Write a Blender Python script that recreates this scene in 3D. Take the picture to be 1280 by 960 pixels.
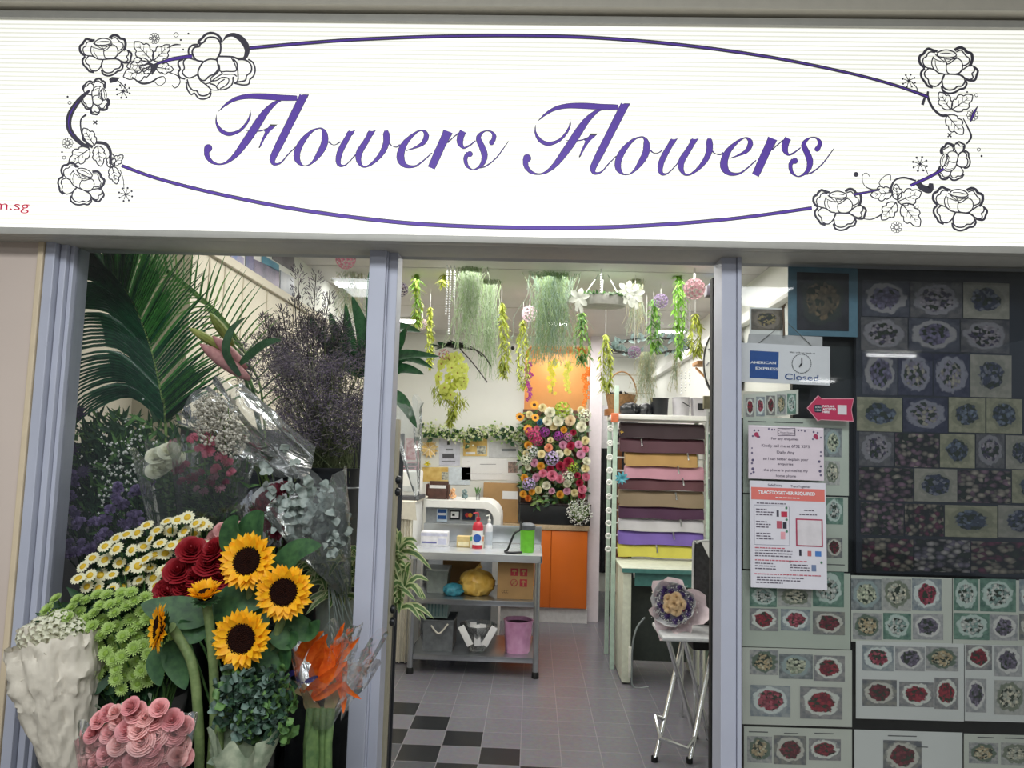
import bpy, bmesh, math, random
from mathutils import Vector, Matrix, noise
random.seed(7)
PI = math.pi
sc = bpy.context.scene
for o in list(bpy.data.objects): bpy.data.objects.remove(o)
COL = sc.collection
# ------------------------------------------------------------ camera
FPX = 910.0
_d = Vector((26, -83, -FPX)).normalized()
_u = Vector((286, 10066, -FPX)).normalized()
_x = _d.cross(_u).normalized(); _u = _x.cross(_d).normalized()
RCW = Matrix((_x, _d, _u))               # camera direction -> world direction
CAM = Vector((0, -2.0, 1.5))
cd = bpy.data.cameras.new('camera'); cam = bpy.data.objects.new('camera', cd); COL.objects.link(cam)
cd.sensor_width = 36; cd.lens = 36 * FPX / 1280; cd.clip_start = 0.02
cam.matrix_world = Matrix.Translation(CAM) @ RCW.to_4x4()
sc.camera = cam
def ray(px, py): return RCW @ Vector((px - 640, -(py - 480), -FPX))
def P(px, py, Y):
    r = ray(px, py); return CAM + r * ((Y - CAM.y) / r.y)
def PXW(px, py, X):
    r = ray(px, py); return CAM + r * ((X - CAM.x) / r.x)
def PZ(px, py, Z):
    r = ray(px, py); return CAM + r * ((Z - CAM.z) / r.z)
# ------------------------------------------------------------ light
sc.view_settings.view_transform = 'Standard'; sc.view_settings.look = 'None'
sc.view_settings.gamma = 1; sc.view_settings.use_curve_mapping = False
sc.view_settings.exposure = 0.0
w = bpy.data.worlds.new('world'); sc.world = w; w.use_nodes = True
bg = w.node_tree.nodes['Background']; bg.inputs[0].default_value = (0.80, 0.88, 1, 1); bg.inputs[1].default_value = 0.22
def area(name, loc, sx, sy, power, col=(1, 1, 1), rot=(0, 0, 0)):
    l = bpy.data.lights.new(name, 'AREA'); l.shape = 'RECTANGLE'; l.size = sx; l.size_y = sy; l.energy = power; l.color = col
    o = bpy.data.objects.new(name, l); COL.objects.link(o); o.location = loc; o.rotation_euler = rot; return o
area('ceiling_lamp_light', (-0.45, 1.0, 2.53), 0.9, 1.0, 26, (1, 0.98, 0.93))
area('ceiling_lamp_light', (-0.4, 2.8, 2.53), 1.0, 1.4, 28, (1, 0.98, 0.94))
area('ceiling_lamp_light', (0.6, 2.6, 2.53), 0.9, 1.4, 24, (1, 0.98, 0.94))
area('ceiling_lamp_light', (0.5, 4.0, 2.53), 0.9, 0.6, 14, (1, 0.98, 0.94))
area('ceiling_lamp_light', (0.85, 5.5, 2.50), 0.5, 0.5, 5, (1, 0.98, 0.94))  # added fill to brighten the back room, no fixture belongs to it
area('corridor_lamp_light', (-0.4, -2.1, 2.95), 3.0, 0.8, 95, (0.93, 0.97, 1))
area('corridor_lamp_light', (0.2, -4.6, 2.95), 4.0, 0.8, 90, (0.93, 0.97, 1))
# ------------------------------------------------------------ materials
def lin(c):
    if isinstance(c, str): c = tuple(int(c[i:i + 2], 16) / 255 for i in (0, 2, 4))
    return tuple((x / 12.92 if x <= .04045 else ((x + .055) / 1.055) ** 2.4) for x in c) + (1,)
MATS = {}
def M(name, col, rough=.6, metal=0, var=.10, scale=30, bump=0, bscale=80, emit=0, col2=None, trans=0, sheen=0, coords='Object', spec=.5, sss=0):
    if name in MATS: return MATS[name]
    m = bpy.data.materials.new(name); MATS[name] = m; m.use_nodes = True
    nt = m.node_tree; b = nt.nodes['Principled BSDF']; L = nt.links.new
    c = lin(col)
    b.inputs['Roughness'].default_value = rough; b.inputs['Metallic'].default_value = metal
    b.inputs['Specular IOR Level'].default_value = spec
    tc = nt.nodes.new('ShaderNodeTexCoord')
    n = nt.nodes.new('ShaderNodeTexNoise'); n.inputs['Scale'].default_value = scale; n.inputs['Detail'].default_value = 3
    L(tc.outputs[coords], n.inputs['Vector'])
    r = nt.nodes.new('ShaderNodeValToRGB')
    r.color_ramp.elements[0].position = .3; r.color_ramp.elements[1].position = .7
    c2 = lin(col2) if col2 else tuple(min(1, x * (1 + var)) for x in c[:3]) + (1,)
    r.color_ramp.elements[0].color = tuple(x * (1 - var) for x in c[:3]) + (1,) if not col2 else c
    r.color_ramp.elements[1].color = c2
    L(n.outputs['Fac'], r.inputs[0]); L(r.outputs[0], b.inputs['Base Color'])
    if bump:
        n2 = nt.nodes.new('ShaderNodeTexNoise'); n2.inputs['Scale'].default_value = bscale; n2.inputs['Detail'].default_value = 4
        L(tc.outputs[coords], n2.inputs['Vector'])
        bp = nt.nodes.new('ShaderNodeBump'); bp.inputs['Strength'].default_value = bump; bp.inputs['Distance'].default_value = .004
        L(n2.outputs['Fac'], bp.inputs['Height']); L(bp.outputs[0], b.inputs['Normal'])
    if emit:
        L(r.outputs[0], b.inputs['Emission Color']); b.inputs['Emission Strength'].default_value = emit
    if trans:
        tr = nt.nodes.new('ShaderNodeBsdfTranslucent'); mx = nt.nodes.new('ShaderNodeMixShader'); mx.inputs[0].default_value = trans
        L(r.outputs[0], tr.inputs[0]); out = nt.nodes['Material Output']
        L(b.outputs[0], mx.inputs[1]); L(tr.outputs[0], mx.inputs[2]); L(mx.outputs[0], out.inputs[0])
    return m
def leafM(name, c, c2=None, **k): return M(name, c, .58, trans=.25, scale=60, var=.3, col2=c2, **k)
def petM(name, c, c2=None, **k): return M(name, c, .6, trans=.3, scale=70, var=.12, col2=c2, **k)
def glassM(name, tint=(1, 1, 1), refl=1.0, haze=0, bump=0, bscale=12, rough=.02):
    if name in MATS: return MATS[name]
    m = bpy.data.materials.new(name); MATS[name] = m; m.use_nodes = True; nt = m.node_tree; nt.nodes.clear(); L = nt.links.new
    out = nt.nodes.new('ShaderNodeOutputMaterial'); t = nt.nodes.new('ShaderNodeBsdfTransparent'); t.inputs[0].default_value = tint + (1,)
    g = nt.nodes.new('ShaderNodeBsdfGlossy'); g.inputs['Roughness'].default_value = rough; g.inputs[0].default_value = (1, 1, 1, 1)
    f = nt.nodes.new('ShaderNodeFresnel'); f.inputs[0].default_value = 1.5
    mu = nt.nodes.new('ShaderNodeMath'); mu.operation = 'MULTIPLY'; mu.inputs[1].default_value = refl; mu.use_clamp = True
    mx = nt.nodes.new('ShaderNodeMixShader'); L(f.outputs[0], mu.inputs[0]); L(mu.outputs[0], mx.inputs[0])
    if bump:
        tc = nt.nodes.new('ShaderNodeTexCoord'); n = nt.nodes.new('ShaderNodeTexNoise'); n.inputs['Scale'].default_value = bscale; n.inputs['Detail'].default_value = 3
        n.inputs['Distortion'].default_value = 1.2
        bp = nt.nodes.new('ShaderNodeBump'); bp.inputs['Strength'].default_value = bump; bp.inputs['Distance'].default_value = .03
        L(tc.outputs['Object'], n.inputs['Vector']); L(n.outputs['Fac'], bp.inputs['Height']); L(bp.outputs[0], g.inputs['Normal']); L(bp.outputs[0], f.inputs['Normal'])
    base = t
    if haze:
        d = nt.nodes.new('ShaderNodeBsdfDiffuse'); d.inputs[0].default_value = (.85, .88, .88, 1)
        tl = nt.nodes.new('ShaderNodeBsdfTranslucent'); tl.inputs[0].default_value = (.85, .88, .88, 1)
        m2 = nt.nodes.new('ShaderNodeMixShader'); m2.inputs[0].default_value = .5; L(d.outputs[0], m2.inputs[1]); L(tl.outputs[0], m2.inputs[2])
        m1 = nt.nodes.new('ShaderNodeMixShader'); m1.inputs[0].default_value = haze
        L(t.outputs[0], m1.inputs[1]); L(m2.outputs[0], m1.inputs[2]); base = m1
    L(base.outputs[0], mx.inputs[1]); L(g.outputs[0], mx.inputs[2]); L(mx.outputs[0], out.inputs[0])
    return m
# ------------------------------------------------------------ mesh builder
class MB:
    def __init__(s): s.v = []; s.f = []; s.m = []; s.uv = None; s.mi = 0
    def face(s, *idx): s.f.append(idx); s.m.append(s.mi)
    def add(s, vs):
        k = len(s.v); s.v.extend(Vector(q) for q in vs); return k
    def quad(s, a, b, c, d):
        k = s.add((a, b, c, d)); s.face(k, k + 1, k + 2, k + 3)
    def poly(s, pts):
        k = s.add(pts); s.face(*range(k, k + len(pts)))
    def box(s, x0, x1, y0, y1, z0, z1, bev=0, rz=0, mat=None):
        x0, x1 = sorted((x0, x1)); y0, y1 = sorted((y0, y1)); z0, z1 = sorted((z0, z1))
        b = min(bev, (x1 - x0) * .45, (y1 - y0) * .45, (z1 - z0) * .45)
        c = Vector(((x0 + x1) / 2, (y0 + y1) / 2, (z0 + z1) / 2))
        R = Matrix.Rotation(rz, 3, 'Z') if mat is None else mat
        bm = bmesh.new(); bmesh.ops.create_cube(bm, size=1)
        for v in bm.verts: v.co = Vector((v.co.x * (x1 - x0), v.co.y * (y1 - y0), v.co.z * (z1 - z0)))
        if b > 0: bmesh.ops.bevel(bm, geom=list(bm.edges), offset=b, segments=2, affect='EDGES', profile=.6)
        s.bm(bm, Matrix.Translation(c) @ R.to_4x4())
    def bm(s, bm, mat=Matrix()):
        bm.verts.index_update(); k = len(s.v)
        for v in bm.verts: s.v.append(mat @ v.co)
        for f in bm.faces: s.f.append(tuple(k + v.index for v in f.verts)); s.m.append(s.mi)
        bm.free()
    def lathe(s, prof, n=20, mat=Matrix(), wob=0):
        k = len(s.v)
        for r, z in prof:
            for i in range(n):
                a = 2 * PI * i / n; rr = r * (1 + wob * math.sin(a * 5 + z * 40) + wob * .7 * math.sin(a * 9 - z * 70))
                s.v.append(mat @ Vector((rr * math.cos(a), rr * math.sin(a), z)))
        for j in range(len(prof) - 1):
            for i in range(n):
                s.face(k + j * n + i, k + j * n + (i + 1) % n, k + (j + 1) * n + (i + 1) % n, k + (j + 1) * n + i)
    def tube(s, pts, r, n=6, cap=True):
        pts = [Vector(p) for p in pts]
        if not hasattr(r, '__len__'): r = [r] * len(pts)
        k = len(s.v); prev = None
        for i, p in enumerate(pts):
            t = (pts[min(i + 1, len(pts) - 1)] - pts[max(i - 1, 0)]).normalized()
            if prev is None:
                a = t.orthogonal().normalized()
            else:
                a = (prev - t * prev.dot(t)); a = a.normalized() if a.length > 1e-6 else t.orthogonal().normalized()
            prev = a; b = t.cross(a)
            for j in range(n):
                q = 2 * PI * j / n; s.v.append(p + (a * math.cos(q) + b * math.sin(q)) * r[i])
        for i in range(len(pts) - 1):
            for j in range(n): s.face(k + i * n + j, k + i * n + (j + 1) % n, k + (i + 1) * n + (j + 1) % n, k + (i + 1) * n + j)
        if cap:
            s.face(*[k + j for j in range(n)][::-1]); e = k + (len(pts) - 1) * n; s.face(*[e + j for j in range(n)])
    def blob(s, c, r):
        c = Vector(c); k = s.add([c + Vector(q) * r for q in ((1, 0, 0), (-1, 0, 0), (0, 1, 0), (0, -1, 0), (0, 0, 1), (0, 0, -1))])
        for a, b, d in ((0, 2, 4), (2, 1, 4), (1, 3, 4), (3, 0, 4), (2, 0, 5), (1, 2, 5), (3, 1, 5), (0, 3, 5)): s.face(k + a, k + b, k + d)
    def leaf(s, base, d, up, L, W, bend=0, fold=.15, n=4, prof='leaf', wave=0, mids=None):
        base = Vector(base); d = Vector(d).normalized(); up = Vector(up); up = (up - d * up.dot(d))
        up = up.normalized() if up.length > 1e-5 else d.orthogonal().normalized(); sd = d.cross(up)
        k = len(s.v); ph = random.random() * 6; om = s.mi
        for i in range(n + 1):
            t = i / n
            if prof == 'leaf': wd = math.sin(PI * min(1, max(0, t)) ** .8) ** .9 if 0 < t < 1 else (.12 if t == 0 else .01)
            elif prof == 'petal': wd = (.35 + .65 * math.sin(PI * t * .75)) if t < 1 else .3
            elif prof == 'point': wd = (.45 + .55 * math.sin(PI * min(1, t * 1.15))) if t < 1 else .04
            elif prof == 'round': wd = max(.25, math.sin(PI * (.06 + .94 * t))) ** .5 if t < 1 else .3
            elif prof == 'blade': wd = 1 - t * t * .97
            else: wd = (.2 + .8 * math.sin(PI * t * .62)) if t < 1 else .85
            c = base + d * (L * t) + up * (bend * L * t * t) + up * (wave * W * math.sin(ph + t * 9))
            s.v += [c - sd * (W / 2 * wd) + up * fold * W * wd, c, c + sd * (W / 2 * wd) + up * fold * W * wd * (1 if not wave else math.cos(ph))]
        for i in range(n):
            a = k + 3 * i; s.face(a, a + 1, a + 4, a + 3); s.face(a + 1, a + 2, a + 5, a + 4)
    def cup(s, ang, hw, r0, r1, h, curl=0, z0=0, nu=5, nv=5, ruf=0, ex=.55):
        k = len(s.v)
        for j in range(nv + 1):
            v = j / nv
            for i in range(nu + 1):
                u = -1 + 2 * i / nu; th = ang + u * hw * (.55 + .45 * math.sin(PI * min(1, v * .8 + .1)))
                rr = r0 + (r1 - r0) * v ** ex + curl * v ** 3; rf = ruf * v * math.sin(u * 9 + ang * 3) * r1
                s.v.append(Vector((rr * math.cos(th), rr * math.sin(th), z0 + h * v * (1 - .22 * u * u) + rf - curl * .4 * v ** 3)))
        for j in range(nv):
            for i in range(nu):
                a = k + j * (nu + 1) + i; s.face(a, a + 1, a + nu + 2, a + nu + 1)
    def mesh(s, mats, off=None, smooth=True, name='m'):
        me = bpy.data.meshes.new(name); o = off or Vector((0, 0, 0))
        me.from_pydata([v - o for v in s.v], [], s.f)
        for m in (mats if isinstance(mats, (list, tuple)) else [mats]): me.materials.append(m)
        me.polygons.foreach_set('material_index', s.m)
        if smooth:
            me.polygons.foreach_set('use_smooth', [True] * len(s.f))
            nm0 = me.materials[0].name
            try:
              if not nm0.startswith(('leaf', 'petal', 'kale', 'vine', 'moss', 'palm', 'sun_p', 'sun_l', 'bop')): me.set_sharp_from_angle(angle=math.radians(38))
            except Exception: pass
        me.update(); return me
def link(name, me, parent=None):
    o = bpy.data.objects.new(name, me); COL.objects.link(o)
    if parent: o.parent = parent
    return o
def tag(o, label, cat, group=None):
    o['label'] = label; o['category'] = cat
    if group: o['group'] = group
    return o
class Thing:
    def __init__(s, name, label, cat, loc, group=None):
        s.loc = Vector(loc); s.o = bpy.data.objects.new(name, None); COL.objects.link(s.o); s.o.location = s.loc; s.o.empty_display_size = .05
        tag(s.o, label, cat, group)
    def part(s, name, mb, mats, parent=None, smooth=True, label=None):
        o = link(name, mb.mesh(mats, s.loc, smooth, name), parent or s.o)
        if label: o['label'] = label
        return o
    def inst(s, name, me, loc, nrm=(0, 0, 1), scl=1, parent=None, spin=None):
        o = link(name, me, parent or s.o); o.rotation_mode = 'QUATERNION'
        q = Vector(nrm).to_track_quat('Z', 'Y') @ Matrix.Rotation(random.random() * 6.28 if spin is None else spin, 3, 'Z').to_quaternion()
        o.location = Vector(loc) - s.loc; o.rotation_quaternion = q; o.scale = (scl,) * 3; return o
def solo(name, mb, mats, label, cat, group=None, smooth=True, loc=None):
    if loc is None:
        n = len(mb.v); loc = Vector((sum(v.x for v in mb.v) / n, sum(v.y for v in mb.v) / n, min(v.z for v in mb.v)))
    o = link(name, mb.mesh(mats, loc, smooth, name)); o.location = loc; tag(o, label, cat, group); return o
def struct(name, mb, mats, smooth=False):
    o = link(name, mb.mesh(mats, None, smooth, name)); o['kind'] = 'structure'; return o
def rect(x0, y0, x1, y1, Y):
    """px rectangle on the plane y=Y -> x0,x1,z0,z1"""
    xm = (x0 + x1) / 2; ym = (y0 + y1) / 2
    return P(x0, ym, Y).x, P(x1, ym, Y).x, P(xm, y1, Y).z, P(xm, y0, Y).z
def pbox(mb, x0, y0, x1, y1, Y, dep, bev=.002):
    a, b, c, d = rect(x0, y0, x1, y1, Y); mb.box(a, b, Y, Y + dep, c, d, bev); return a, b, c, d
def catmull(pts, n=8, closed=False):
    out = []; N = len(pts); D = len(pts[0])
    for i in range(N if closed else N - 1):
        g = (lambda k: pts[k % N]) if closed else (lambda k: pts[max(0, min(N - 1, k))])
        p0, p1, p2, p3 = g(i - 1), g(i), g(i + 1), g(i + 2)
        for j in range(n):
            t = j / n
            out.append(tuple(.5 * (2 * p1[q] + (p2[q] - p0[q]) * t + (2 * p0[q] - 5 * p1[q] + 4 * p2[q] - p3[q]) * t * t + (3 * p1[q] - p0[q] - 3 * p2[q] + p3[q]) * t ** 3) for q in range(D)))
    if not closed: out.append(tuple(pts[-1]))
    return out
def text_mesh(body, L0, R0, h=None, mat=None, name='lettering', parent=None, off=Vector((0, 0, 0)), bold=0, ext=0):
    """flat writing whose baseline runs from world point L0 to R0"""
    cu = bpy.data.curves.new('t', 'FONT'); cu.body = body; cu.size = 1; cu.offset = bold; cu.extrude = ext
    to = bpy.data.objects.new('t', cu); COL.objects.link(to)
    me = bpy.data.meshes.new_from_object(to.evaluated_get(bpy.context.evaluated_depsgraph_get()))
    bpy.data.objects.remove(to); bpy.data.curves.remove(cu)
    xs = [v.co.x for v in me.vertices]; x0, x1 = min(xs), max(xs)
    d = R0 - L0; sx = d.length / (x1 - x0); d.normalize(); up = Vector((0, -1, 0)).cross(d) * -1
    if up.z < 0: up = -up
    sy = sx if h is None else h / .7
    for v in me.vertices: v.co = L0 + d * ((v.co.x - x0) * sx) + up * (v.co.y * sy) - Vector((0, 1, 0)) * v.co.z * .001 - off
    me.materials.clear(); me.materials.append(mat); return link(name, me, parent)
# common materials
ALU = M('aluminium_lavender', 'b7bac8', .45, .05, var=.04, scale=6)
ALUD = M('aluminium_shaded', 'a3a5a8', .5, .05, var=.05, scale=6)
BLACK = M('black_plastic', '15181c', .4, var=.2)
BLACKR = M('black_rubber', '0c0d0f', .7)
WHITE = M('white_laminate', 'e8e8e4', .45, var=.03)
PAPER = M('white_paper', 'e6e6e6', .7, var=.02)
STEEL = M('brushed_steel', 'b4b8bc', .28, .9, var=.08, scale=12)
CHROME = M('chrome_tube', 'd4d6d6', .2, .9, var=.05)
CREAM = M('cream_panel', 'c9c2b0', .6, var=.03, scale=5)
# ============================================================ STRUCTURE
GZ = 2.56                                   # shop ceiling
wallM = M('wall_white', 'dfe0da', .7, var=.03, scale=3)
XL, XR = -1.35, 1.30
# floor: 20 cm tiles, grey with a dark checker corner
def floor_material():
    m = bpy.data.materials.new('floor_tiles'); m.use_nodes = True; nt = m.node_tree; b = nt.nodes['Principled BSDF']; L = nt.links.new
    return m, nt, b, L
g0 = PZ(545.5, 953, 0)                      # a grout crossing
TX, TY = g0.x % .2, g0.y % .2
def tileM(name, c):
    m = bpy.data.materials.new(name); m.use_nodes = True; nt = m.node_tree; b = nt.nodes['Principled BSDF']; L = nt.links.new
    tc = nt.nodes.new('ShaderNodeTexCoord'); mp = nt.nodes.new('ShaderNodeMapping'); mp.inputs['Location'].default_value = (-TX, -TY, 0)
    L(tc.outputs['Object'], mp.inputs[0])
    br = nt.nodes.new('ShaderNodeTexBrick'); br.offset = 0; br.inputs['Scale'].default_value = 1; br.inputs['Brick Width'].default_value = .2; br.inputs['Row Height'].default_value = .2
    br.inputs['Mortar Size'].default_value = .0022; br.inputs['Mortar Smooth'].default_value = .1
    cc = lin(c); br.inputs['Color1'].default_value = cc; br.inputs['Color2'].default_value = tuple(x * .93 for x in cc[:3]) + (1,); br.inputs['Mortar'].default_value = lin('8a878c')
    L(mp.outputs[0], br.inputs['Vector']); n = nt.nodes.new('ShaderNodeTexNoise'); n.inputs['Scale'].default_value = 40; n.inputs['Detail'].default_value = 5; L(tc.outputs['Object'], n.inputs['Vector'])
    mx = nt.nodes.new('ShaderNodeMix'); mx.data_type = 'RGBA'; mx.blend_type = 'MULTIPLY'; mx.inputs[0].default_value = .35
    L(br.outputs['Color'], mx.inputs[6]); L(n.outputs['Color'], mx.inputs[7]); L(mx.outputs[2], b.inputs['Base Color'])
    b.inputs['Roughness'].default_value = .26
    return m
ft = [tileM('floor_tile_grey', '77757c'), tileM('floor_tile_black', '232427'), tileM('floor_tile_slate', '55565c')]
mb = MB(); rr = {}
ox = g0.x - round((g0.x + 1.7) / .2) * .2; oy = g0.y - round((g0.y + .1) / .2) * .2
gi = round((g0.x - ox) / .2); gj = round((g0.y - oy) / .2)      # crossing index
for i in range(19):
    for j in range(45):
        x = ox + i * .2; y = oy + j * .2; a = i - gi; b_ = j - gj
        # d: diagonal number; crossing has the dark tile E1 to its upper left, F2 lower right
        d = (b_ - 0) + (a * 1)
        # tile (a,b): lower-left corner at crossing index (a,b)
        q = -(a) - b_
        mb.mi = 0
        if q <= 4 and False: pass
        rowk = 4 - b_               # row letter: E has lower edge at the crossing -> b_=0 -> row 4
        colk = a + 2                # tile left of crossing (a=-1) is column 1
        dd = rowk - 1 - colk        # B0 -> 0
        if a + 2 <= 12 and rowk >= 1:
            if dd == 0 or dd == 2 or dd >= 3: mb.mi = 1 if dd in (0, 2) else 2
        mb.quad((x, y, 0), (x + .2, y, 0), (x + .2, y + .2, 0), (x, y + .2, 0))
struct('floor', mb, ft)
mb = MB(); mb.box(-6, 6, -14, oy - .001, -.05, 0); struct('floor_outside', mb, M('corridor_floor', '8a8680', .35, var=.05))
# ceiling: panels with dark seams
mb = MB(); seams = [PZ(700, y, GZ).y for y in (338, 382.5, 417)]
st = (seams[2] - seams[0]) / 2; ys = [.05] + [seams[0] + st * k for k in range(-3, 6) if .2 < seams[0] + st * k < 6.6] + [6.9]
for a, b in zip(ys, ys[1:]): mb.box(XL - .3, XR + .2, a + .006, b - .006, GZ, GZ + .03, .004)
mb.mi = 1; mb.box(XL - .3, XR + .2, .05, 6.9, GZ + .031, GZ + .05); struct('ceiling', mb, [M('ceiling_panel', 'c9c6c4', .6, var=.03, scale=4), BLACKR])
# left wall, with a ledge and a lighter band above it
ZL = 2.28; YLend = PXW(411, 370, XL).y
mb = MB(); mb.box(XL - .1, XL, .76, 4.95, 0, ZL); mb.box(XL - .3, XL - .2, .05, .86, 0, ZL); mb.box(XL - .2, XL - .1, .76, .86, 0, ZL)
struct('wall_left', mb, CREAM)
mb = MB(); mb.box(XL - .1, XL - .02, .76, 4.95, ZL, GZ); mb.box(XL - .3, XL - .2, .05, .76, ZL, GZ); struct('wall_left_upper', mb, wallM)
mb = MB(); mb.box(XL - .05, XL + .02, .76, 4.9, ZL - .02, ZL + .02, .004); struct('trim_1', mb, CREAM)
for k, yy in enumerate((.9, 1.05, 1.25, 1.55, 1.95, 2.35)):
    mb = MB(); mb.box(XL, XL + .004, yy, yy + .012, .9, ZL - .02); struct('trim_%d' % (k + 2), mb, M('seam_shadow', 'c0b8a6', .7))
# right wall
mb = MB(); mb.box(XR, XR + .1, .1, 6.9, 0, GZ); struct('wall_right', mb, wallM)
mb = MB(); mb.box(XR - .05, XR, .1, 6.8, 2.30, 2.36, .004); struct('trim_9', mb, WHITE)
# back wall with arched niche
YB = 4.75
nl, nr, nb, nt_ = rect(654, 431, 739, 652, YB)
cl, cr, _, _ = rect(735, 431, 749, 652, YB)
mb = MB(); mb.box(XL - .1, nl, YB, YB + .12, 0, GZ); mb.box(nr, cr, YB, YB + .12, 0, GZ)
R = .09; arc = [(nl + R - R * math.cos(a), nt_ - R + R * math.sin(a)) for a in [PI / 2 * k / 8 for k in range(9)]] + [(nr - R + R * math.sin(a), nt_ - R + R * math.cos(a)) for a in [PI / 2 * k / 8 for k in range(9)]]
for (x0, z0), (x1, z1) in zip(arc, arc[1:]):
    mb.quad((x0, YB, z0), (x1, YB, z1), (x1, YB, GZ), (x0, YB, GZ))
    mb.quad((x0, YB, z0), (x0, YB + .12, z0), (x1, YB + .12, z1), (x1, YB, z1))
mb.box(nl, nr, YB, YB + .44, 0, .845)
struct('wall_back', mb, wallM)
orangeM = M('niche_orange', 'e8b478', .7, var=.06, scale=5)
mb = MB(); mb.box(nl - .02, nr + .02, YB + .42, YB + .46, .8, GZ); mb.box(nl - .06, nl - .02, YB + .12, YB + .46, .8, GZ); mb.box(nr + .02, nr + .06, YB + .12, YB + .46, .8, GZ); mb.box(nl - .06, nr + .06, YB + .12, YB + .46, nt_ + .02, nt_ + .06)
struct('wall_niche', mb, orangeM)
l = bpy.data.lights.new('niche_lamp_light', 'AREA'); l.size = .3; l.energy = 2.6; l.color = (1, .86, .68); o = bpy.data.objects.new('niche_lamp_light', l); COL.objects.link(o); o.location = ((nl + nr) / 2, YB + .2, nt_ - .01)
# column beside the niche and the back room wall
mb = MB(); mb.box(cl, cr + .01, YB - .12, YB + .0, 0, GZ, .003); struct('wall_column', mb, M('column_paint', 'd6cdd2', .6, var=.03))
YR = 6.1
mb = MB(); mb.box(cr - .5, XR + .1, YR, YR + .1, 0, GZ); mb.box(cr - .1, cr, YB + .12, YR, 0, GZ)
struct('wall_rear', mb, wallM)
for k, zz in enumerate((2.36, 2.16, 1.96)):
    mb = MB(); mb.box(cr, XR, YR - .006, YR, zz, zz + .012); struct('trim_%d' % (k + 10), mb, M('seam_shadow', 'a49d8d'))
# ---- facade
mb = MB()
X_ = lambda px, py=600, Y=0: P(px, py, Y).x
# beige partition on the far left
xa = P(50, 303, -.05).x; xb = P(58, 303, -.05).x; xc = P(93.7, 308, -.02).x; xs0 = P(62, 303, -.03).x
HB = P(640, 318, -.02).z                      # underside of header
mb.box(-2.6, xa, -.05, .02, 0, 2.9); struct('wall_front', mb, M('partition_pinkbeige', 'd0c0b4', .45, var=.03, scale=3))
mb = MB(); mb.box(xa + .002, xb, -.06, .02, 0, 2.9, .003); struct('trim_13', mb, M('trim_beige', 'd6c4a6', .45, var=.03))
# aluminium frames
mb = MB(); mb.box(xb + .002, xs0 + .035, -.055, .05, 0, HB + .02, .003); mb.box(xs0 + .037, xc - .012, -.035, .05, 0, HB, .003); mb.box(xc - .011, xc, -.02, .05, 0, HB, .002)
struct('window_frame', mb, ALU).name = 'window_1'
xm0, xm1 = P(463, 322, -.03).x, P(497, 322, -.03).x
mb = MB(); mb.box(xm0, xm0 + (xm1 - xm0) * .62, -.04, .05, 0, HB, .003); mb.box(xm0 + (xm1 - xm0) * .65, xm1, -.02, .05, 0, HB, .003); mb.box(xm0 + (xm1 - xm0) * .6, xm0 + (xm1 - xm0) * .67, -.03, .05, 0, HB, .001)
struct('window_2', mb, ALU)
xj0, xj1 = P(901, 345, -.03).x, P(927, 345, -.03).x
mb = MB(); mb.box(xj0, xj1 - .016, -.04, .05, 0, HB, .003); mb.box(xj1 - .015, xj1 - .004, -.045, .05, 0, HB, .002); mb.mi = 1; mb.box(xj1 - .004, xj1, -.01, .05, 0, HB); struct('window_3', mb, [ALU, BLACKR])
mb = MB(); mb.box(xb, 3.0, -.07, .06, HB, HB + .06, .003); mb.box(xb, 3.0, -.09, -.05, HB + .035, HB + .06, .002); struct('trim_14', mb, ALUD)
# sliding glass door leaf, pushed open behind the jamb
door = Thing('sliding_door', 'narrow edge of the open sliding glass door beside right jamb', 'door', (P(893, 700, .1).x, .08, 0))
e0, e1 = P(886, 900, .1).x, P(900, 900, .1).x
mb = MB(); mb.box(e0 + .006, e1 + .02, .07, .11, .02, HB - .03, .003); door.part('door_stile', mb, ALU)
mb = MB(); mb.box(e0, e0 + .0055, .075, .105, .02, HB - .03, .001); door.part('rubber_seal', mb, BLACKR)
for n, (a, b) in {'window_4': (xc, xm0), 'window_5': (xj1, 2.4)}.items():
    mb = MB(); mb.box(a, b, -.004, .004, .02, HB + .01); struct(n, mb, glassM('pane_glass', (.995, .998, .996), .75))
# outside: bulkhead over the sign, corridor ceiling, opposite wall
s_top = P(640, 24, -.12).z
mb = MB(); mb.box(-3, 3, -.16, .06, s_top + .012, s_top + .30, .006); struct('wall_bulkhead', mb, M('bulkhead_beige', 'cfc9ba', .5, var=.03))
mb = MB(); mb.box(-3, 3, -.10, .06, s_top + .0, s_top + .012); struct('trim_15', mb, BLACKR)
mb = MB(); mb.box(-6, 6, -14, -.1, 3.02, 3.1); struct('ceiling_outside', mb, M('corridor_ceiling', 'd8d8d4', .7))
mb = MB(); mb.box(-6, 6, -14.1, -14, 0, 3.1); struct('wall_opposite', mb, M('corridor_wall', '6c6a66', .7))
# floor track of the doorway
mb = MB(); mb.box(xm1, xj0, -.03, .05, 0, .012, .003); struct('trim_16', mb, ALU)
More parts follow.
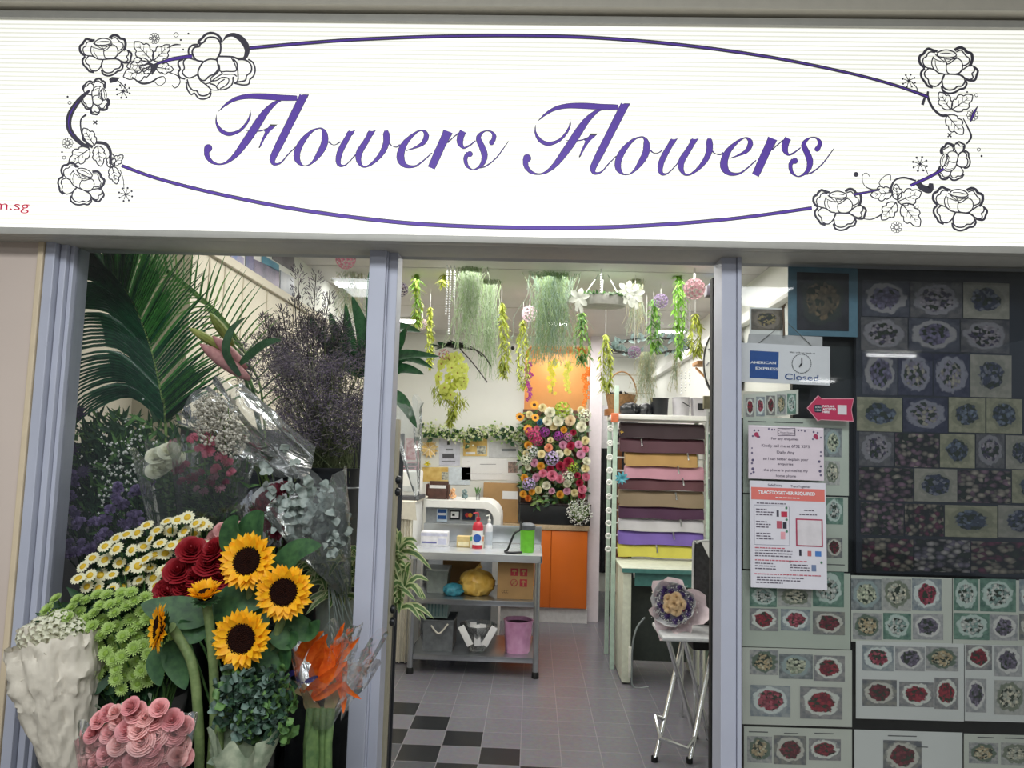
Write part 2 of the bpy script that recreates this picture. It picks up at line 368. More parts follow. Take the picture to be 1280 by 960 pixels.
# ceiling lamps
lampM = M('lamp_tube', 'ffffff', .5, emit=9, var=0)
def lamp(px, py, L_, W_, label):
    c = PZ(px, py, GZ)
    t = Thing('ceiling_lamp', label, 'ceiling lamp', (c.x, c.y, GZ))
    mb = MB(); mb.box(c.x - L_ / 2 - .02, c.x + L_ / 2 + .02, c.y - W_ / 2 - .015, c.y + W_ / 2 + .015, GZ - .02, GZ - .001, .006); t.part('lamp_housing', mb, WHITE)
    mb = MB(); mb.box(c.x - L_ / 2, c.x + L_ / 2, c.y - W_ / 2, c.y + W_ / 2, GZ - .03, GZ - .018, .008); t.part('diffuser', mb, lampM)
lamp(448, 352, .28, .12, 'bright white ceiling lamp just left of the middle post')
lamp(503, 398, .30, .12, 'glowing ceiling lamp just right of the middle post')
lamp(838, 412, .22, .10, 'small glowing ceiling lamp above the roll rack')
lamp(696, 402, .16, .08, 'small ceiling lamp above the arched niche')
# corridor tubes (reflected in the panes)
for k, (x, y) in enumerate(((5.0, -8.3), (5.4, -12))):
    mb = MB(); mb.box(x - .33, x + .33, y - .03, y + .03, 2.95, 2.99, .01)
    solo('corridor_lamp', mb, lampM, 'white tube lamp on the corridor ceiling, mirrored in the %s' % ('photo board', 'right end of the photo board')[k], 'ceiling lamp', 'corridor tube lamps')
# ============================================================ SIGN
YS = -.12
def S(px, py, dy=0): return P(px, py, YS - dy)
darkM = M('vinyl_charcoal', '45424f', .5, var=.03, emit=.10)
purpM = M('vinyl_purple', '5636a0', .5, var=.04, emit=.28)
redM = M('vinyl_red', 'b02040', .5, emit=.5)
def ribM():
    m = bpy.data.materials.new('ribbed_lightbox'); m.use_nodes = True; nt = m.node_tree; b = nt.nodes['Principled BSDF']; L = nt.links.new
    tc = nt.nodes.new('ShaderNodeTexCoord'); wv = nt.nodes.new('ShaderNodeTexWave'); wv.bands_direction = 'Z'; wv.inputs['Scale'].default_value = 25
    r = nt.nodes.new('ShaderNodeValToRGB'); r.color_ramp.elements[0].color = lin('d6d6c8'); r.color_ramp.elements[1].color = lin('fbfbf4'); r.color_ramp.elements[1].position = .45
    L(tc.outputs['Object'], wv.inputs[0]); L(wv.outputs['Fac'], r.inputs[0]); L(r.outputs[0], b.inputs['Base Color']); L(r.outputs[0], b.inputs['Emission Color'])
    b.inputs['Emission Strength'].default_value = .70; b.inputs['Roughness'].default_value = .5; return m
sx0, sx1 = -2.4, 2.4
zt = P(640, 31, YS).z; zb = P(640, 297, YS).z
sign = Thing('shop_sign', 'long white backlit shop sign lettered Flowers Flowers inside an oval', 'sign', (0, YS, zb))
mb = MB(); mb.box(sx0, sx1, YS, YS + .012, zb, zt, 0); sign.part('light_panel', mb, ribM(), smooth=False)
mb = MB(); z2 = P(640, 22, YS).z; z3 = P(640, 306, YS).z
mb.box(sx0, sx1, YS - .012, .05, zt, z2, .003); mb.box(sx0, sx1, YS - .012, YS + .02, z3, zb, .003); mb.box(sx0, sx1, YS + .02, .02, z3, z3 + .012, .002)
sign.part('sign_frame', mb, M('sign_frame_silver', 'b4b2aa', .45, .05, var=.04))
_lay = [0]
class Art:
    def __init__(s): s.mb = MB()
    def rib(s, pts, base=.0004, n=6, closed=False, shrink=0):
        c = catmull(pts, n, closed); _lay[0] = (_lay[0] + 1) % 40; dy = base + _lay[0] * 2e-6; N = len(c); k = len(s.mb.v)
        for i, (x, y, w_) in enumerate(c):
            a = c[(i - 1) % N] if closed else c[max(0, i - 1)]; b = c[(i + 1) % N] if closed else c[min(N - 1, i + 1)]
            tx, ty = b[0] - a[0], b[1] - a[1]; l_ = math.hypot(tx, ty) or 1; nx, ny = -ty / l_, tx / l_; h = max(.02, w_ - shrink) / 2
            s.mb.v += [S(x + nx * h, y + ny * h, dy), S(x - nx * h, y - ny * h, dy)]
        for i in range(N if closed else N - 1):
            a = k + 2 * i; b = k + 2 * ((i + 1) % N); s.mb.face(a, a + 1, b + 1, b)
    def dot(s, x, y, r, base=.0004, n=14):
        _lay[0] = (_lay[0] + 1) % 40; dy = base + _lay[0] * 2e-6
        s.mb.poly([S(x + r * math.cos(2 * PI * i / n), y + r * math.sin(2 * PI * i / n), dy) for i in range(n)])
    def pl(s, pts, base=.0004):
        _lay[0] = (_lay[0] + 1) % 40; dy = base + _lay[0] * 2e-6; s.mb.poly([S(x, y, dy) for x, y in pts])
    def ring(s, x, y, r, w_): s.rib([(x + r * math.cos(2 * PI * i / 8), y + r * math.sin(2 * PI * i / 8), w_) for i in range(8)], closed=True, n=3)
Z1 = (245, 105, 8); Z2 = (360, 130, 8); Z3 = (490, 130, 8)
def tz(z, pts): return [(z[0] + p[0] / z[2], z[1] + p[1] / z[2]) + ((p[2] / z[2],) if len(p) > 2 else ()) for p in pts]
LET = {
 'f': [('r', Z1, [(222,278,4),(300,205,26),(400,148,42),(520,124,54),(680,125,64),(850,137,62),(960,140,58),(1012,142,52)]),
       ('r', Z1, [(540,255,5),(540,320,20),(500,400,28),(430,470,32),(330,500,42),(250,465,42),(205,390,22),(203,308,5)]),
       ('r', Z1, [(850,168,8),(790,190,40),(700,275,66),(620,390,82),(550,500,82),(480,600,75),(400,705,56),(320,775,32),(240,803,18),(160,780,36),(112,720,52),(108,650,60)]),
       ('d', Z1, (122,642,42)), ('r', Z1, [(500,468,6),(560,470,10),(650,468,14),(720,440,10)]),
       ('p', Z1, [(740,403),(815,405),(735,480),(690,545),(640,640),(625,640),(650,570),(690,478),(675,462),(715,440)])],
 'l': [('r', Z1, [(1075,118,86),(1040,190,84),(1000,270,84),(920,430,80),(850,570,80),(795,680,72),(765,755,62),(785,800,34),(850,785,18),(920,705,14),(995,630,10)]),
       ('p', Z1, [(1005,172),(1030,125),(1070,103),(1132,105),(1100,165)])],
 'o': [('c', Z2, [(310,242,14),(230,278,32),(145,370,60),(95,470,68),(95,560,60),(155,618,14),(235,592,22),(310,500,60),(362,400,72),(368,310,64),(350,258,30)]),
       ('r', Z2, [(405,375,20),(440,405,10),(480,405,10),(525,375,14)])],
 'w': [('r', Z2, [(632,275,50),(570,380,60),(520,480,62),(502,570,54),(522,614,36),(570,612,16),(620,570,12),(685,495,14)]),
       ('r', Z2, [(838,275,54),(770,390,60),(715,480,68),(706,560,56),(740,620,28),(800,620,22),(880,560,40),(950,470,58),(983,380,66),(983,300,66),(980,264,36)]),
       ('p', Z2, [(578,300),(600,268),(640,270),(675,258),(645,315)]), ('p', Z2, [(782,300),(803,268),(845,270),(880,260),(850,315)]),
       ('r', Z2, [(1005,385,20),(1040,418,10),(1085,430,12),(1120,408,20)])],
 'e': [('r', Z3, [(138,468,8),(220,440,20),(305,395,44),(342,330,56),(332,284,40),(290,264,16),(220,300,30),(130,390,60),(88,490,78),(92,565,78),(140,618,46),(230,622,24),(310,570,16),(400,488,12)])],
 'r': [('r', Z3, [(560,272,100),(545,310,94),(505,390,84),(455,500,84),(420,580,80),(392,640,76)]),
       ('r', Z3, [(555,388,16),(600,345,12),(665,290,14)]), ('r', Z3, [(712,272,66),(685,330,72),(682,390,62),(715,437,26),(770,418,18),(835,368,12)])],
 's': [('r', Z3, [(1005,380,46),(1022,320,44),(992,278,22),(940,268,12),(885,300,36),(866,350,56),(900,430,64),(925,510,66),(908,590,48),(855,642,24),(800,655,14),(748,612,36),(735,540,44),(765,490,46)]),
       ('d', Z3, (996,384,28)), ('d', Z3, (778,500,31)), ('r', Z3, [(880,640,10),(930,625,16),(985,590,14),(1050,530,14),(1110,450,12),(1165,373,8)])],
}
def w2(x, y): return 652.5 + (x - 254) * 1.0236, y + 11.5 - (x - 345) * .0121
for word in (0, 1):
    for ch, strokes in LET.items():
        A = Art(); B = Art()
        for kind, z, data in strokes:
            if kind == 'd':
                (x, y), = tz(z, [data[:2]]); r_ = data[2] / 8
                if word: x, y = w2(x, y)
                A.dot(x, y, r_); B.dot(x, y, r_ - .55, .0009)
            else:
                q = tz(z, data)
                if word: q = [w2(p[0], p[1]) + tuple(p[2:]) for p in q]
                if kind == 'p':
                    A.pl(q); cx = sum(p[0] for p in q) / len(q); cy = sum(p[1] for p in q) / len(q); B.pl([(cx + (p[0] - cx) * .84, cy + (p[1] - cy) * .84) for p in q], .0009)
                else:
                    A.rib(q, closed=kind == 'c', n=8); B.rib(q, .0009, closed=kind == 'c', n=8, shrink=1.15)
        pa = sign.part('letter', A.mb, darkM, smooth=False); sign.part('letter_fill', B.mb, purpM, parent=pa, smooth=False)
# oval line
A = Art(); B = Art()
for pts in ([(312,60,5),(420,51,5),(530,46,5),(640,44.5,5),(740,47,5),(850,56,5),(960,71,4.6),(1060,91,4.2),(1120,107,4.2),(1160,121,4.6)],
            [(152,207,4.4),(200,224,4.6),(280,244,5),(380,263,5.4),(500,278,5.6),(620,284,5.6),(760,284,5.6),(900,275,5),(1015,260,4.6)],
            [(112,113,3),(100,124,6),(88,142,7.5),(86,158,7),(92,170,6.5),(104,181,5),(112,183,4)],
            [(196,80,2.5),(215,74,5),(240,70,5)], [(1068,243,4),(1085,240,3),(1100,237,2.2)], [(1138,232,4),(1160,222,4.5),(1180,211,4)],
            [(1222,133,1),(1217,142,4),(1213,152,2)]):
    A.rib(pts, n=10); B.rib(pts, .0009, n=10, shrink=6 if pts[0][0] == 112 else (3.0 if pts[0][0] == 312 else 2.0))
A2 = sign.part('oval_line', A.mb, darkM, smooth=False); sign.part('line_fill', B.mb, purpM, parent=A2, smooth=False)
PEO = [(4,[(420,105),(380,95),(340,82),(312,105),(300,125),(270,145),(265,190),(285,225),(315,245)]),(2,[(400,115),(360,110),(335,125),(325,150),(300,165),(295,200),(320,240),(365,250)]),
 (3.5,[(310,250),(280,285),(285,330),(315,370),(335,400),(380,415)]),(2.2,[(345,250),(310,285),(315,320),(340,345),(350,385),(400,405),(440,380),(470,330),(475,300),(430,290),(390,260),(345,250)]),
 (3.2,[(455,400),(470,445),(520,465),(570,455),(610,430),(650,420),(670,380),(655,355)]),(2.4,[(480,300),(460,350),(470,410),(510,435),(560,430),(590,405),(630,400),(655,360),(640,320),(600,305),(540,300),(480,300)]),
 (3.5,[(730,235),(765,270),(755,310),(740,350),(700,355),(665,345)]),(2.2,[(600,298),(640,260),(690,228),(730,235),(735,275),(715,295),(725,330),(690,345),(640,325),(600,298)]),
 (4.5,[(565,95),(610,72),(650,85),(670,110),(710,125),(718,170),(705,215),(690,230)]),(2,[(580,110),(620,95),(645,120),(665,145),(690,165),(690,200),(660,222),(635,225)]),
 (2,[(415,140),(430,110),(490,92),(550,105),(580,130),(570,150),(520,160),(450,155),(415,140)]),(1.4,[(440,125),(500,120),(560,130)]),(1.4,[(470,150),(500,195),(560,160)]),(1.4,[(485,170),(550,172),(590,150)]),
 (1.8,[(385,150),(370,200),(385,250),(430,290),(480,300)]),(1.2,[(400,180),(405,230),(430,275)]),(1.4,[(385,165),(430,185),(480,200)]),(1.4,[(400,130),(440,165),(500,205)]),
 (1.8,[(500,200),(495,250),(510,290),(560,300),(610,285),(635,240),(625,190),(590,165),(560,180),(530,205),(500,215)])]
def peony(cx, cy, s_, rot=0, mir=1, lab=None):
    A = Art(); a = math.radians(rot); ca, sa = math.cos(a), math.sin(a)
    for w_, pts in PEO:
        q = []
        for x, y in pts:
            u, v = (x - 510) * mir / 6.85 * s_, (y - 268) / 6.85 * s_; q.append((cx + u * ca - v * sa, cy + u * sa + v * ca, w_ * .85 * max(.8, s_)))
        A.rib(q, n=4)
    sign.part('peony_drawing', A.mb, darkM, smooth=False)
for a in ((132,70,.87,-6),(118,121,.6,80),(101,232,.84,22),(1185,88,1,0),(1193,202,.68,-78),(1199,261,.94,4),(1049,262,.9,0)): peony(*a)
Z6 = (180, 30, 8.53); A = Art()
for w_, pts in ((4,[(600,210),(580,190),(620,150),(660,110),(720,95),(780,115),(820,160),(830,200)]),(3,[(590,245),(600,215),(640,190),(670,150),(720,140),(780,155),(815,210),(815,290),(790,350),(770,380)]),(3,[(580,220),(520,225),(480,260),(475,310),(490,345)]),(3,[(590,240),(540,250),(515,290),(525,340),(560,385),(630,400)]),
 (3,[(1060,365),(1000,370),(940,350),(800,345)]),(2.4,[(630,405),(540,380),(470,365),(430,385),(420,420),(430,470),(410,510),(430,550),(480,575),(530,560),(570,540)]),(3,[(420,375),(375,395),(365,430),(385,480),(365,520),(385,570),(440,585)]),
 (2.6,[(460,590),(480,660),(520,705),(560,710),(590,755),(640,765),(690,745),(715,710)]),(2.6,[(450,620),(460,690),(500,750),(540,740),(580,790),(640,800),(700,775),(715,730)]),(2.4,[(570,545),(600,600),(670,655),(715,700)]),
 (2.6,[(770,380),(700,375),(640,400),(600,450),(575,520),(600,590),(650,600),(690,560),(750,530),(790,480),(785,410),(770,380)]),(2,[(800,430),(805,490),(760,540),(715,575),(710,620),(650,640)]),
 (2,[(790,370),(780,400),(810,500),(880,505),(980,500),(970,430),(930,360)]),(2.4,[(950,370),(990,420),(1000,500),(1000,600),(960,630)]),(2,[(820,510),(850,535),(950,535),(990,560)]),(2,[(710,620),(770,570),(830,535)]),(2.4,[(700,635),(760,655),(800,700),(880,690),(940,640),(950,560)]),(2,[(710,610),(780,600),(830,570),(900,580),(890,640),(810,690)]),(2,[(780,660),(810,620),(860,590)]),(2,[(680,655),(720,700),(800,705)]),
 (2.6,[(1000,380),(1060,380),(1110,400),(1145,450),(1140,510),(1095,550),(1080,600),(1020,615),(980,620)]),(2.6,[(1110,375),(1160,410),(1185,480),(1170,550),(1130,590),(1115,640),(1050,650),(960,630)])):
    A.rib([(Z6[0] + x / Z6[2], Z6[1] + y / Z6[2], w_ * .8) for x, y in pts], n=5)
A.rib([(Z6[0] + x / Z6[2], Z6[1] + y / Z6[2], w_ / Z6[2]) for x, y, w_ in [(845,180,8),(880,132,30),(950,115,44),(1025,150,62),(1080,215,66),(1100,280,56),(1085,345,44),(1060,372,26)]], n=6)
sign.part('peony_drawing', A.mb, darkM, smooth=False)
# leaves, rosettes, sprigs, curls
def fl(nm):
    sign.part(nm, A.mb, darkM, smooth=False)
def aleaf(x, y, dx, dy, wf=.95):
    L_ = math.hypot(dx, dy); ux, uy = dx / L_, dy / L_; vx, vy = -uy, ux
    up = [(0,0),(.12,.2),(.3,.3),(.36,.25),(.5,.34),(.64,.3),(.68,.2),(.85,.16),(1,0)]
    for s_ in (1, -1): A.rib([(x + ux * a * L_ + vx * b * L_ * s_ * wf, y + uy * a * L_ + vy * b * L_ * s_ * wf, 1.55) for a, b in up], n=3)
    A.rib([(x, y, 1.6), (x + dx * .45, y + dy * .45, 1), (x + dx * .8, y + dy * .8, .5)], n=2)
    for a, b in ((.3,.15),(.5,.17),(.66,.1)):
        for s_ in (1, -1): A.rib([(x + ux * a * L_, y + uy * a * L_, .9), (x + ux * (a + .14) * L_ + vx * b * L_ * s_, y + uy * (a + .14) * L_ + vy * b * L_ * s_, .5)], n=1)
for q in ((190,76,-22,-24),(192,76,20,-20),(188,80,-30,3),(195,84,22,3),(194,88,-20,-4),(190,82,-36,14,),
          (118,182,-14,-22),(112,186,-26,18),(122,182,4,26),(138,210,2,-18),(140,208,6,22),(140,206,14,-12),
          (1188,137,-14,-22),(1190,137,26,-18),(1184,144,20,24),
          (1120,253,-18,22),(1128,255,22,28),(1122,252,30,-12),(1116,240,-28,4),(1122,250,-2,-20)): A = Art(); aleaf(*q); fl('leaf_drawing')
def ros(x, y, r):
    for k in range(10): A.ring(x + r * .72 * math.cos(k * PI / 5), y + r * .72 * math.sin(k * PI / 5), r * .24, .8)
    A.ring(x, y, r * .32, 1.2)
for q in ((193,48,7),(84.5,179,7),(1215.5,144,7.5),(1120.5,284,7.5)): A = Art(); ros(*q); fl('rosette_drawing')
def spr(x, y, r):
    for k in range(8):
        a = k * PI / 4 + .3; A.rib([(x, y, 1.2), (x + r * .8 * math.cos(a), y + r * .8 * math.sin(a), .8)], n=1); A.dot(x + r * math.cos(a), y + r * math.sin(a), r * .16)
    A.dot(x, y, r * .2)
for q in ((154,114,8.5),(157,243,8.5),(1136,101,8),(1150,205,9)): A = Art(); spr(*q); fl('sprig_drawing')
for x, y in ((119,153),(1187,169)):
    A = Art()
    for k in range(4): A.rib([(x, y, 1.6), (x + 3.5 * math.cos(k * PI / 2 + .8), y + 3.5 * math.sin(k * PI / 2 + .8), 2)], n=1)
    fl('cross_drawing')
for x, y, r in ((235.5,42,1.3),(226,50,1.3),(229,62,1.3),(84.5,121,1.4),(77.5,190,1.3),(1209,115,1.2),(1227,195,1.5),(1070,218,3.2)): A = Art(); A.dot(x, y, r); fl('dot')
for x, y, r in ((220,43.5,2.8),(87,128.5,2),(80,197,2),(1220.5,119,2),(1223.5,187,2),(1146,259,2)): A = Art(); A.ring(x, y, r, .9); fl('ring')
for pts in ([(209,60,1),(218,56,1.6),(226,56,.8)],[(145,99,1),(155,108,1.2),(160,116,1)],[(165,96,1),(176,104,2),(188,103,2),(198,97,1.4),(205,96,.8),(206,103,.8),(199,107,.8),(193,102,.8)],[(210,90,1),(222,95,1),(225,103,1),(219,110,1),(215,106,.8)],
    [(108,143,2),(101,150,1.6),(102,166,1.6),(108,178,2.4),(116,184,3)],[(120,178,3),(132,180,3.4),(138,190,3),(137,205,1.6)],[(150,212,.8),(154,224,.8),(155,236,.8)],[(1160,114,2),(1160,122,2.6),(1166,135,2.4),(1176,144,2.6),(1184,144,3)],[(1156,122,2.4),(1153,131,3)],[(1140,103,1),(1146,110,1),(1146,116,.8)],
    [(1204,148,1),(1210,160,1.6),(1214,171,2),(1208,180,1.6)],[(1088,222,.7),(1083,216,.7),(1078,220,.7),(1080,231,.8),(1090,237,1.4),(1100,236,1)],[(1113,226,.8),(1113,219,.8),(1106,220,.8),(1099,228,.9),(1102,234,.9)],
    [(1112,240,3),(1118,226,1.8),(1130,222,2),(1145,226,1.8)],[(1076,273,.8),(1090,274,1.2),(1102,268,1.4)],[(1156,208,1),(1160,218,.8)],[(1146,226,5),(1152,234,6),(1162,237,7),(1164,229,4)]):
    A = Art(); A.rib([(a_,b_,c_*1.3) for a_,b_,c_ in pts], n=5); fl('curl_drawing')
A = Art(); A.pl([(184,76),(192,80),(200,76),(196,86),(190,94),(188,84)]); fl('joint_drawing'); A = Art(); A.pl([(136,99),(140,96),(150,97),(146,102),(138,104)])
fl('joint_drawing')
text_mesh('m.sg', S(-7, 261.5, .0006), S(36, 263, .0006), h=.026, mat=redM, name='web_address', parent=sign.o, off=sign.loc)
# ============================================================ RIGHT DISPLAY WINDOW
def photoM(i, bg1, bg2, pet1, pet2, ring, kind=0, dim=1.0):
    """a printed photograph: a round bouquet (kind 0), a field of blooms (1) or a dark scene (2)"""
    k = 'print_%d' % i
    m = bpy.data.materials.new(k); m.use_nodes = True; nt = m.node_tree; b = nt.nodes['Principled BSDF']; L = nt.links.new
    N = nt.nodes.new
    def mp_(c): c = lin(c); return tuple(x * dim for x in c[:3]) + (1,)
    uv = N('ShaderNodeTexCoord'); oi = N('ShaderNodeObjectInfo')
    ns = N('ShaderNodeTexNoise'); ns.inputs['Scale'].default_value = 6; ns.inputs['Detail'].default_value = 4; ns.noise_dimensions = '4D'
    rw = N('ShaderNodeMath'); rw.operation = 'MULTIPLY'; rw.inputs[1].default_value = 50; L(oi.outputs['Random'], rw.inputs[0])
    L(uv.outputs['UV'], ns.inputs['Vector']); L(rw.outputs[0], ns.inputs['W'])
    sub = N('ShaderNodeVectorMath'); sub.operation = 'SUBTRACT'; sub.inputs[1].default_value = (.5, .52, 0); L(uv.outputs['UV'], sub.inputs[0])
    ln = N('ShaderNodeVectorMath'); ln.operation = 'LENGTH'; L(sub.outputs[0], ln.inputs[0])
    wob = N('ShaderNodeMath'); wob.operation = 'MULTIPLY_ADD'; wob.inputs[1].default_value = .32; L(ns.outputs['Fac'], wob.inputs[0]); L(ln.outputs['Value'], wob.inputs[2])
    vo = N('ShaderNodeTexVoronoi'); vo.voronoi_dimensions = '4D'; vo.inputs['Scale'].default_value = 12 if kind != 2 else 8; L(uv.outputs['UV'], vo.inputs['Vector']); L(rw.outputs[0], vo.inputs['W'])
    sep = N('ShaderNodeSeparateColor'); L(vo.outputs['Color'], sep.inputs[0])
    r1 = N('ShaderNodeValToRGB'); r1.color_ramp.interpolation = 'CONSTANT'
    e = r1.color_ramp.elements; e[0].color = mp_(pet1); e[1].position = .45; e[1].color = mp_(pet2); e3 = e.new(.75); e3.color = mp_('30402f'); L(sep.outputs[0], r1.inputs[0])
    dk = N('ShaderNodeMath'); dk.operation = 'MULTIPLY'; dk.inputs[1].default_value = .7 if kind != 2 else 1.2; dk.use_clamp = True; L(vo.outputs['Distance'], dk.inputs[0])
    md = N('ShaderNodeMix'); md.data_type = 'RGBA'; md.inputs[7].default_value = mp_('1c2024'); L(dk.outputs[0], md.inputs[0]); L(r1.outputs[0], md.inputs[6])
    rb = N('ShaderNodeValToRGB'); rb.color_ramp.elements[0].position = .35; rb.color_ramp.elements[1].position = .62; rb.color_ramp.elements[0].color = mp_(bg1); rb.color_ramp.elements[1].color = mp_(bg2); L(ns.outputs['Fac'], rb.inputs[0])
    # mask by distance
    rm = N('ShaderNodeValToRGB'); rm.color_ramp.elements[0].position = .46 if kind != 2 else .8; rm.color_ramp.elements[1].position = .49 if kind != 2 else .95
    L(wob.outputs[0], rm.inputs[0])
    rr_ = N('ShaderNodeValToRGB'); q = rr_.color_ramp.elements; q[0].position = .56; q[0].color = (0, 0, 0, 1); q[1].position = .60; L(wob.outputs[0], rr_.inputs[0])
    mx1 = N('ShaderNodeMix'); mx1.data_type = 'RGBA'; L(rr_.outputs[0], mx1.inputs[0]); mx1.inputs[6].default_value = mp_(ring); L(rb.outputs[0], mx1.inputs[7])
    mx2 = N('ShaderNodeMix'); mx2.data_type = 'RGBA'; L(rm.outputs[0], mx2.inputs[0]); L(md.outputs[2], mx2.inputs[6]); L(mx1.outputs[2], mx2.inputs[7])
    L(mx2.outputs[2], b.inputs['Base Color']); b.inputs['Roughness'].default_value = .35
    return m
def card(pts, name, mat, parent, off, dy=0):
    me = bpy.data.meshes.new(name); me.from_pydata([p - off for p in pts], [], [(0, 1, 2, 3)])
    u = me.uv_layers.new(name='UV')
    for i, c in enumerate(((0, 0), (1, 0), (1, 1), (0, 1))): u.data[i].uv = c
    me.materials.append(mat); return link(name, me, parent)
def pcard(x0, y0, x1, y1, Y, name, mat, t, sk=0):
    p = [P(x0, y1 + sk * 0, Y), P(x1, y1 + (x1 - x0) * .029, Y), P(x1, y0 + (x1 - x0) * .029, Y), P(x0, y0, Y)]
    return card(p, name, mat, t.o, t.loc)
def thin(pts, Y, d=.0012):
    """thin sheet with real thickness from px outline (front face at Y)"""
    mb = MB(); f = [P(x, y, Y) for x, y in pts]; n = len(f); k = mb.add(f + [v + Vector((0, d, 0)) for v in f])
    mb.face(*range(k, k + n)); mb.face(*[k + n + i for i in range(n)][::-1])
    for i in range(n): mb.face(k + i, k + n + i, k + n + (i + 1) % n, k + (i + 1) % n)
    return mb
def sheet(x0, y0, x1, y1, Y, label, mat, name='photo_sheet', group=None, cat='photo sheet', tilt=.029):
    w_ = (x1 - x0) * tilt
    pts = [(x0, y1), (x1, y1 + w_), (x1, y0 + w_), (x0, y0)]
    c = P((x0 + x1) / 2, y1, Y)
    t = Thing(name, label, cat, c, group); t.part('paper', thin(pts, Y), mat, smooth=False); return t
DP = [photoM(i, *a, dim=.72) for i, a in enumerate((('3c4150','565a66','8a86a6','6a6480','9a9a9c'),('474a52','6c6c6e','b2acb4','55506a','8c8c92'),('8f9084','a4a296','46506a','8a90a0','8f9084'),('2b2f48','41465c','a09cb0','b8b4a4','8a8c98',1),('35383c','6a6a60','9c7c90','c0b8a8','77786e',2),('30304c','55506a','b8b09c','7c3a58','a49c90',2),('8a8c74','a6a68c','4c5a70','7c8ca0','8a8c74'),('505468','8a8890','c8c4c0','8c8498','6c6c84',2)))]
LP = [photoM(20 + i, *a, dim=1.25) for i, a in enumerate((('6c7074','92908e','a42c3c','7c1c30','c8ccc4'),('7c8084','a8a8a4','c8b48c','d8d0b0','5a6a5c'),('5c6468','8a9090','d8dcc0','b0bca0','8c9c9c'),('707c84','9aa0a0','c05c6c','983048','c4ccc8'),('4a6a60','6c8c7c','dce0d8','98b4ac','b0c0b8'),('84888a','a8a8a8','6c6478','8c8498','c4c4c0'),('5c6068','84847c','6c2430','8c3440','b8b8ae'),('8e9290','b0b0aa','e0dcc4','c0c4b4','707868')))]
sheetM = M('sheet_paper', 'd3d8cc', .35, var=.05, scale=8)
sheetG = M('sheet_paper_green', 'c3cdbf', .35, var=.08, scale=5)
whiteS = M('sheet_paper_white', 'e2e6e2', .35, var=.04, scale=6)
boardM = M('display_board_navy', '2a3038', .3, var=.2, scale=4)
mb = MB(); p0 = P(992, 700, .09).x
mb.box(p0, 2.45, .09, .11, .0, HB + .12); mb.box(P(922, 700, .09).x, p0, .09, .11, 0, P(960, 523, .09).z)
o = struct('wall_display', mb, M('display_backing_dark', '1d2426', .4, var=.25, scale=3))
board = Thing('photo_board', 'dark navy board covered in rows of old flower and wedding photographs', 'photo board', P(1180, 718, .06))
board.part('backing', thin([(1070, 716), (1420, 726), (1420, 347), (1070, 337)], .06, .012), boardM, smooth=False)
rows = [([1077,1137,1203,1262],350,395,(0,1,2)),([1075,1135,1200,1262],397,438,(1,0,1)),([1077,1122,1166,1212,1265],440,493,(0,3,3,2)),([1070,1128,1185,1232,1278],495,538,(6,3,6,6)),
        ([1073,1118,1174,1219,1256,1300],540,582,(1,4,6,1,2)),([1073,1142,1197,1264,1320],584,625,(4,2,4,6)),([1075,1130,1180,1247,1310],628,668,(4,5,6,2)),([1077,1142,1213,1290],673,713,(5,7,5))]
for xs, y0, y1, ks in rows:
    for a, b, k in zip(xs, xs[1:], ks):
        j = random.uniform(-1, 1); pcard(a + 1, y0 + j + (a - 1072) * .02, b - .5, y1 + j * .5 + (a - 1072) * .02, .0585 - .0002 * (k + random.random()), 'photo', DP[k], board)
t = sheet(985, 333, 1072, 419, .05, 'teal-bordered picture of an outdoor flower stand above the closed sign', M('teal_card', '54798a', .4, var=.1, scale=40), 'framed_picture', cat='picture')
pcard(996, 340, 1061, 412, .0485, 'photo', photoM(40, '20262e', '3a3c46', '7c7058', 'a08c6c', '3a4440', 1, .6), t)
t = sheet(937, 384, 981, 419, .035, 'small white-bordered photo of a round bouquet above the closed sign', whiteS, 'photo_print', cat='photo')
pcard(939, 386, 978, 412, .034, 'photo', photoM(41, '5c5850', '807868', 'c0b078', '4c4a50', '8c8478', 0, .8), t)
mb = MB(); pa = P(931, 526, .045)
t = sheet(929, 493, 998, 524, .045, 'strip of five small bouquet photos tucked below the closed sign', sheetM, 'photo_strip', cat='photo strip', tilt=-.09)
for k in range(5): pcard(932 + k * 13, 497 - k * 1.3, 943 + k * 13, 521 - k * 1.0, .044, 'photo', LP[(k * 3) % 8], t)
def psheet(x0, y0, x1, y1, label, ph, mat, grp='sheets of bouquet photos in the right window', Y=.03, lines=()):
    t = sheet(x0, y0, x1, y1, Y, label, mat, group=grp)
    for q in ph: pcard(*q[:4], Y - .0006 - random.random() * .0004, 'photo', LP[q[4]], t)
    for (a, b, c_) in lines: t.part('caption', thin([(a, b + 1.2), (c_, b + 1.2 + (c_ - a) * .029), (c_, b + (c_ - a) * .029), (a, b)], Y - .0008, .0004), M('caption_ink', '5c6060', .6))
    return t
psheet(929,521,1061,616,'greenish photo sheet peeking out behind the pink notice',[(1030,535,1052,571,2),(1031,576,1050,606,7)],sheetG,lines=((935,526,958),(968,527,1004)))
psheet(929,618,1060,711,'photo sheet peeking out behind the red-headed safety poster',[(1031,622,1054,655,4),(1033,672,1053,697,6)],sheetG,Y=.031,lines=((1034,705,1056),))
psheet(928,713,1063,808,'photo sheet of six red bouquets just below the safety poster',[(937,733,971,758,4),(973,734,1014,758,7),(1016,714,1055,758,4),(937,760,973,788,0),(976,761,1013,788,3),(1016,764,1056,793,6)],sheetG)
psheet(928,809,1065,905,'photo sheet of five bouquets with two large red ones',[(937,812,973,843,1),(974,817,1016,848,2),(1017,819,1056,851,0),(938,856,988,895,3),(1000,858,1053,898,0)],sheetM,Y=.0305)
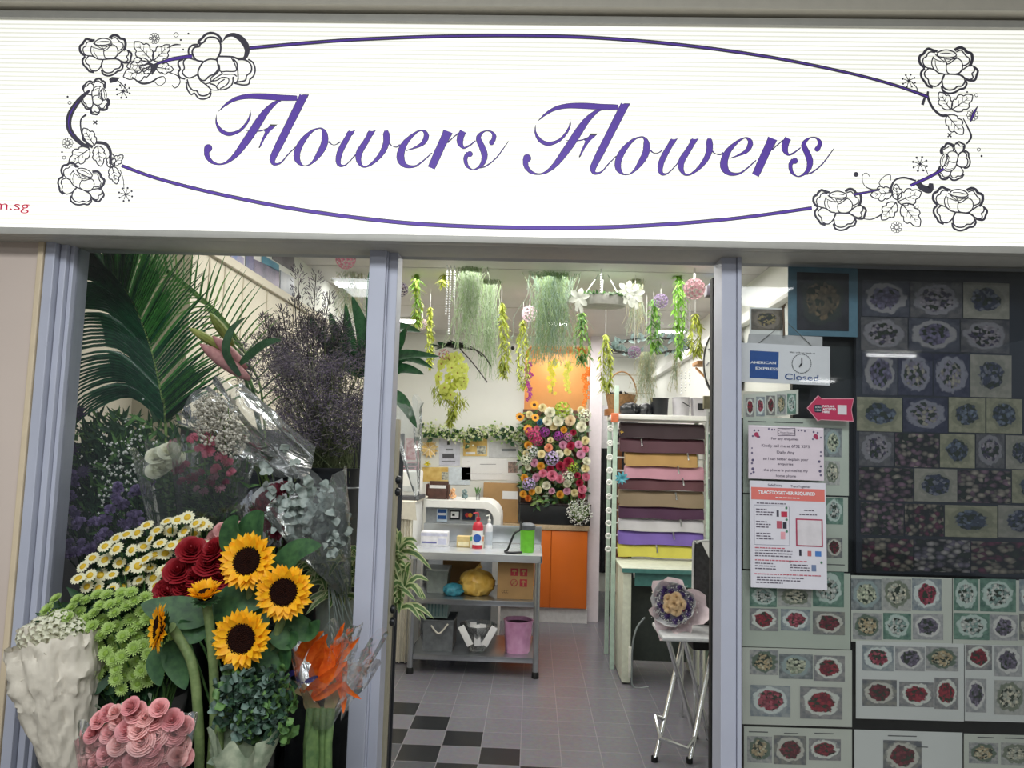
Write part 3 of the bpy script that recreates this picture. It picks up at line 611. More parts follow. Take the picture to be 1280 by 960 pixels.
psheet(930,908,1065,1000,'bottom left photo sheet with a row of three bouquets',[(934,920,965,953,1),(967,919,1008,955,6),(1011,923,1051,950,0)],sheetM,Y=.031,lines=((936,914,960),(980,916,998),(1018,916,1042)))
psheet(1064,719,1190,802,'photo sheet of six pale bouquets under the navy board',[(1064,723,1102,762,2),(1103,723,1139,763,7),(1140,723,1177,763,3),(1066,766,1102,799,1),(1104,766,1139,799,4),(1141,767,1179,799,5)],sheetM,Y=.031)
psheet(1191,723,1330,806,'photo sheet with teal-toned bouquets at right edge under the navy board',[(1192,723,1223,763,4),(1225,723,1270,764,4),(1274,724,1310,764,3),(1192,766,1237,799,4),(1238,768,1272,800,5),(1274,767,1310,800,6)],sheetM,Y=.0315)
psheet(1070,801,1205,898,'white photo sheet of six bouquets, largest in lower middle',[(1078,806,1117,838,3),(1119,808,1156,838,5),(1157,808,1198,838,1),(1078,849,1121,882,6),(1124,852,1167,883,0),(1168,847,1198,886,0)],whiteS,Y=.029)
psheet(1206,805,1345,901,'white photo sheet cut by right edge of the view',[(1207,806,1240,837,0),(1243,807,1278,845,5),(1207,848,1233,890,5),(1243,850,1282,893,7)],whiteS,Y=.0295)
psheet(1068,912,1203,1010,'mostly blank white sheet with one dark red bouquet photo at bottom',[(1104,925,1152,965,6)],whiteS,Y=.03,lines=((1110,919,1146),(1146,933,1160)))
psheet(1205,917,1345,1010,'bottom right sheet with two small pale bouquet photos',[(1211,928,1248,954,1),(1251,928,1290,956,7)],sheetM,Y=.0305,lines=((1222,921,1242),(1256,922,1280)))
# hanging closed sign
blueM = M('card_blue', '1d4f94', .4, var=.04); inkM = M('ink_dark', '26262c', .6); inkB = M('ink_blue', '1f4a86', .5); whM = M('ink_white', 'eef0f0', .5, var=.01)
cs = Thing('closed_sign', 'white hanging card sign reading Closed with a blue square and clock', 'sign', P(982, 482, .022))
cs.part('card', thin([(925, 477), (1037.5, 482), (1037.5, 433.5), (925, 428)], .022, .003), M('sign_card_white', 'e2e4e6', .4, var=.02), smooth=False)
bs = cs.part('blue_square', thin([(937, 472), (972.5, 474), (973.5, 440), (937.5, 438)], .0212, .0004), blueM, smooth=False)
text_mesh('AMERICAN', P(938, 454.5, .0206), P(970, 455.3, .0206), .0072, whM, 'lettering', cs.o, cs.loc, bold=.02)
text_mesh('EXPRESS', P(944.5, 461.8, .0206), P(973, 463, .0206), .0072, whM, 'lettering', cs.o, cs.loc, bold=.02)
text_mesh('Closed', P(981, 474, .0206), P(1023, 476.3, .0206), .0165, inkB, 'lettering', cs.o, cs.loc, bold=.012)
text_mesh('We will be back at', P(987, 441, .0206), P(1019, 442.6, .0206), .0042, inkM, 'lettering', cs.o, cs.loc)
A = MB()
for i in range(28):
    a = 2 * PI * i / 28; r_ = 11.5; a2 = a + .15
    A.quad(*[P(1002 + r * math.cos(q), 454.5 + r * math.sin(q), .0206) for r, q in ((r_, a), (r_ + .9, a), (r_ + .9, a2), (r_, a2))])
cs.part('clock_dial', A, inkM, smooth=False)
A = MB(); A.poly([P(1001.4, 455, .0205), P(1003, 455, .0205), P(1003, 447, .0205), P(1001.6, 447, .0205)]); A.poly([P(1001.2, 454, .0204), P(1003, 455.4, .0204), P(999.6, 459.4, .0204), P(998.6, 458, .0204)]); cs.part('clock_hands', A, inkM, smooth=False)
mb = MB(); mb.tube([P(944.5, 432, .024), P(981, 403, .024)], .0009); mb.tube([P(1018.5, 436, .024), P(985, 404, .024)], .0009); cs.part('string', mb, M('string_grey', '60625c', .8))
mb = MB(); mb.tube([P(980, 420, .02), P(979, 384, .015), P(981, 381, .02)], .003); mb.blob(P(979, 384, .014), .006); cs.part('hook', mb, M('hook_metal', '6c5c4c', .4, .6))
solo('card_sign', thin([(934, 430), (1028, 434), (1028, 421), (936, 417)], .0275, .001), M('card_greywhite', 'b6b8b8', .5), 'blank grey-white card tucked behind the top of the closed sign', 'card')
mb = MB(); mb.box(-.05, .05, 0, 0, 0, 0)
# pink arrow
ar = Thing('arrow_sticker', 'pink arrow sticker pointing left beside the closed sign', 'sticker', P(1040, 530, -.006))
ap = [(1008.5, 510), (1022, 526.5), (1026, 525), (1067, 527), (1064.5, 512), (1067.5, 498), (1027, 498), (1022.5, 494)]
ar.part('border', thin(ap, -.0062, .0006), M('sticker_pale_pink', 'd99aa6', .5), smooth=False)
cx, cy = 1042, 511; ar.part('arrow_face', thin([(cx + (x - cx) * .965, cy + (y - cy) * .93) for x, y in ap], -.0068, .0004), M('sticker_crimson', 'b83457', .45, var=.05), smooth=False)
ar.part('badge', thin([(1018, 514.5), (1020, 515.5), (1026, 515.5), (1027.5, 514), (1027.5, 507.5), (1026, 506), (1019, 506), (1017.5, 507.5)], -.0074, .0003), M('badge_navy', '20283a', .5), smooth=False)
for q in ((('SCAN',1019,510,1026.5)),(('HERE',1019,513.6,1026.5))): text_mesh(q[0], P(q[1], q[2], -.0078), P(q[3], q[2] + .2, -.0078), .0042, whM, 'lettering', ar.o, ar.loc)
for q in (('PAYLAH!',1028.5,509,1043),('ACCEPTED',1028.5,512.6,1045),('HERE',1028.5,516,1037)): text_mesh(q[0], P(q[1], q[2], -.0075), P(q[3], q[2] + .3, -.0075), .0055, whM, 'lettering', ar.o, ar.loc, bold=.03)
ar.part('white_square', thin([(1047, 518), (1058.5, 518.4), (1058.5, 506.6), (1047, 506.2)], -.0074, .0003), M('sticker_white', 'd6d0d2', .5), smooth=False)
# pink notice
nt1 = Thing('notice', 'pale pink flower-cornered paper notice above the safety poster', 'notice', P(983, 602, -.006))
nt1.part('paper', thin([(935.5, 598), (1030, 601), (1029.5, 535), (935.5, 531)], -.0065, .0008), M('notice_pink', 'd9ccd3', .5, var=.03), smooth=False)
nt1.part('border', thin([(936.5, 532), (1029, 536), (1029, 537), (936.5, 533)], -.0069, .0003), M('notice_edge', 'ece6ea', .5))
INKN = M('ink_mauve', '5a5060', .7)
for s_, x0, y, x1, h in (('For any enquiries',964,549.5,998,.0066),('Kindly call me at 6732 3575',952,558.3,1012,.0074),('Daily Ang',971,566.6,993,.0070),('so I can better explain your',954,574.5,1010.5,.0066),('enquiries',972,581,991.5,.0060),('the phone is pointed to my',954.5,588.6,1010,.0066),('home phone',970,596,995,.0066)):
    text_mesh(s_, P(x0, y, -.0072), P(x1, y + (x1 - x0) * .03, -.0072), h, INKN, 'lettering', nt1.o, nt1.loc, bold=.008)
A = MB()
for a in range(0, 360, 20):
    q = [(983 + r * math.cos(math.radians(t_)) * 10.5, 540 + r * math.sin(math.radians(t_)) * 3.4) for r, t_ in ((1, a), (1.08, a), (1.08, a + 20), (1, a + 20))]; A.quad(*[P(x, y, -.0071) for x, y in q])
for x0, y0, x1, y1 in ((972, 535, 994, 535.7), (972, 544, 994, 544.7), (972, 535, 972.8, 544.5), (993.4, 535.4, 994.2, 545)): A.quad(P(x0, y0, -.0071), P(x1, y0, -.0071), P(x1, y1, -.0071), P(x0, y1, -.0071))
nt1.part('logo', A, INKN, smooth=False)
text_mesh('Flowers Flowers', P(975.5, 541.5, -.0072), P(991, 542, -.0072), .0045, INKN, 'lettering', nt1.o, nt1.loc)
A = MB(); B = MB()
def disc(mb, x, y, r, Y, n=8): mb.poly([P(x + r * math.cos(2 * PI * i / n), y + r * math.sin(2 * PI * i / n), Y) for i in range(n)])
for x, y in ((945.5, 543), (1019.5, 545.5)): disc(A, x, y, 3, -.0072); disc(A, x + 1.6, y + 2, 2, -.00722)
for x, y, r in ((943,538,1.4),(948,538,1.3),(941,545,1.3),(949,546,1.3),(940,560,1),(940,566,1.3),(941,575,1.8),(940,579,1.4),(941,586,2),(942,590,1.6),(939,592,1.3),(961,536,1.2),(965,537,1.2),(968,537,1.1),(998,538,1.2),(1002,538,1.3),(1006,539,1.1),(1017,540,1.4),(1022,541,1.3),(1026,547,1.2),(1016,549,1.2),(1026,565,1.2),(1026,570,1.2),(1024,577,1.8),(1026,583,1.4),(1025,589,1.9),(1026,594,1.5)): disc(B, x, y, r, -.0071, 6)
nt1.part('rose_print', A, M('print_rose_red', 'a03456', .6)); nt1.part('leaf_print', B, M('print_grey_violet', '5c5470', .6))
# safety poster
tp = Thing('safety_poster', 'white safety poster with a coral heading band on the right window', 'poster', P(985, 738, -.006))
def tq(u, v):      # u,v 0..1 -> px inside poster
    tl, tr, bl, br = (937, 600.5), (1032, 604), (938.5, 734), (1034, 737.5)
    return tuple((tl[i] * (1 - u) + tr[i] * u) * (1 - v) + (bl[i] * (1 - u) + br[i] * u) * v for i in (0, 1))
def tpr(u0, v0, u1, v1, name, mat, Y=-.0072): return tp.part(name, thin([tq(u0, v1), tq(u1, v1), tq(u1, v0), tq(u0, v0)], Y, .0003), mat, smooth=False)
def tpt(s_, u0, v, u1, h, mat, bold=0): text_mesh(s_, P(*tq(u0, v), -.0078), P(*tq(u1, v), -.0078), h, mat, 'lettering', tp.o, tp.loc, bold=bold)
def greek(u0, v, u1, mat, hh=.0085):
    mb = MB(); r_ = random.Random(int(v * 1000)); u = u0
    while u < u1 - .008:
        w_ = min(r_.uniform(.018, .055), u1 - u); mb.poly([P(*tq(a, b), -.0078) for a, b in ((u, v), (u + w_, v), (u + w_, v - hh), (u, v - hh))]); u += w_ + .010
    tp.part('small_print', mb, mat, smooth=False)
INKN = INKN
tpr(0, 0, 1, 1, 'paper', M('poster_white', 'dcd9df', .4, var=.02), -.0066)
tpr(.02, .06, .985, .175, 'heading_band', M('poster_coral', 'd9696c', .5, col2='df7f6c', scale=3))
tpt('TRACETOGETHER REQUIRED', .11, .12, .86, .0085, whM, .03); greek(.34, .155, .66, whM)
tpt('SafeEntry', .24, .045, .43, .006, INKN); tpt('TraceTogether', .54, .05, .8, .006, INKN)
tpr(.60, .34, .955, .60, 'red_frame', M('poster_frame_red', 'a83c58', .5)); tpr(.62, .353, .937, .588, 'white_square', M('sticker_white', 'd6d0d2', .5), -.0076)
for (a, b, c, d) in ((.055,.225,.515,.23),(.055,.595,.515,.6),(.05,.235,.057,.59),(.513,.235,.52,.59)): tpr(a, b, c, d, 'rule', M('poster_rule', '9a98a4', .6))
for s_, u0, v, u1 in (('',.09,.212,.47),('',.08,.27,.22),('',.08,.295,.31),('',.08,.32,.30),('',.08,.385,.22),('',.08,.41,.27),('',.08,.435,.25),('',.08,.495,.28),('',.08,.52,.27),('',.08,.545,.30),('',.71,.265,.84),('',.65,.305,.88)): greek(u0, v, u1, INKN)
PINKI = M('ink_coral', 'c05868', .6)
for s_, u0, v, u1, c in (('',.06,.63,.46,1),('',.06,.655,.55,0),('',.06,.68,.55,0),('',.06,.705,.55,0),('',.06,.745,.74,1),('',.06,.775,.3,0),('',.06,.8,.33,0),('',.06,.825,.33,0),('',.52,.78,.75,0),('',.52,.805,.77,0),('',.52,.83,.77,0),('',.05,.875,.92,1),('',.08,.905,.7,0),('',.08,.93,.65,0),('',.07,.955,.42,0)): greek(u0, v, u1, PINKI if c else INKN)
for q, c in (((.35,.27,.38,.33),'403c48'),((.41,.28,.49,.33),'b8344c'),((.35,.37,.42,.44),'b45868'),((.43,.38,.48,.44),'2c2c38'),((.40,.47,.46,.54),'e0a0a8'),((.64,.63,.67,.69),'2c2c38'),((.75,.64,.80,.69),'c06868'),((.85,.64,.93,.69),'4878b8'),((.80,.77,.86,.83),'7080a0')): tpr(*q, 'pictogram', M('picto_' + c, c, .6))
A = MB()
for u, v in ((.48,.245),(.48,.355),(.48,.465),(.52,.745),(.93,.745)): disc(A, *tq(u, v), 1.6, -.0077)
tp.part('tick_badge', A, M('badge_green', '4c7c60', .6))
# small room-side bits by the jamb
mb = MB(); pbox(mb, 880, 495, 903, 511, 1.895, .03); t0 = solo('picture_box', mb, M('box_olive', '7c7860', .6, var=.2), 'small olive picture box beside the right jamb below the clock', 'box')
pl_ = Thing('print_sheets', 'hanging column of flower print sheets beside the right jamb', 'print sheet', P(890, 630, 1.9))
pl_.part('paper', thin([(885, 622), (897, 632), (899, 513), (883, 511)], 1.9, .001), whiteS)
for k in range(4): pcard(885.5, 515 + k * 28, 890.5, 540 + k * 28, 1.898, 'photo', LP[(k * 3 + 1) % 8], pl_); pcard(891.5, 515 + k * 28, 896.5, 541 + k * 28, 1.898, 'photo', LP[(k * 5 + 2) % 8], pl_)
ptz = P(940, 489, 1.92).z; mb = MB(); mb.box(P(897, 700, 1.93).x, XR, 1.93, 1.96, 0, ptz); struct('wall_side', mb, wallM)
# round wall clock seen at the jamb
ck = Thing('wall_clock', 'large round white clock with a black rim, half hidden behind the right jamb', 'clock', P(905, 500, 2.6))
cc = P(905, 454, 2.6); rt = Matrix.Translation(cc) @ Matrix.Rotation(math.radians(-12), 4, 'Z') @ Matrix.Rotation(PI / 2, 4, 'X')
R_ = .235; mb = MB(); mb.lathe([(R_ * .93, .05), (R_ * .98, .055), (R_, .04), (R_, -.03), (R_ * .8, -.05), (0, -.05)], 48, rt @ Matrix.Diagonal((.55, 1, 1, 1))); ck.part('rim', mb, BLACK)
mb = MB(); mb.lathe([(0, .046), (R_ * .94, .046)], 48, rt @ Matrix.Diagonal((.55, 1, 1, 1))); ck.part('clock_face', mb, WHITE)
mb = MB()
for k in range(12):
    a = k * PI / 6; p = rt @ Matrix.Diagonal((.55, 1, 1, 1)) @ Vector((R_ * .72 * math.cos(a), R_ * .72 * math.sin(a), .05)); q = rt @ Matrix.Diagonal((.55, 1, 1, 1)) @ Vector((R_ * .84 * math.cos(a + .1), R_ * .84 * math.sin(a + .1), .05)); mb.tube([p, q], .004, 5)
ck.part('numeral_marks', mb, M('clock_mark_grey', '8a8c90', .6))
mb = MB(); mb.tube([P(905, 410, 2.6), P(902, 395, 2.6), P(900, 375, 2.6)], .05, 10); solo('porcelain_vase', mb, WHITE, 'white vase-like ornament above the round clock by the right jamb', 'ornament')
mb = MB(); pbox(mb, 884, 356, 900, 369, 2.2, .08, .004); mb.mi = 1; pbox(mb, 889, 352, 900, 357, 2.2, .08, .003); solo('ceiling_projector', mb, [M('projector_grey', '4c4650', .5), M('projector_blue', '2c5078', .5)], 'small dark box with a blue top hanging near the right jamb', 'projector')
mb = MB(); a_ = P(866, 456, 3.0); b_ = P(884, 447, 2.5); c_ = P(884, 475, 2.5)
mb.box(a_.x, XR, 2.86, 3.02, a_.z - .012, a_.z + .012, .003); mb.tube([P(870, 460, 3.0), P(884, 474, 2.9)], .008, 4); solo('shelf_bracket', mb, M('raw_wood', 'b98a58', .6, var=.15), 'small raw wood bracket shelf left of the round clock', 'bracket')
# metal upright with black knobs beside the middle post
up = Thing('metal_upright', 'beige metal upright with black screw knobs beside the middle post', 'upright', P(476, 960, .12))
xa_, xb_ = P(491, 600, .12).x - .012, P(495, 600, .12).x + .004
mb = MB(); mb.box(xa_, xb_, .1, .14, 0, P(492, 524, .12).z, .002); up.part('post', mb, M('upright_beige', 'aaa48e', .5, .2, var=.06))
for x, y in ((494, 600), (495, 615), (488, 778), (486, 762)):
    c = P(x, y, .1); mb = MB(); mb.lathe([(0, 0), (.011, 0), (.013, .006), (.01, .014), (0, .016)], 12, Matrix.Translation(Vector((xb_ - .002, .11, c.z))) @ Matrix.Rotation(PI / 2, 4, 'Y')); up.part('knob', mb, BLACK)
# ============================================================ INTERIOR FURNITURE
def table_xz(px, py, Y): q = P(px, py, Y); return q.x, q.z
# --- steel work table
TYf = 2.95; tz_ = .80; TYb = 3.58
tx0, tx1 = P(512, 690, TYf).x, P(678, 694, TYf).x
tb = Thing('work_table', 'stainless steel work table with two lower shelves in the shop middle', 'table', ((tx0 + tx1) / 2, 3.2, 0))
mb = MB(); mb.box(tx0, tx1, TYf, TYb, tz_ - .012, tz_, .004); mb.box(tx0, tx1, TYf, TYf + .012, tz_ - .05, tz_ - .003, .004); mb.box(tx0, tx0 + .01, TYf, TYb, tz_ - .05, tz_ - .003); mb.box(tx1 - .01, tx1, TYf, TYb, tz_ - .05, tz_ - .003); tb.part('table_top', mb, M('table_steel_lit', 'cfd4d8', .25, .55, var=.05, scale=10))  # top uses a lighter steel: ceiling reflection put into its colour
mb = MB(); mb.box(tx0, tx1, TYb - .02, TYb, tz_ + .001, tz_ + .13, .004); tb.part('splashback', mb, STEEL)
zs1 = P(590, 750, TYf + .03).z; zs2 = P(590, 820, TYf + .03).z
for z in (zs1, zs2):
    mb = MB(); mb.box(tx0 + .02, tx1 - .02, TYf + .03, TYb - .02, z - .008, z, .003); mb.box(tx0 + .02, tx1 - .02, TYf + .03, TYf + .038, z - .035, z - .001, .003); tb.part('shelf', mb, STEEL)
for x in (tx0 + .028, tx1 - .028):
    for y in (TYf + .03, TYb - .04):
        mb = MB(); mb.tube([(x, y, .0), (x, y, tz_ - .013)], .019, 12); f = tb.part('leg', mb, STEEL)
        mb = MB(); mb.lathe([(0, 0), (.024, 0), (.024, .03), (.0195, .04)], 12, Matrix.Translation((x, y, 0))); tb.part('foot', mb, BLACKR, parent=f)
def onbox(px0, px1, pyt, Y, dep, z, name, label, cat, mat, bev=.004, **k):
    x0 = P(px0, pyt, Y).x; x1 = P(px1, pyt, Y).x; zt = P((px0 + px1) / 2, pyt, Y).z
    mb = MB(); mb.box(x0, x1, Y, Y + dep, z + .0005, zt, bev); return solo(name, mb, mat, label, cat, **k), x0, x1, zt
YT = TYf + .30
# tissue style boxes
def printed(name, x0, x1, Y, dep, z0, z1, base, label, cat, extra, bev=.003):
    t = Thing(name, label, cat, ((x0 + x1) / 2, Y + dep / 2, z0)); mb = MB(); mb.box(x0, x1, Y, Y + dep, z0 + .0005, z1, bev); t.part('carton', mb, base)
    for (u0, v0, u1, v1, m, n) in extra:
        mb = MB(); mb.box(x0 + (x1 - x0) * u0, x0 + (x1 - x0) * u1, Y - .0008, Y - .0001, z0 + (z1 - z0) * v0, z0 + (z1 - z0) * v1); t.part(n, mb, m)
    return t
lilM = M('carton_lilac', 'c4c6dc', .5); lilD = M('carton_violet', '6a6ca4', .5)
x0, x1 = P(526, 670, YT).x, P(556, 670, YT).x
printed('glove_box', x0, x1 + .02, YT, .12, tz_, tz_ + .10, M('carton_white', 'dcdce2', .5), 'lilac and white carton at left end of the steel work table', 'box', [(0, .72, 1, .92, lilM, 'stripe'), (.05, .2, .6, .32, lilD, 'caption'), (.65, .15, .95, .55, lilM, 'print')])
x0, x1 = P(571, 670, YT).x, P(588, 670, YT).x
printed('note_box', x0, x1, YT, .08, tz_, tz_ + .075, M('card_tan', 'c8b27c', .6), 'tan note box on the work table beside the red pump bottle', 'box', [(.1, .15, .9, .5, M('label_cream', 'e6dcb8', .6), 'label')])
x0, x1 = P(588.5, 670, YT).x, P(605, 670, YT).x
t = printed('seed_box', x0, x1, YT - .03, .08, tz_, tz_ + .085, M('card_pale', 'd8d2c2', .6), 'pale box with green and orange print just left of the sanitiser bottle', 'box', [(.0, .6, .4, .95, M('print_green', '5ca060', .6), 'print'), (.45, .6, 1, .98, M('print_orange', 'd87838', .6), 'print'), (.15, .2, .6, .35, M('print_green', '5ca060', .6), 'caption')])
def bottle(px, pyt, Y, r, label, body, name='pump_bottle', lab=None, cap=None, cat='bottle', pump=True, z=tz_):
    c = P(px, 670, Y); zt = P(px, pyt, Y).z; h = zt - z
    t = Thing(name, label, cat, (c.x, Y, z)); m = Matrix.Translation((c.x, Y, z + .0005))
    mb = MB(); mb.lathe([(0, 0), (r, 0), (r, h * .62), (r * .8, h * .70), (r * .35, h * .76), (r * .35, h * .8), (0, h * .8)], 20, m); b = t.part('bottle_body', mb, body)
    mb = MB(); mb.lathe([(r * .42, h * .79), (r * .42, h * .87), (r * .15, h * .88), (r * .15, h)], 14, m)
    if pump: mb.tube([(c.x, Y, z + h), (c.x - r * .9, Y - .005, z + h * .98)], r * .15, 8)
    t.part('pump_head', mb, cap or WHITE)
    if lab:
        mb = MB(); mb.lathe([(r * 1.01, h * .1), (r * 1.01, h * .5)], 20, m); t.part('label', mb, lab[0])
        if len(lab) > 1:
            mb = MB(); mb.lathe([(0, .001), (r * .75, .001)], 20, Matrix.Translation((c.x, Y - r * 1.04, z + h * .3)) @ Matrix.Rotation(PI / 2, 4, 'X')); t.part('round_badge', mb, lab[1])
    return t
redM_ = M('bottle_red', 'b8273a', .35)
bottle(597, 641, YT - .02, .038, 'red pump bottle with round blue and white badge on work table', redM_, lab=(M('label_white', 'e4e4e6', .5), M('badge_blue', '2c58a8', .5)), cap=redM_)
bottle(611, 644, YT, .026, 'slim white spray bottle right of the red pump bottle', M('bottle_white', 'dadce2', .35), 'spray_bottle', lab=(M('label_grey', 'b8c0cc', .5),))
# green flask with strap
fx = P(659, 680, TYf + .15); t = Thing('flask_bag', 'lime green insulated flask with black strap on the work table', 'flask', (fx.x, TYf + .15, tz_))
m = Matrix.Translation((fx.x, TYf + .15, tz_ + .0005)); mb = MB(); mb.lathe([(0, 0), (.043, 0), (.047, .01), (.05, .15), (.044, .155), (0, .155)], 24, m @ Matrix.Diagonal((1, .8, 1, 1))); t.part('flask_body', mb, M('lime_fabric', '6cc032', .5, bump=.2))
mb = MB(); mb.lathe([(.05, .155), (.055, .16), (.055, .185), (.045, .19), (.03, .2), (0, .2)], 24, m @ Matrix.Diagonal((1, .8, 1, 1))); t.part('lid', mb, M('lid_grey', '53585e', .4))
pts = [P(651, 652, TYf + .1), P(650, 662, TYf + .08), P(643, 667, TYf + .07), (fx.x - .13, TYf + .06, tz_ + .03), (fx.x - .15, TYf + .06, tz_ + .012), (fx.x - .1, TYf + .05, tz_ + .008), (fx.x - .035, TYf + .07, tz_ + .01)]
mb = MB(); mb.tube([tuple(q) for q in catmull([tuple(p) for p in pts], 5)], .008, 6); t.part('strap', mb, BLACK)
# lower shelf contents
Yc = TYf + .10
kraft = M('kraft_card', 'a98659', .75, var=.08, scale=10)
x0, x1 = P(622, 720, Yc).x, P(667, 720, Yc).x; zt = P(645, 702, Yc).z
t = printed('shipping_box', x0, x1, Yc, .3, zs1, zt, kraft, 'brown shipping carton with red handling symbols on the middle shelf', 'box', [])
red = M('print_red', 'a8323c', .6)
for i, (u, v) in enumerate(((.36, .62), (.62, .62), (.36, .34), (.62, .34))):
    a = x0 + (x1 - x0) * u; b = zs1 + (zt - zs1) * v; s_ = .05; mb = MB()
    if i == 2: mb.tube([(a + s_ / 2 + s_ * .45 * math.cos(k * PI / 8), Yc - .001, b + s_ / 2 + s_ * .45 * math.sin(k * PI / 8)) for k in range(17)], .0025, 4); mb.tube([(a + .01, Yc - .001, b + .01), (a + s_ - .01, Yc - .001, b + s_ - .01)], .002, 4)
    else: mb.box(a, a + s_, Yc - .001, Yc - .0002, b, b + s_)
    t.part('symbol', mb, red)
    if i != 2:
        mb = MB(); mb.box(a + s_ * .42, a + s_ * .58, Yc - .0016, Yc - .001, b + .006, b + s_ - .02); mb.poly([(a + s_ / 2 + s_ * .32 * math.cos(k * PI / 6), Yc - .0014, b + s_ * .55 + s_ * .3 * math.sin(k * PI / 6)) for k in range(7)]); t.part('symbol_cutout', mb, kraft)
text_mesh('CCC', Vector((x0 + .03, Yc - .001, zs1 + .04)), Vector((x0 + .075, Yc - .001, zs1 + .04)), .02, BLACK, 'lettering', t.o, t.loc)
def bag(c, rx, ry, rz, mat, label, name='plastic_bag', ridge=.18, cat='bag', knot=True, n=40):
    mb = MB(); K = 18; cx, cy, cz = c
    for j in range(K + 1):
        ph = PI * j / K - PI / 2
        for i in range(n):
            a = 2 * PI * i / n; w_ = 1 + ridge * (math.sin(a * 7 + ph * 9) * .12 + math.sin(a * 11 - ph * 5) * .1 + math.sin(a * 3 + 1) * .4) * math.cos(ph) * (.5 + .5 * (j / K))
            w_ += ridge * 1.1 * (1 - 2.2 * abs(noise.noise(Vector((math.cos(a) * 2.2, math.sin(a) * 2.2, ph * 1.6 + cx * 9))))) * math.cos(ph) - ridge * .5; z = math.sin(ph); z = -.8 if z < -.8 else z
            mb.v.append(Vector((cx + rx * math.cos(ph) ** .8 * w_ * math.cos(a), cy + ry * math.cos(ph) ** .8 * w_ * math.sin(a), cz + rz * .8 + rz * z + .04 * rz * math.sin(a * 5 + ph * 8))))
    for j in range(K):
        for i in range(n): mb.face(j * n + i, j * n + (i + 1) % n, (j + 1) * n + (i + 1) % n, (j + 1) * n + i)
    if knot: mb.tube([(cx, cy, cz + rz * 1.7), (cx + .01, cy, cz + rz * 1.95), (cx + .03, cy, cz + rz * 2.05)], [.02, .012, .02], 8)
    return solo(name, mb, mat, label, cat)
c = P(595, 748, Yc + .12); bag((c.x, Yc + .12, zs1 + .002), .12, .1, .095, M('bag_yellow', 'd0a13c', .35, col2='e8c468', scale=20, bump=.4, bscale=30), 'bulging yellow plastic bag on the middle shelf of the table')
c = P(566, 748, Yc + .05); bag((c.x, Yc + .06, zs1 + .002), .07, .06, .045, M('bag_teal', '1c6f86', .4, col2='4ca0b4', scale=25, bump=.4), 'small teal striped plastic bag beside the yellow bag', knot=False)
def tub(px0, px1, pyt, Y, dep, z, mat, label, name, cat='tub', taper=.9, lid=None):
    x0 = P(px0, pyt, Y).x; x1 = P(px1, pyt, Y).x; zt = P((px0 + px1) / 2, pyt, Y).z; cx = (x0 + x1) / 2; w_ = (x1 - x0) / 2; h = zt - z
    t = Thing(name, label, cat, (cx, Y + dep / 2, z)); mb = MB(); cy = Y + dep / 2; d2 = dep / 2
    prof = [(taper, 0), (1, h), (1.05, h), (1.05, h - .008), (.97, h - .008), (taper * .97, .005)]
    k = 0
    for s_, zz in prof: mb.add([(cx - w_ * s_, cy - d2 * s_, z + zz + .001), (cx + w_ * s_, cy - d2 * s_, z + zz + .001), (cx + w_ * s_, cy + d2 * s_, z + zz + .001), (cx - w_ * s_, cy + d2 * s_, z + zz + .001)])
    for j in range(len(prof) - 1):
        for i in range(4): mb.face(j * 4 + i, j * 4 + (i + 1) % 4, (j + 1) * 4 + (i + 1) % 4, (j + 1) * 4 + i)
    mb.face(3, 2, 1, 0); e = (len(prof) - 1) * 4; mb.face(e, e + 1, e + 2, e + 3)
    t.part('tub_body', mb, mat, smooth=False)
    if lid: mb = MB(); mb.box(cx - w_ * 1.06, cx + w_ * 1.06, cy - d2 * 1.06, cy + d2 * 1.06, z + h + .002, z + h + .015, .004); t.part('lid', mb, lid)
    return t, zt
clr = M('tub_clear_grey', '8c9490', .3, var=.15)
tub(533, 560, 714, Yc + .1, .2, zs1, clr, 'cloudy plastic tub at left end of the middle shelf', 'plastic_tub', lid=M('tub_lid', 'aab0ae', .4))
mb = MB(); mb.box(P(553, 720, 3.42).x, P(600, 720, 3.42).x, 3.42, 3.5, zs1 + .001, zs1 + .22, .003); solo('storage_box', mb, kraft, 'plain brown carton standing behind the yellow bag', 'box')
t, z_ = tub(529, 567, 775, Yc, .26, zs2, M('crate_grey', '63676a', .6, var=.2), 'dark grey plastic crate with a rope handle on the lowest shelf', 'storage_crate', taper=.97)
mb = MB(); q0 = P(539, 782, Yc - .01); q1 = P(560, 780, Yc - .01); mb.tube([tuple(q) for q in catmull([tuple(q0), ((q0.x + q1.x) / 2, Yc - .03, q0.z - .045), tuple(q1)], 6)], .006, 6); t.part('rope_handle', mb, M('rope_white', 'd0ccc0', .8))
t, _ = tub(532, 561, 753, Yc + .03, .2, z_ + .003, M('tub_mint', '9ab0ac', .4, var=.1), 'pale mint striped tub stacked on the dark grey crate', 'striped_tub')
mb = MB(); x0, x1 = P(533, 765, Yc + .03).x, P(560, 765, Yc + .03).x
for k in range(6): mb.box(x0 + .01 + k * .024, x0 + .019 + k * .024, Yc + .024, Yc + .029, z_ + .02, z_ + .1)
t.part('stripes', mb, M('stripe_teal', '5c7c7c', .5))
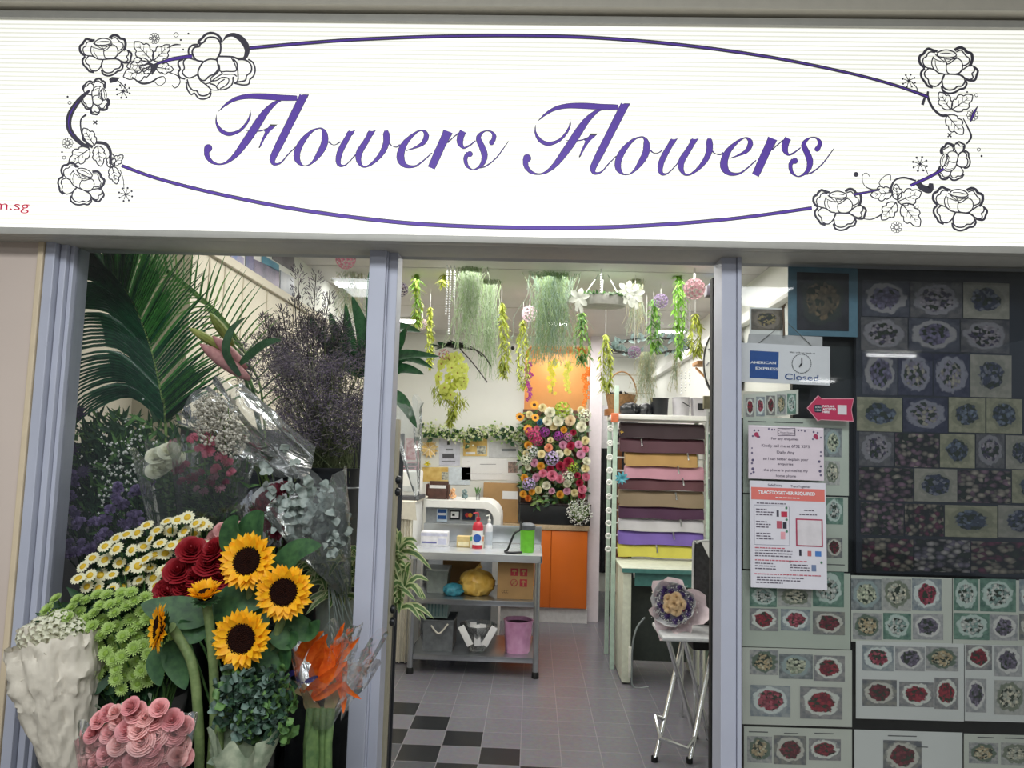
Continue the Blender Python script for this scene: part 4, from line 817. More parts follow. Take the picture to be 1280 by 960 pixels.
# glass vase with packets
vc = P(597, 805, Yc + .06); m = Matrix.Translation((vc.x, Yc + .06, zs2 + .001)); mb = MB(); mb.lathe([(0, 0), (.055, 0), (.06, .01), (.075, .06), (.128, .18), (.125, .18), (.07, .06), (.05, .012), (0, .012)], 8, m)
t = Thing('glass_bowl', 'flared faceted glass bowl holding white packets on lowest shelf', 'bowl', (vc.x, Yc + .06, zs2)); t.part('bowl', mb, glassM('bowl_glass', (.9, .93, .93), 1.8, haze=.18), smooth=False)
for k, (dx, a, px_) in enumerate(((-.075, .5, 0), (.085, -.5, 0), (-.0, .1, .0), (.03, -.1, .01), (-.03, .05, .05))):
    R3 = Matrix.Rotation(-a, 3, 'Y'); mb = MB(); hh = .14; mb.box(vc.x + dx - .022, vc.x + dx + .022, Yc + px_ - .055 + k * .012, Yc + px_ - .05 + k * .012, zs2 + .055, zs2 + .055 + hh, .001, mat=R3); solo('paper_packet', mb, PAPER, 'white paper packet standing in the glass bowl, %s' % ('leaning left', 'leaning right', 'at the front centre', 'right of centre', 'at the back')[k], 'packet', 'packets in the glass bowl')
# pink bin
pc = P(647, 805, Yc + .08); t = Thing('waste_bin', 'round bin lined with a pink plastic bag on lowest shelf', 'bin', (pc.x, Yc + .08, zs2)); m = Matrix.Translation((pc.x, Yc + .08, zs2 + .001))
mb = MB(); mb.lathe([(0, 0), (.082, 0), (.098, .2), (.102, .215), (.094, .212), (.08, .02), (0, .02)], 36, m, wob=.035); t.part('pink_liner', mb, M('liner_pink', 'c084ac', .35, col2='dca8cc', scale=18, bump=.3, bscale=25))
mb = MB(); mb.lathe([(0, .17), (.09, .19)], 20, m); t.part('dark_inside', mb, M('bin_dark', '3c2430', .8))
# foil tray on floor
fc = PZ(548, 838, 0); t = Thing('foil_tray', 'fluted silver foil tray on the floor under the table', 'tray', (fc.x, fc.y + .1, 0))
mb = MB(); n = 48; prof = [(0, 0), (.085, 0), (.12, .055), (.13, .057)]; m = Matrix.Translation((fc.x, fc.y + .12, .001)) @ Matrix.Diagonal((1, .75, 1, 1)); mb.lathe(prof, n, m)
for i, v in enumerate(mb.v[n:]): 
    if i % 2: v += (Vector((fc.x, fc.y + .12, v.z)) - v) * .06
t.part('tray', mb, M('foil', 'd8dade', .2, .95, bump=.3))
# --- draped counter at left
YCt = 3.2; cx0, cx1 = P(440, 640, YCt).x, P(517, 640, YCt).x; zc = P(500, 626, YCt).z; zf = 0
t = Thing('draped_counter', 'tall counter wrapped in a pleated off-white cloth left of the work table', 'counter', ((cx0 + cx1) / 2, YCt + .3, 0))
mb = MB(); mb.box(cx0 + .02, cx1 - .02, YCt + .02, YCt + .6, .02, zc - .012); t.part('counter_body', mb, WHITE)
mb = MB(); n = 150; k = 0
for i in range(n + 1):
    x = cx0 + (cx1 - cx0) * i / n; o_ = .012 * math.sin(i * .9) + .006 * math.sin(i * .37 + 1)
    mb.add([(x, YCt - .012 + o_ * .3, zc - .02), (x, YCt - .012 + o_, zc * .5), (x, YCt - .015 + o_ * 1.2, .01)])
for i in range(n):
    for j in range(2): a = i * 3 + j; mb.face(a, a + 1, a + 4, a + 3)
clothM = M('cloth_offwhite', 'd6d1c2', .8, var=.05)
t.part('pleated_skirt', mb, clothM)
mb = MB(); mb.box(cx0 - .01, cx1 + .012, YCt - .03, YCt + .62, zc - .012, zc, .004); mb.quad((cx0, YCt - .031, zc - .005), (cx1 + .014, YCt - .031, zc - .005), (cx1 + .03, YCt - .035, zc - .13), (cx0, YCt - .035, zc - .10)); t.part('top_cloth', mb, clothM)
# white till machine on it
x0, x1 = P(485, 605, YCt + .1).x, P(521, 605, YCt + .1).x; t = Thing('label_printer', 'boxy white printer on the draped counter', 'printer', ((x0 + x1) / 2, YCt + .2, zc))
mb = MB(); mb.box(x0, x1, YCt + .1, YCt + .4, zc + .03, P(505, 589, YCt + .1).z, .012); t.part('printer_body', mb, WHITE); mb = MB(); mb.box(x0 - .01, x1 + .02, YCt + .06, YCt + .42, zc + .001, zc + .03, .004); t.part('base', mb, M('printer_base', '4a4a50', .5))
mb = MB(); mb.box(x0 + .02, x1 - .015, YCt + .096, YCt + .099, zc + .06, zc + .1); t.part('slot_panel', mb, M('printer_panel', 'c2c6c6', .5))
# --- white desk with arch behind table
YD = 3.75
def dz(py): return P(590, py, YD).z
t = Thing('reception_desk', 'white reception desk with rounded corner behind the work table', 'desk', (P(590, 700, YD).x, YD + .2, 0))
mb = MB(); xl, xr = P(531, 640, YD).x, P(626, 640, YD).x; zt = P(570, 626, YD).z; r_o = .14; th = .055
out = [(xl, zt)] + [(xr - r_o + r_o * math.sin(a), zt - r_o + r_o * math.cos(a)) for a in [PI / 2 * k / 10 for k in range(11)]] + [(xr, .0)]
inn = [(xl, zt - th)] + [(xr - r_o + (r_o - th) * math.sin(a), zt - r_o + (r_o - th) * math.cos(a)) for a in [PI / 2 * k / 10 for k in range(11)]] + [(xr - th, .0)]
for (a, b), (c, d) in zip(zip(out, inn), list(zip(out, inn))[1:]):
    mb.quad((a[0], YD, a[1]), (b[0], YD, b[1]), (d[0], YD, d[1]), (c[0], YD, c[1])); mb.quad((a[0], YD, a[1]), (c[0], YD, c[1]), (c[0], YD + .5, c[1]), (a[0], YD + .5, a[1])); mb.quad((b[0], YD, b[1]), (b[0], YD + .5, b[1]), (d[0], YD + .5, d[1]), (d[0], YD, d[1]))
t.part('arched_top', mb, WHITE)
mb = MB(); mb.box(xl, xr - th - .002, YD + .06, YD + .08, 0, zt - th - .001); t.part('front_panel', mb, M('desk_grey', '9ea3a8', .5))
# card signs on the desk panel
for px0, py0, px1, py1, m_, lab, ex in ((546, 636, 559, 652, M('card_paleblue', 'c4d4e4', .5), 'blue square payment card sign on the white desk front', 0), (562, 638, 575, 649, BLACK, 'black-framed white payment card sign on the desk front', 1), (578, 636, 594, 650, M('card_navy', '20243c', .5), 'dark payment card sign with red and orange discs on desk front', 2)):
    a, b, c_, d_ = rect(px0, py0, px1, py1, YD + .05); s_ = Thing('card_sign', lab, 'sign', ((a + b) / 2, YD + .055, c_), 'payment card signs'); mb = MB(); mb.box(a, b, YD + .05, YD + .059, c_, d_, .001); s_.part('plate', mb, m_)
    if ex == 0: mb = MB(); mb.box(a + .008, b - .008, YD + .048, YD + .0495, c_ + .02, d_ - .005); s_.part('blue_square', mb, blueM); mb = MB(); mb.box(a + .012, b - .012, YD + .047, YD + .0478, (c_ + d_) / 2, (c_ + d_) / 2 + .006); mb.box(a + .012, b - .012, YD + .047, YD + .0478, (c_ + d_) / 2 + .012, (c_ + d_) / 2 + .018); s_.part('white_bars', mb, whM)
    if ex == 1: mb = MB(); mb.box(a + .01, b - .01, YD + .048, YD + .0495, c_ + .012, d_ - .01); s_.part('white_panel', mb, whM); mb = MB(); mb.box(a + .02, (a + b) / 2, YD + .047, YD + .0478, c_ + .025, d_ - .025); s_.part('dark_mark', mb, BLACK)
    if ex == 2:
        for q, cc_, nm in ((.38, 'c03030', 'red_disc'), (.62, 'e09030', 'orange_disc')): mb = MB(); mb.poly([(a + (b - a) * q + .017 * math.cos(k * PI / 8), YD + .048 - q * .001, (c_ + d_) / 2 - .005 + .017 * math.sin(k * PI / 8)) for k in range(16)]); s_.part(nm, mb, M('disc_' + cc_, cc_, .5))
# items on desk
YI = YD + .1; zd = zt
x0, x1 = P(533, 615, YI).x, P(560, 615, YI).x; h_ = P(546, 602, YI).z - zd
t = Thing('letter_rack', 'dark brown wooden letter rack with paper on the white desk', 'rack', ((x0 + x1) / 2, YI + .06, zd)); brn = M('wood_dark', '4a2f28', .45, var=.2)
for k, f in enumerate((.62, .8, 1.0)): mb = MB(); mb.box(x0 + .008, x1 - .008, YI + k * .05, YI + k * .05 + .008, zd + .002, zd + h_ * f, .002); t.part('divider', mb, brn)
for x in (x0, x1): mb = MB(); mb.box(x - .004, x + .004, YI - .005, YI + .12, zd + .001, zd + h_ * .85, .002); t.part('side', mb, brn)
mb = MB(); mb.box(x0 + .02, x1 - .02, YI + .02, YI + .03, zd + .02, zd + h_ * .78); t.part('paper', mb, PAPER)
def pom(px, py, Y, r, mat, label, name, cat, n=40, br=.28):
    c = P(px, py, Y); mb = MB(); rnd = random.Random(int(px * 7 + py))
    for i in range(n):
        a = rnd.random() * 6.28; z = rnd.uniform(-1, 1); q = math.sqrt(1 - z * z); p = c + Vector((q * math.cos(a), q * math.sin(a), z)) * r * .8
        bm = bmesh.new(); bmesh.ops.create_icosphere(bm, subdivisions=1, radius=r * br); mb.bm(bm, Matrix.Translation(p))
    return solo(name, mb, mat, label, cat)
def restpom(px, Y, z, r, mat, label, name, cat, **k):
    c = P(px, 615, Y); mb = MB(); rnd = random.Random(int(px * 7))
    for s_, zz, rr_ in ((1, r * .9, r), (.72, r * 2.1, r * .75)):
        for i in range(34):
            a = rnd.random() * 6.28; w_ = rnd.uniform(-1, 1); q = math.sqrt(1 - w_ * w_); bm = bmesh.new(); bmesh.ops.create_icosphere(bm, subdivisions=1, radius=rr_ * .26)
            mb.bm(bm, Matrix.Translation(Vector((c.x, Y, z + zz)) + Vector((q * math.cos(a), q * math.sin(a), w_)) * rr_ * .72))
    return solo(name, mb, mat, label, cat)
restpom(566, YI + .05, zd + .002, .032, M('plush_peach', 'e0a878', .9, col2='f0c898'), 'peach fluffy toy bear shape on the white desk', 'plush_toy', 'toy')
restpom(581, YI + .05, zd + .002, .03, M('plush_slate', '5c7478', .8, col2='94a8a8'), 'slate green leafy ornament beside the peach toy', 'leaf_ornament', 'ornament')
t = Thing('small_vase', 'small clear vase with green sprig on the white desk', 'vase', (P(597, 615, YI).x, YI + .05, zd)); mb = MB(); mb.lathe([(0, .001), (.015, .001), (.017, .04), (.012, .07), (.014, .075)], 14, Matrix.Translation(t.loc)); t.part('vase', mb, glassM('bowl_glass', (.9, .93, .93)))
mb = MB()
for k in range(9): mb.leaf(t.loc + Vector((0, 0, .03)), (random.uniform(-.4, .4), random.uniform(-.4, .4), 1), (0, -1, 0), .08, .012)
t.part('sprig', mb, leafM('leaf_mid', '3f6b35', '6f9a52'))
# brown cardboard on right of desk: stands on the far counter
YK = 4.3
# orange cabinets along back wall
YO = 4.66; zc2 = P(700, 655, YO).z; kz = P(700, 757, YO).z
ox0, ox1 = P(628, 700, YO).x, P(733, 700, YO).x; xm = P(688, 700, YO).x
cabM = M('cabinet_orange', 'd2691e', .35, var=.05, scale=3)
t = Thing('orange_cabinet', 'orange two-door floor cabinet under the flower display', 'cabinet', ((ox0 + ox1) / 2, YO - .02, 0))
mb = MB(); mb.box(ox0, ox1, YO - .1, YB - .002, kz, zc2 - .045); t.part('carcass', mb, cabM)
hw = (xm - .004 - ox0)
for a, b in ((ox0, (ox0 + xm) / 2 - .03), ((ox0 + xm) / 2 - .025, xm - .003), (xm + .003, ox1 - .004)):
    mb = MB(); mb.box(a, b, YO - .12, YO - .101, kz + .004, zc2 - .05, .003); t.part('door', mb, cabM)
mb = MB(); mb.box(ox0, ox1 + .01, YO - .09, YB - .002, 0, kz - .002); t.part('plinth', mb, M('plinth_white', 'c8c6c6', .5))
mb = MB(); mb.box(ox0, ox1 + .01, YO - .13, YB - .002, zc2 - .043, zc2, .004)
solo('stone_worktop', mb, M('worktop_tan', 'b7a283', .4, var=.15, scale=80), 'tan worktop above the orange cabinet', 'worktop')
x0, x1 = P(604, 620, YO - .05).x, P(648, 620, YO - .05).x
mb = MB(); mb.box(x0, x1, YO - .05, YO + .05, zc2 + .001, P(625, 604, YO - .05).z, .003); s_ = solo('moving_box', mb, kraft, 'large brown carton with a white label behind the white desk', 'box')
mb = MB(); a, b, c_, d_ = rect(628, 614, 647, 624, YO - .052); mb.box(a, b, YO - .0525, YO - .051, c_, d_); mb = solo('box_label', mb, PAPER, 'white label stuck on the large brown carton', 'label')
# curtain and base behind
YR2 = YR - .03; a, b, c_, d_ = rect(744, 528, 790, 716, YR2)
mb = MB(); n = 60
for i in range(n + 1): x = a + (b - a) * i / n; mb.add([(x, YR2 - .02 + .012 * math.sin(i * .8), c_), (x, YR2 - .02 + .006 * math.sin(i * .8), d_)])
for i in range(n): mb.face(2 * i, 2 * i + 2, 2 * i + 3, 2 * i + 1)
t = Thing('dark_curtain', 'dark curtain hanging in the back room doorway', 'curtain', ((a + b) / 2, YR2, 0)); t.part('curtain_cloth', mb, M('curtain_dark', '26262a', .9, var=.4, scale=14)); mb = MB(); mb.tube([(a - .05, YR2, d_ + .005), (b + .05, YR2, d_ + .005)], .01); t.part('rod', mb, STEEL)
mb = MB(); mb.tube([P(762, 742, 4.6), P(765, 728, 4.6), P(768, 712, 4.6), P(769, 700, 4.6)], .008, 6); mb.box(P(768, 712, 4.6).x - .01, P(768, 712, 4.6).x + .3, 4.5, 4.8, .45, .48); st = mb
st = Thing('black_stool', 'thin-legged black stool in the back room doorway', 'stool', (P(775, 712, 5.0).x, 5.0, 0))
sc_ = P(778, 700, 5.0); mb = MB(); mb.lathe([(0, .44), (.14, .44), (.15, .46), (0, .48)], 20, Matrix.Translation((sc_.x, 5.0, 0))); st.part('seat', mb, BLACK)
for k in range(4): a_ = k * PI / 2 + .7; mb = MB(); mb.tube([(sc_.x + .12 * math.cos(a_), 5 + .12 * math.sin(a_), .44), (sc_.x + .17 * math.cos(a_), 5 + .17 * math.sin(a_), 0)], .009); st.part('leg', mb, BLACK)
# white cloth hanging
mb = MB(); n = 14; cc = P(757, 505, 4.62)
for j in range(9):
    for i in range(n): a_ = 2 * PI * i / n; r_ = (.03 + .10 * math.sin(PI * min(1, j / 7.5)) ** .7) * (1 + .18 * math.sin(i * 2.3 + j)); mb.v.append(Vector((cc.x + .02 + r_ * math.cos(a_), 4.8 + r_ * .3 * math.sin(a_), cc.z - j * .05)))
for j in range(8):
    for i in range(n): mb.face(j * n + i, j * n + (i + 1) % n, (j + 1) * n + (i + 1) % n, (j + 1) * n + i)
solo('hanging_cloth', mb, M('cloth_white', 'cfcdd0', .8, bump=.3), 'bunched white cloth hanging beside the pinkish column', 'cloth')
# --- paper roll rack
YRk = 3.25
rx0, rx1 = P(771, 525, YRk).x, P(889, 525, YRk).x; rz_t = P(830, 519, YRk).z
rack = Thing('roll_rack', 'white metal rack holding colourful rolls of wrapping paper', 'rack', ((rx0 + rx1) / 2, YRk + .2, 0))
grn = M('rack_green_white', 'b9cfc0', .4, var=.1)
mb = MB(); mb.box(rx0 - .03, rx1, YRk - .02, YRk + .42, rz_t - .035, rz_t, .004); rack.part('top_shelf', mb, WHITE)
for x in (rx0 - .01, rx1 - .02):
    for y in (YRk, YRk + .38): mb = MB(); mb.box(x - .015, x + .015, y - .015, y + .015, 0, rz_t - .036, .003); rack.part('post', mb, grn)
mb = MB(); mb.box(rx0 - .02, rx0 + .012, YRk - .015, YRk + .015, rz_t + .001, P(771, 482, YRk).z, .003); rack.part('post', mb, grn)
ROLL = [(529, 547, '3d2c33', 'dark plum'), (548, 565, '5a3a44', 'dusky plum'), (566, 582, 'b8925a', 'golden tan'), (583, 598, 'c490a0', 'dusty pink'), (599, 612, '5e3840', 'maroon'), (614, 633, '8f7d66', 'taupe'), (634, 648, '4c2a48', 'deep purple'), (650, 664, 'c8c6cc', 'white'), (665, 681, '7a62b4', 'violet'), (682, 697, 'd4cc58', 'yellow')]
for i, (y0, y1, c_, nm) in enumerate(ROLL):
    z1 = P(830, y0, YRk).z; z0 = P(830, y1, YRk).z; r_ = (z1 - z0) * .47; xa_ = rx0 + .03 + (.04 if i in (2, 3) else 0); xb_ = rx1 - .04 - (.05 if i == 2 else 0)
    yy = YRk + .03 + i * .002
    t = Thing('paper_roll', nm + ' roll of wrapping paper on the rack, ' + ('topmost' if i == 0 else 'under the %s roll' % ROLL[i - 1][3]), 'paper roll', ((xa_ + xb_) / 2, yy, z0), 'wrapping paper rolls')
    mm = M('paper_' + nm.replace(' ', '_'), c_, .5, var=.06, scale=8, bump=.15, bscale=9)
    mb = MB(); mb.tube([(xa_, yy + r_, z1 - r_), (xb_, yy + r_, z1 - r_)], r_, 20); t.part('roll', mb, mm)
    mb = MB(); n = 24
    for k in range(n + 1):
        x = xa_ + (xb_ - xa_) * k / n; wv_ = .003 * math.sin(k * .7 + i)
        mb.add([(x, yy + r_, z1 + .001), (x, yy + .002, z1 - r_ * .5), (x, yy - .004 + wv_, z1 - r_ * 1.3), (x, yy - .006 + wv_ * 1.5, z0 - .008 + .003 * math.sin(k * .35 + i * 2))])
    for k in range(n):
        for j in range(3): a = k * 4 + j; mb.face(a, a + 1, a + 5, a + 4)
    t.part('loose_sheet', mb, mm)
    rod = MB(); rod.tube([(rx0 - .05, yy + r_, z1 - r_), (rx1 - .02, yy + r_, z1 - r_)], .006, 8); ro = t.part('rod', rod, WHITE)
    mb = MB(); mb.tube([(rx0 - .055, yy + r_ + .018 * math.cos(q * PI / 6), z1 - r_ + .018 * math.sin(q * PI / 6)) for q in range(13)], .007, 6)
    cc = Vector((rx0 - .045, yy - .03, z1 - r_)); mb2 = MB(); mb2.tube([cc + Vector((.017 * math.cos(q * PI / 6), 0, .017 * math.sin(q * PI / 6))) for q in range(13)], .007, 6); t.part('end_ring', mb2, WHITE, parent=ro)
    if i in (1, 2, 3, 4, 5, 7, 8, 9):
        cxp = {1: 802, 2: 860, 3: 848, 4: 854, 5: 845, 7: 851, 8: 842, 9: 821}[i]; c0 = P(cxp, (y0 + y1) / 2 - 4, yy - .015); mb = MB(); mb.tube([c0 + Vector((-.004, 0, .022)), c0, c0 + Vector((.004, -.003, -.03))], [.007, .005, .008], 6); t.part('paper_clip', mb, CHROME)
# ribbon bow (blue) and star on post
def bow(px, py, Y, r, mat, label, n=22, name='gift_bow', cat='bow', seed=1):
    c = P(px, py, Y); mb = MB(); rnd = random.Random(seed)
    for k in range(n):
        a = 2 * PI * k / n * 2.4; e = (k / n) * 1.1; d = Vector((math.cos(a) * math.cos(e), -math.sin(e) - .2, math.sin(a) * math.cos(e))); L_ = r * (1 - .35 * k / n)
        mb.leaf(c, d, Vector((0, -1, 0)), L_, r * .32, bend=-.2, n=4, prof='petal'); mb.leaf(c + d * L_ * .95, -d + Vector((0, -.5, 0)), (0, -1, 0), L_ * .8, r * .3, n=3, prof='petal')
    return solo(name, mb, mat, label, cat)
bow(777, 598, YRk - .035, .052, M('bow_cyan', '3c9cb4', .3, col2='7cc8d4'), 'shiny light blue gift bow on the left post of the roll rack')
bow(777, 540, YRk - .03, .016, M('bow_gold', 'c8a43c', .3), 'tiny gold star bow near top of the roll rack', seed=3, n=10)
mb = MB(); a, b, c_, d_ = rect(764, 520, 773, 528, YRk - .05); mb.box(a, b, YRk - .07, YRk - .03, c_, d_ + .02, .004); solo('orange_tag', mb, M('tag_orange', 'd8744c', .5), 'small orange tag at the top left corner of the roll rack', 'tag')
# wooden board and blue fold leaning at left of the desk
wd = M('plank_brown', '7a4a2c', .5, var=.2, scale=14)
for (px0, px1, pyt, fy, lab, mm) in ((775, 783, 640, 825, 'tall brown plank leaning on the roll rack beside the teal desk', wd), (769, 774, 560, 812, 'thin brown plank at the far left of the roll rack', wd)):
    a = PZ(px0, fy, 0); b = PZ(px1, fy, 0); z = P((px0 + px1) / 2, pyt, a.y).z; mb = MB(); mb.box(a.x, b.x, a.y, a.y + .02, .001, z, .002); solo('wood_plank', mb, mm, lab, 'plank', 'wood planks by the rack')
# rack-top bins
zb_ = rz_t
def bin_(px0, px1, pyt, mat, label, name, rim=.006, square=False, Yb=YRk + .06, cat='bin', tall=1):
    x0 = P(px0, 510, Yb).x; x1 = P(px1, 510, Yb).x; r_ = (x1 - x0) / 2; h = P(px0, pyt, Yb).z - zb_; cx = (x0 + x1) / 2
    t = Thing(name, label, cat, (cx, Yb + r_, zb_)); m = Matrix.Translation((cx, Yb + r_, zb_ + .001)) @ (Matrix.Rotation(PI / 4, 4, 'Z') if square else Matrix())
    q = r_ * (1.35 if square else 1); mb = MB(); mb.lathe([(0, 0), (q * .88, 0), (q * .97, h * .96), (q * 1.02, h * .96), (q * 1.02, h), (q * .93, h), (q * .84, .01), (0, .01)], 4 if square else 28, m); t.part('pot_body', mb, mat, smooth=not square); return t, cx, h, r_
gb = M('bin_grey', 'b4b2b6', .5, var=.04)
bin_(814, 838, 497, BLACK, 'black plastic pot with silver band on top of the roll rack', 'flower_pot')
t, cx, h, r_ = bin_(842, 865, 496, gb, 'light grey bin with a dark strap on the rack top', 'storage_bin'); mb = MB(); mb.tube([(cx - .01, YRk + .05, zb_ + h * .75), (cx + .05, YRk + .045, zb_ + h * .5)], .004, 5); t.part('strap', mb, BLACK)
t, cx, h, r_ = bin_(866, 886, 497, gb, 'square light grey bin with a dark label at right of the rack top', 'storage_bin', square=True); mb = MB(); mb.box(cx - .022, cx + .022, YRk + .054, YRk + .056, zb_ + h * .35, zb_ + h * .7); t.part('label', mb, BLACK)
c = P(787, 518, YRk + .15); bag((c.x, YRk + .15, zb_ + .001), .075, .07, .052, M('bag_black', '1c1e22', .3, bump=.4, bscale=20), 'black plastic bag at the left end of the rack top', knot=False)
c = P(806, 518, YRk + .12); bag((c.x, YRk + .12, zb_ + .001), .05, .06, .05, M('bag_black', '1c1e22', .3), 'second black plastic bag next to the black pot', knot=False)
# wicker basket
wick = M('wicker', '8c6a44', .7, var=.3, scale=60, bump=.8, bscale=90)
bc = P(776, 500, YRk + .35); t = Thing('wicker_basket', 'brown wicker basket with tall handle above the roll rack', 'basket', (bc.x, YRk + .35, zb_)); m = Matrix.Translation((bc.x, YRk + .3, zb_ + .05))
mb = MB(); mb.lathe([(0, 0), (.10, 0), (.12, .1), (.125, .11), (.11, .1), (.09, .01)], 28, m); t.part('basket_body', mb, wick)
mb = MB(); mb.tube([m @ Vector((.115 * math.cos(a), 0, .1 + .19 * math.sin(a))) for a in [PI * k / 14 for k in range(15)]], .006, 6); t.part('handle', mb, wick)
mb = MB(); 
for k in range(26): mb.leaf(m @ Vector((random.uniform(-.09, .09), random.uniform(-.08, .08), .1)), (random.uniform(-1, 1), random.uniform(-1, .4), random.uniform(.2, 1)), (0, 0, 1), .05, .022)
t.part('dark_filling', mb, M('silk_black', '23262c', .5, var=.4))
mb = MB(); mb.lathe([(0, 0), (.13, 0), (.13, .048), (0, .048)], 24, Matrix.Translation((bc.x, YRk + .3, zb_ + .001))); solo('cake_tin', mb, M('tin_copper', 'a06c44', .35, .6), 'round copper tin under the wicker basket', 'tin')
# teal desk
YDk = 2.72; g = PZ(790, 856, 0); YDk = g.y
dx0, dx1 = P(781, 708, YDk).x, P(884, 708, YDk).x; dzt = P(830, 711, YDk).z
dk = Thing('teal_desk', 'white desk with a teal edge band in front of the roll rack', 'desk', ((dx0 + dx1) / 2, YDk + .2, 0))
teal = M('desk_teal', '4c7f7a', .4); dkw = M('desk_cream', 'cfd3c0', .45)
mb = MB(); mb.box(dx0 - .02, dx1, YDk - .01, YDk + .45, dzt - .02, dzt, .004); dk.part('desk_top', mb, dkw)
mb = MB(); mb.box(dx0 - .018, dx1 - .002, YDk - .016, YDk - .0105, dzt - .03, dzt - .004); mb.box(dx0 + .07, dx1 - .01, YDk + .02, YDk + .03, dzt - .12, dzt - .021); dk.part('teal_edge', mb, teal)
mb = MB(); mb.box(dx0 - .01, dx0 + .045, YDk, YDk + .42, .012, dzt - .021, .003); dk.part('side_panel', mb, dkw)
mb = MB(); mb.box(dx1 - .05, dx1 - .01, YDk, YDk + .42, .012, dzt - .021, .003); dk.part('side_panel', mb, dkw)
mb = MB(); mb.box(dx0 + .046, dx1 - .051, YDk + .38, YDk + .40, .05, dzt - .13, .002); dk.part('modesty_panel', mb, M('desk_panel_dark', '4c534f', .5))
for x in (dx0 + .018, dx1 - .03):
    mb = MB(); mb.lathe([(0, 0), (.018, 0), (.018, .011), (0, .011)], 10, Matrix.Translation((x, YDk + .04, 0))); dk.part('foot', mb, BLACK)
mb = MB(); mb.box(dx0 + .03, dx0 + .05, YDk - .02, YDk - .002, P(788, 850, YDk).z + .02, P(788, 808, YDk).z, .003); dk.part('door_handle', mb, M('handle_cream', 'd8d8cc', .4))
mb = MB(); c0 = P(806, 770, YDk - .02); mb.tube([tuple(q) for q in catmull([tuple(P(806, 772, YDk - .1)), tuple(P(796, 785, YDk - .1)), tuple(P(791, 805, YDk - .1)), tuple(P(790, 830, YDk - .05)), (P(790, 850, YDk).x, YDk - .05, .006), (P(790, 850, YDk).x + .1, YDk - .05, .006)], 5)], .006, 6); solo('grey_cable', mb, M('cable_grey', '7c8484', .5), 'grey cable looping down the front of the teal desk', 'cable')
# black chair back
cxp = P(877, 740, 2.0); t = Thing('office_chair', 'black quilted chair with pale trim beside the right jamb', 'chair', (cxp.x, 2.1, 0))
a, b, c_, d_ = rect(866, 676, 902, 800, 2.0); mb = MB(); mb.box(a, b, 2.0, 2.05, c_, d_, .04); t.part('backrest', mb, M('chair_quilt', '2b2b2c', .5, var=.5, scale=40, bump=.6, bscale=40))
mb = MB(); ex = .004; pts = [(a, 1.995, c_)] + [(a, 1.995, d_ - .05), (a + .02, 1.995, d_ - .012), (a + .06, 1.995, d_)] + [(b, 1.995, d_)]; mb.tube([tuple(q) for q in catmull(pts, 5)], .006, 6); t.part('trim_piping', mb, M('trim_silver', 'b8bab8', .4))
mb = MB(); a2, b2, c2, d2 = rect(876, 677, 902, 712, 1.99); mb.poly([(a2, 1.992, d2), (b2, 1.992, d2), (b2, 1.992, c2), ((a2 + b2) / 2, 1.992, c2 + .04)]); t.part('white_cover', mb, WHITE)
mb = MB(); mb.box(a, b, 2.0, 2.4, c_ - .06, c_, .02); t.part('seat', mb, BLACK)
for x in (a + .02, b - .02):
    for y in (2.03, 2.37): mb = MB(); mb.tube([(x, y, 0), (x, y, c_ - .05)], .011, 8); t.part('leg', mb, CHROME)
# silver folding stool
YS1 = 1.32
def G(px, py, Y): return P(px, py, Y)
fl = PZ(818, 952, 0); Y1 = fl.y
st = Thing('folding_stool', 'silver folding stool with crossed tube legs holding a round bouquet', 'stool', (P(850, 900, Y1).x, Y1, 0))
sz = P(845, 792, Y1 + .15).z; off = Vector((P(858, 955, Y1).x - fl.x, 0, 0))
LT = [(fl, P(876, 800, Y1 + .3)), (fl + Vector((.0, .38, 0)), None)]
tubeR = .0125
xL = fl.x; xR = P(862, 960, Y1).x + .03; zt_ = sz
def leg(p, q, par=None): mb = MB(); mb.tube([p, q], tubeR, 10); return st.part('leg', mb, CHROME)
A1 = Vector((xL, Y1, .0)); A2 = Vector((xL + .20, Y1 + .26, zt_)); leg(A1, A2)
B1 = Vector((xL + .17, Y1 + .0, .0)); B2 = Vector((xL + .36, Y1 + .26, zt_)); leg(B1, B2)
C1 = Vector((xL + .27, Y1 + .32, .0)); C2 = Vector((xL + .02 + .05, Y1 + .06, zt_)); leg(C1, C2)
D1 = Vector((xL + .34, Y1 + .30, .0)); D2 = Vector((xL + .10 + .05, Y1 + .04, zt_)); leg(D1, D2)
mb = MB(); mb.tube([A1.lerp(A2, .30), A1.lerp(A2, .30) + Vector((-.05, -.04, .03)), A1.lerp(A2, .25) + Vector((-.03, -.10, -.02)), B1.lerp(B2, .2) + Vector((-.06, -.1, -.03)), B1.lerp(B2, .18)], .011, 8); st.part('footrest', mb, CHROME)
mb = MB(); mb.box(xL + .03, xL + .38, Y1 - .02, Y1 + .3, zt_, zt_ + .022, .01); st.part('seat', mb, M('stool_seat', 'c4c6c8', .4))
for q in (A1, B1, C1, D1): mb = MB(); mb.lathe([(0, 0), (.016, 0), (.016, .025)], 10, Matrix.Translation(q)); st.part('rubber_foot', mb, BLACKR)
STOOL = (xL, Y1, zt_ + .024)
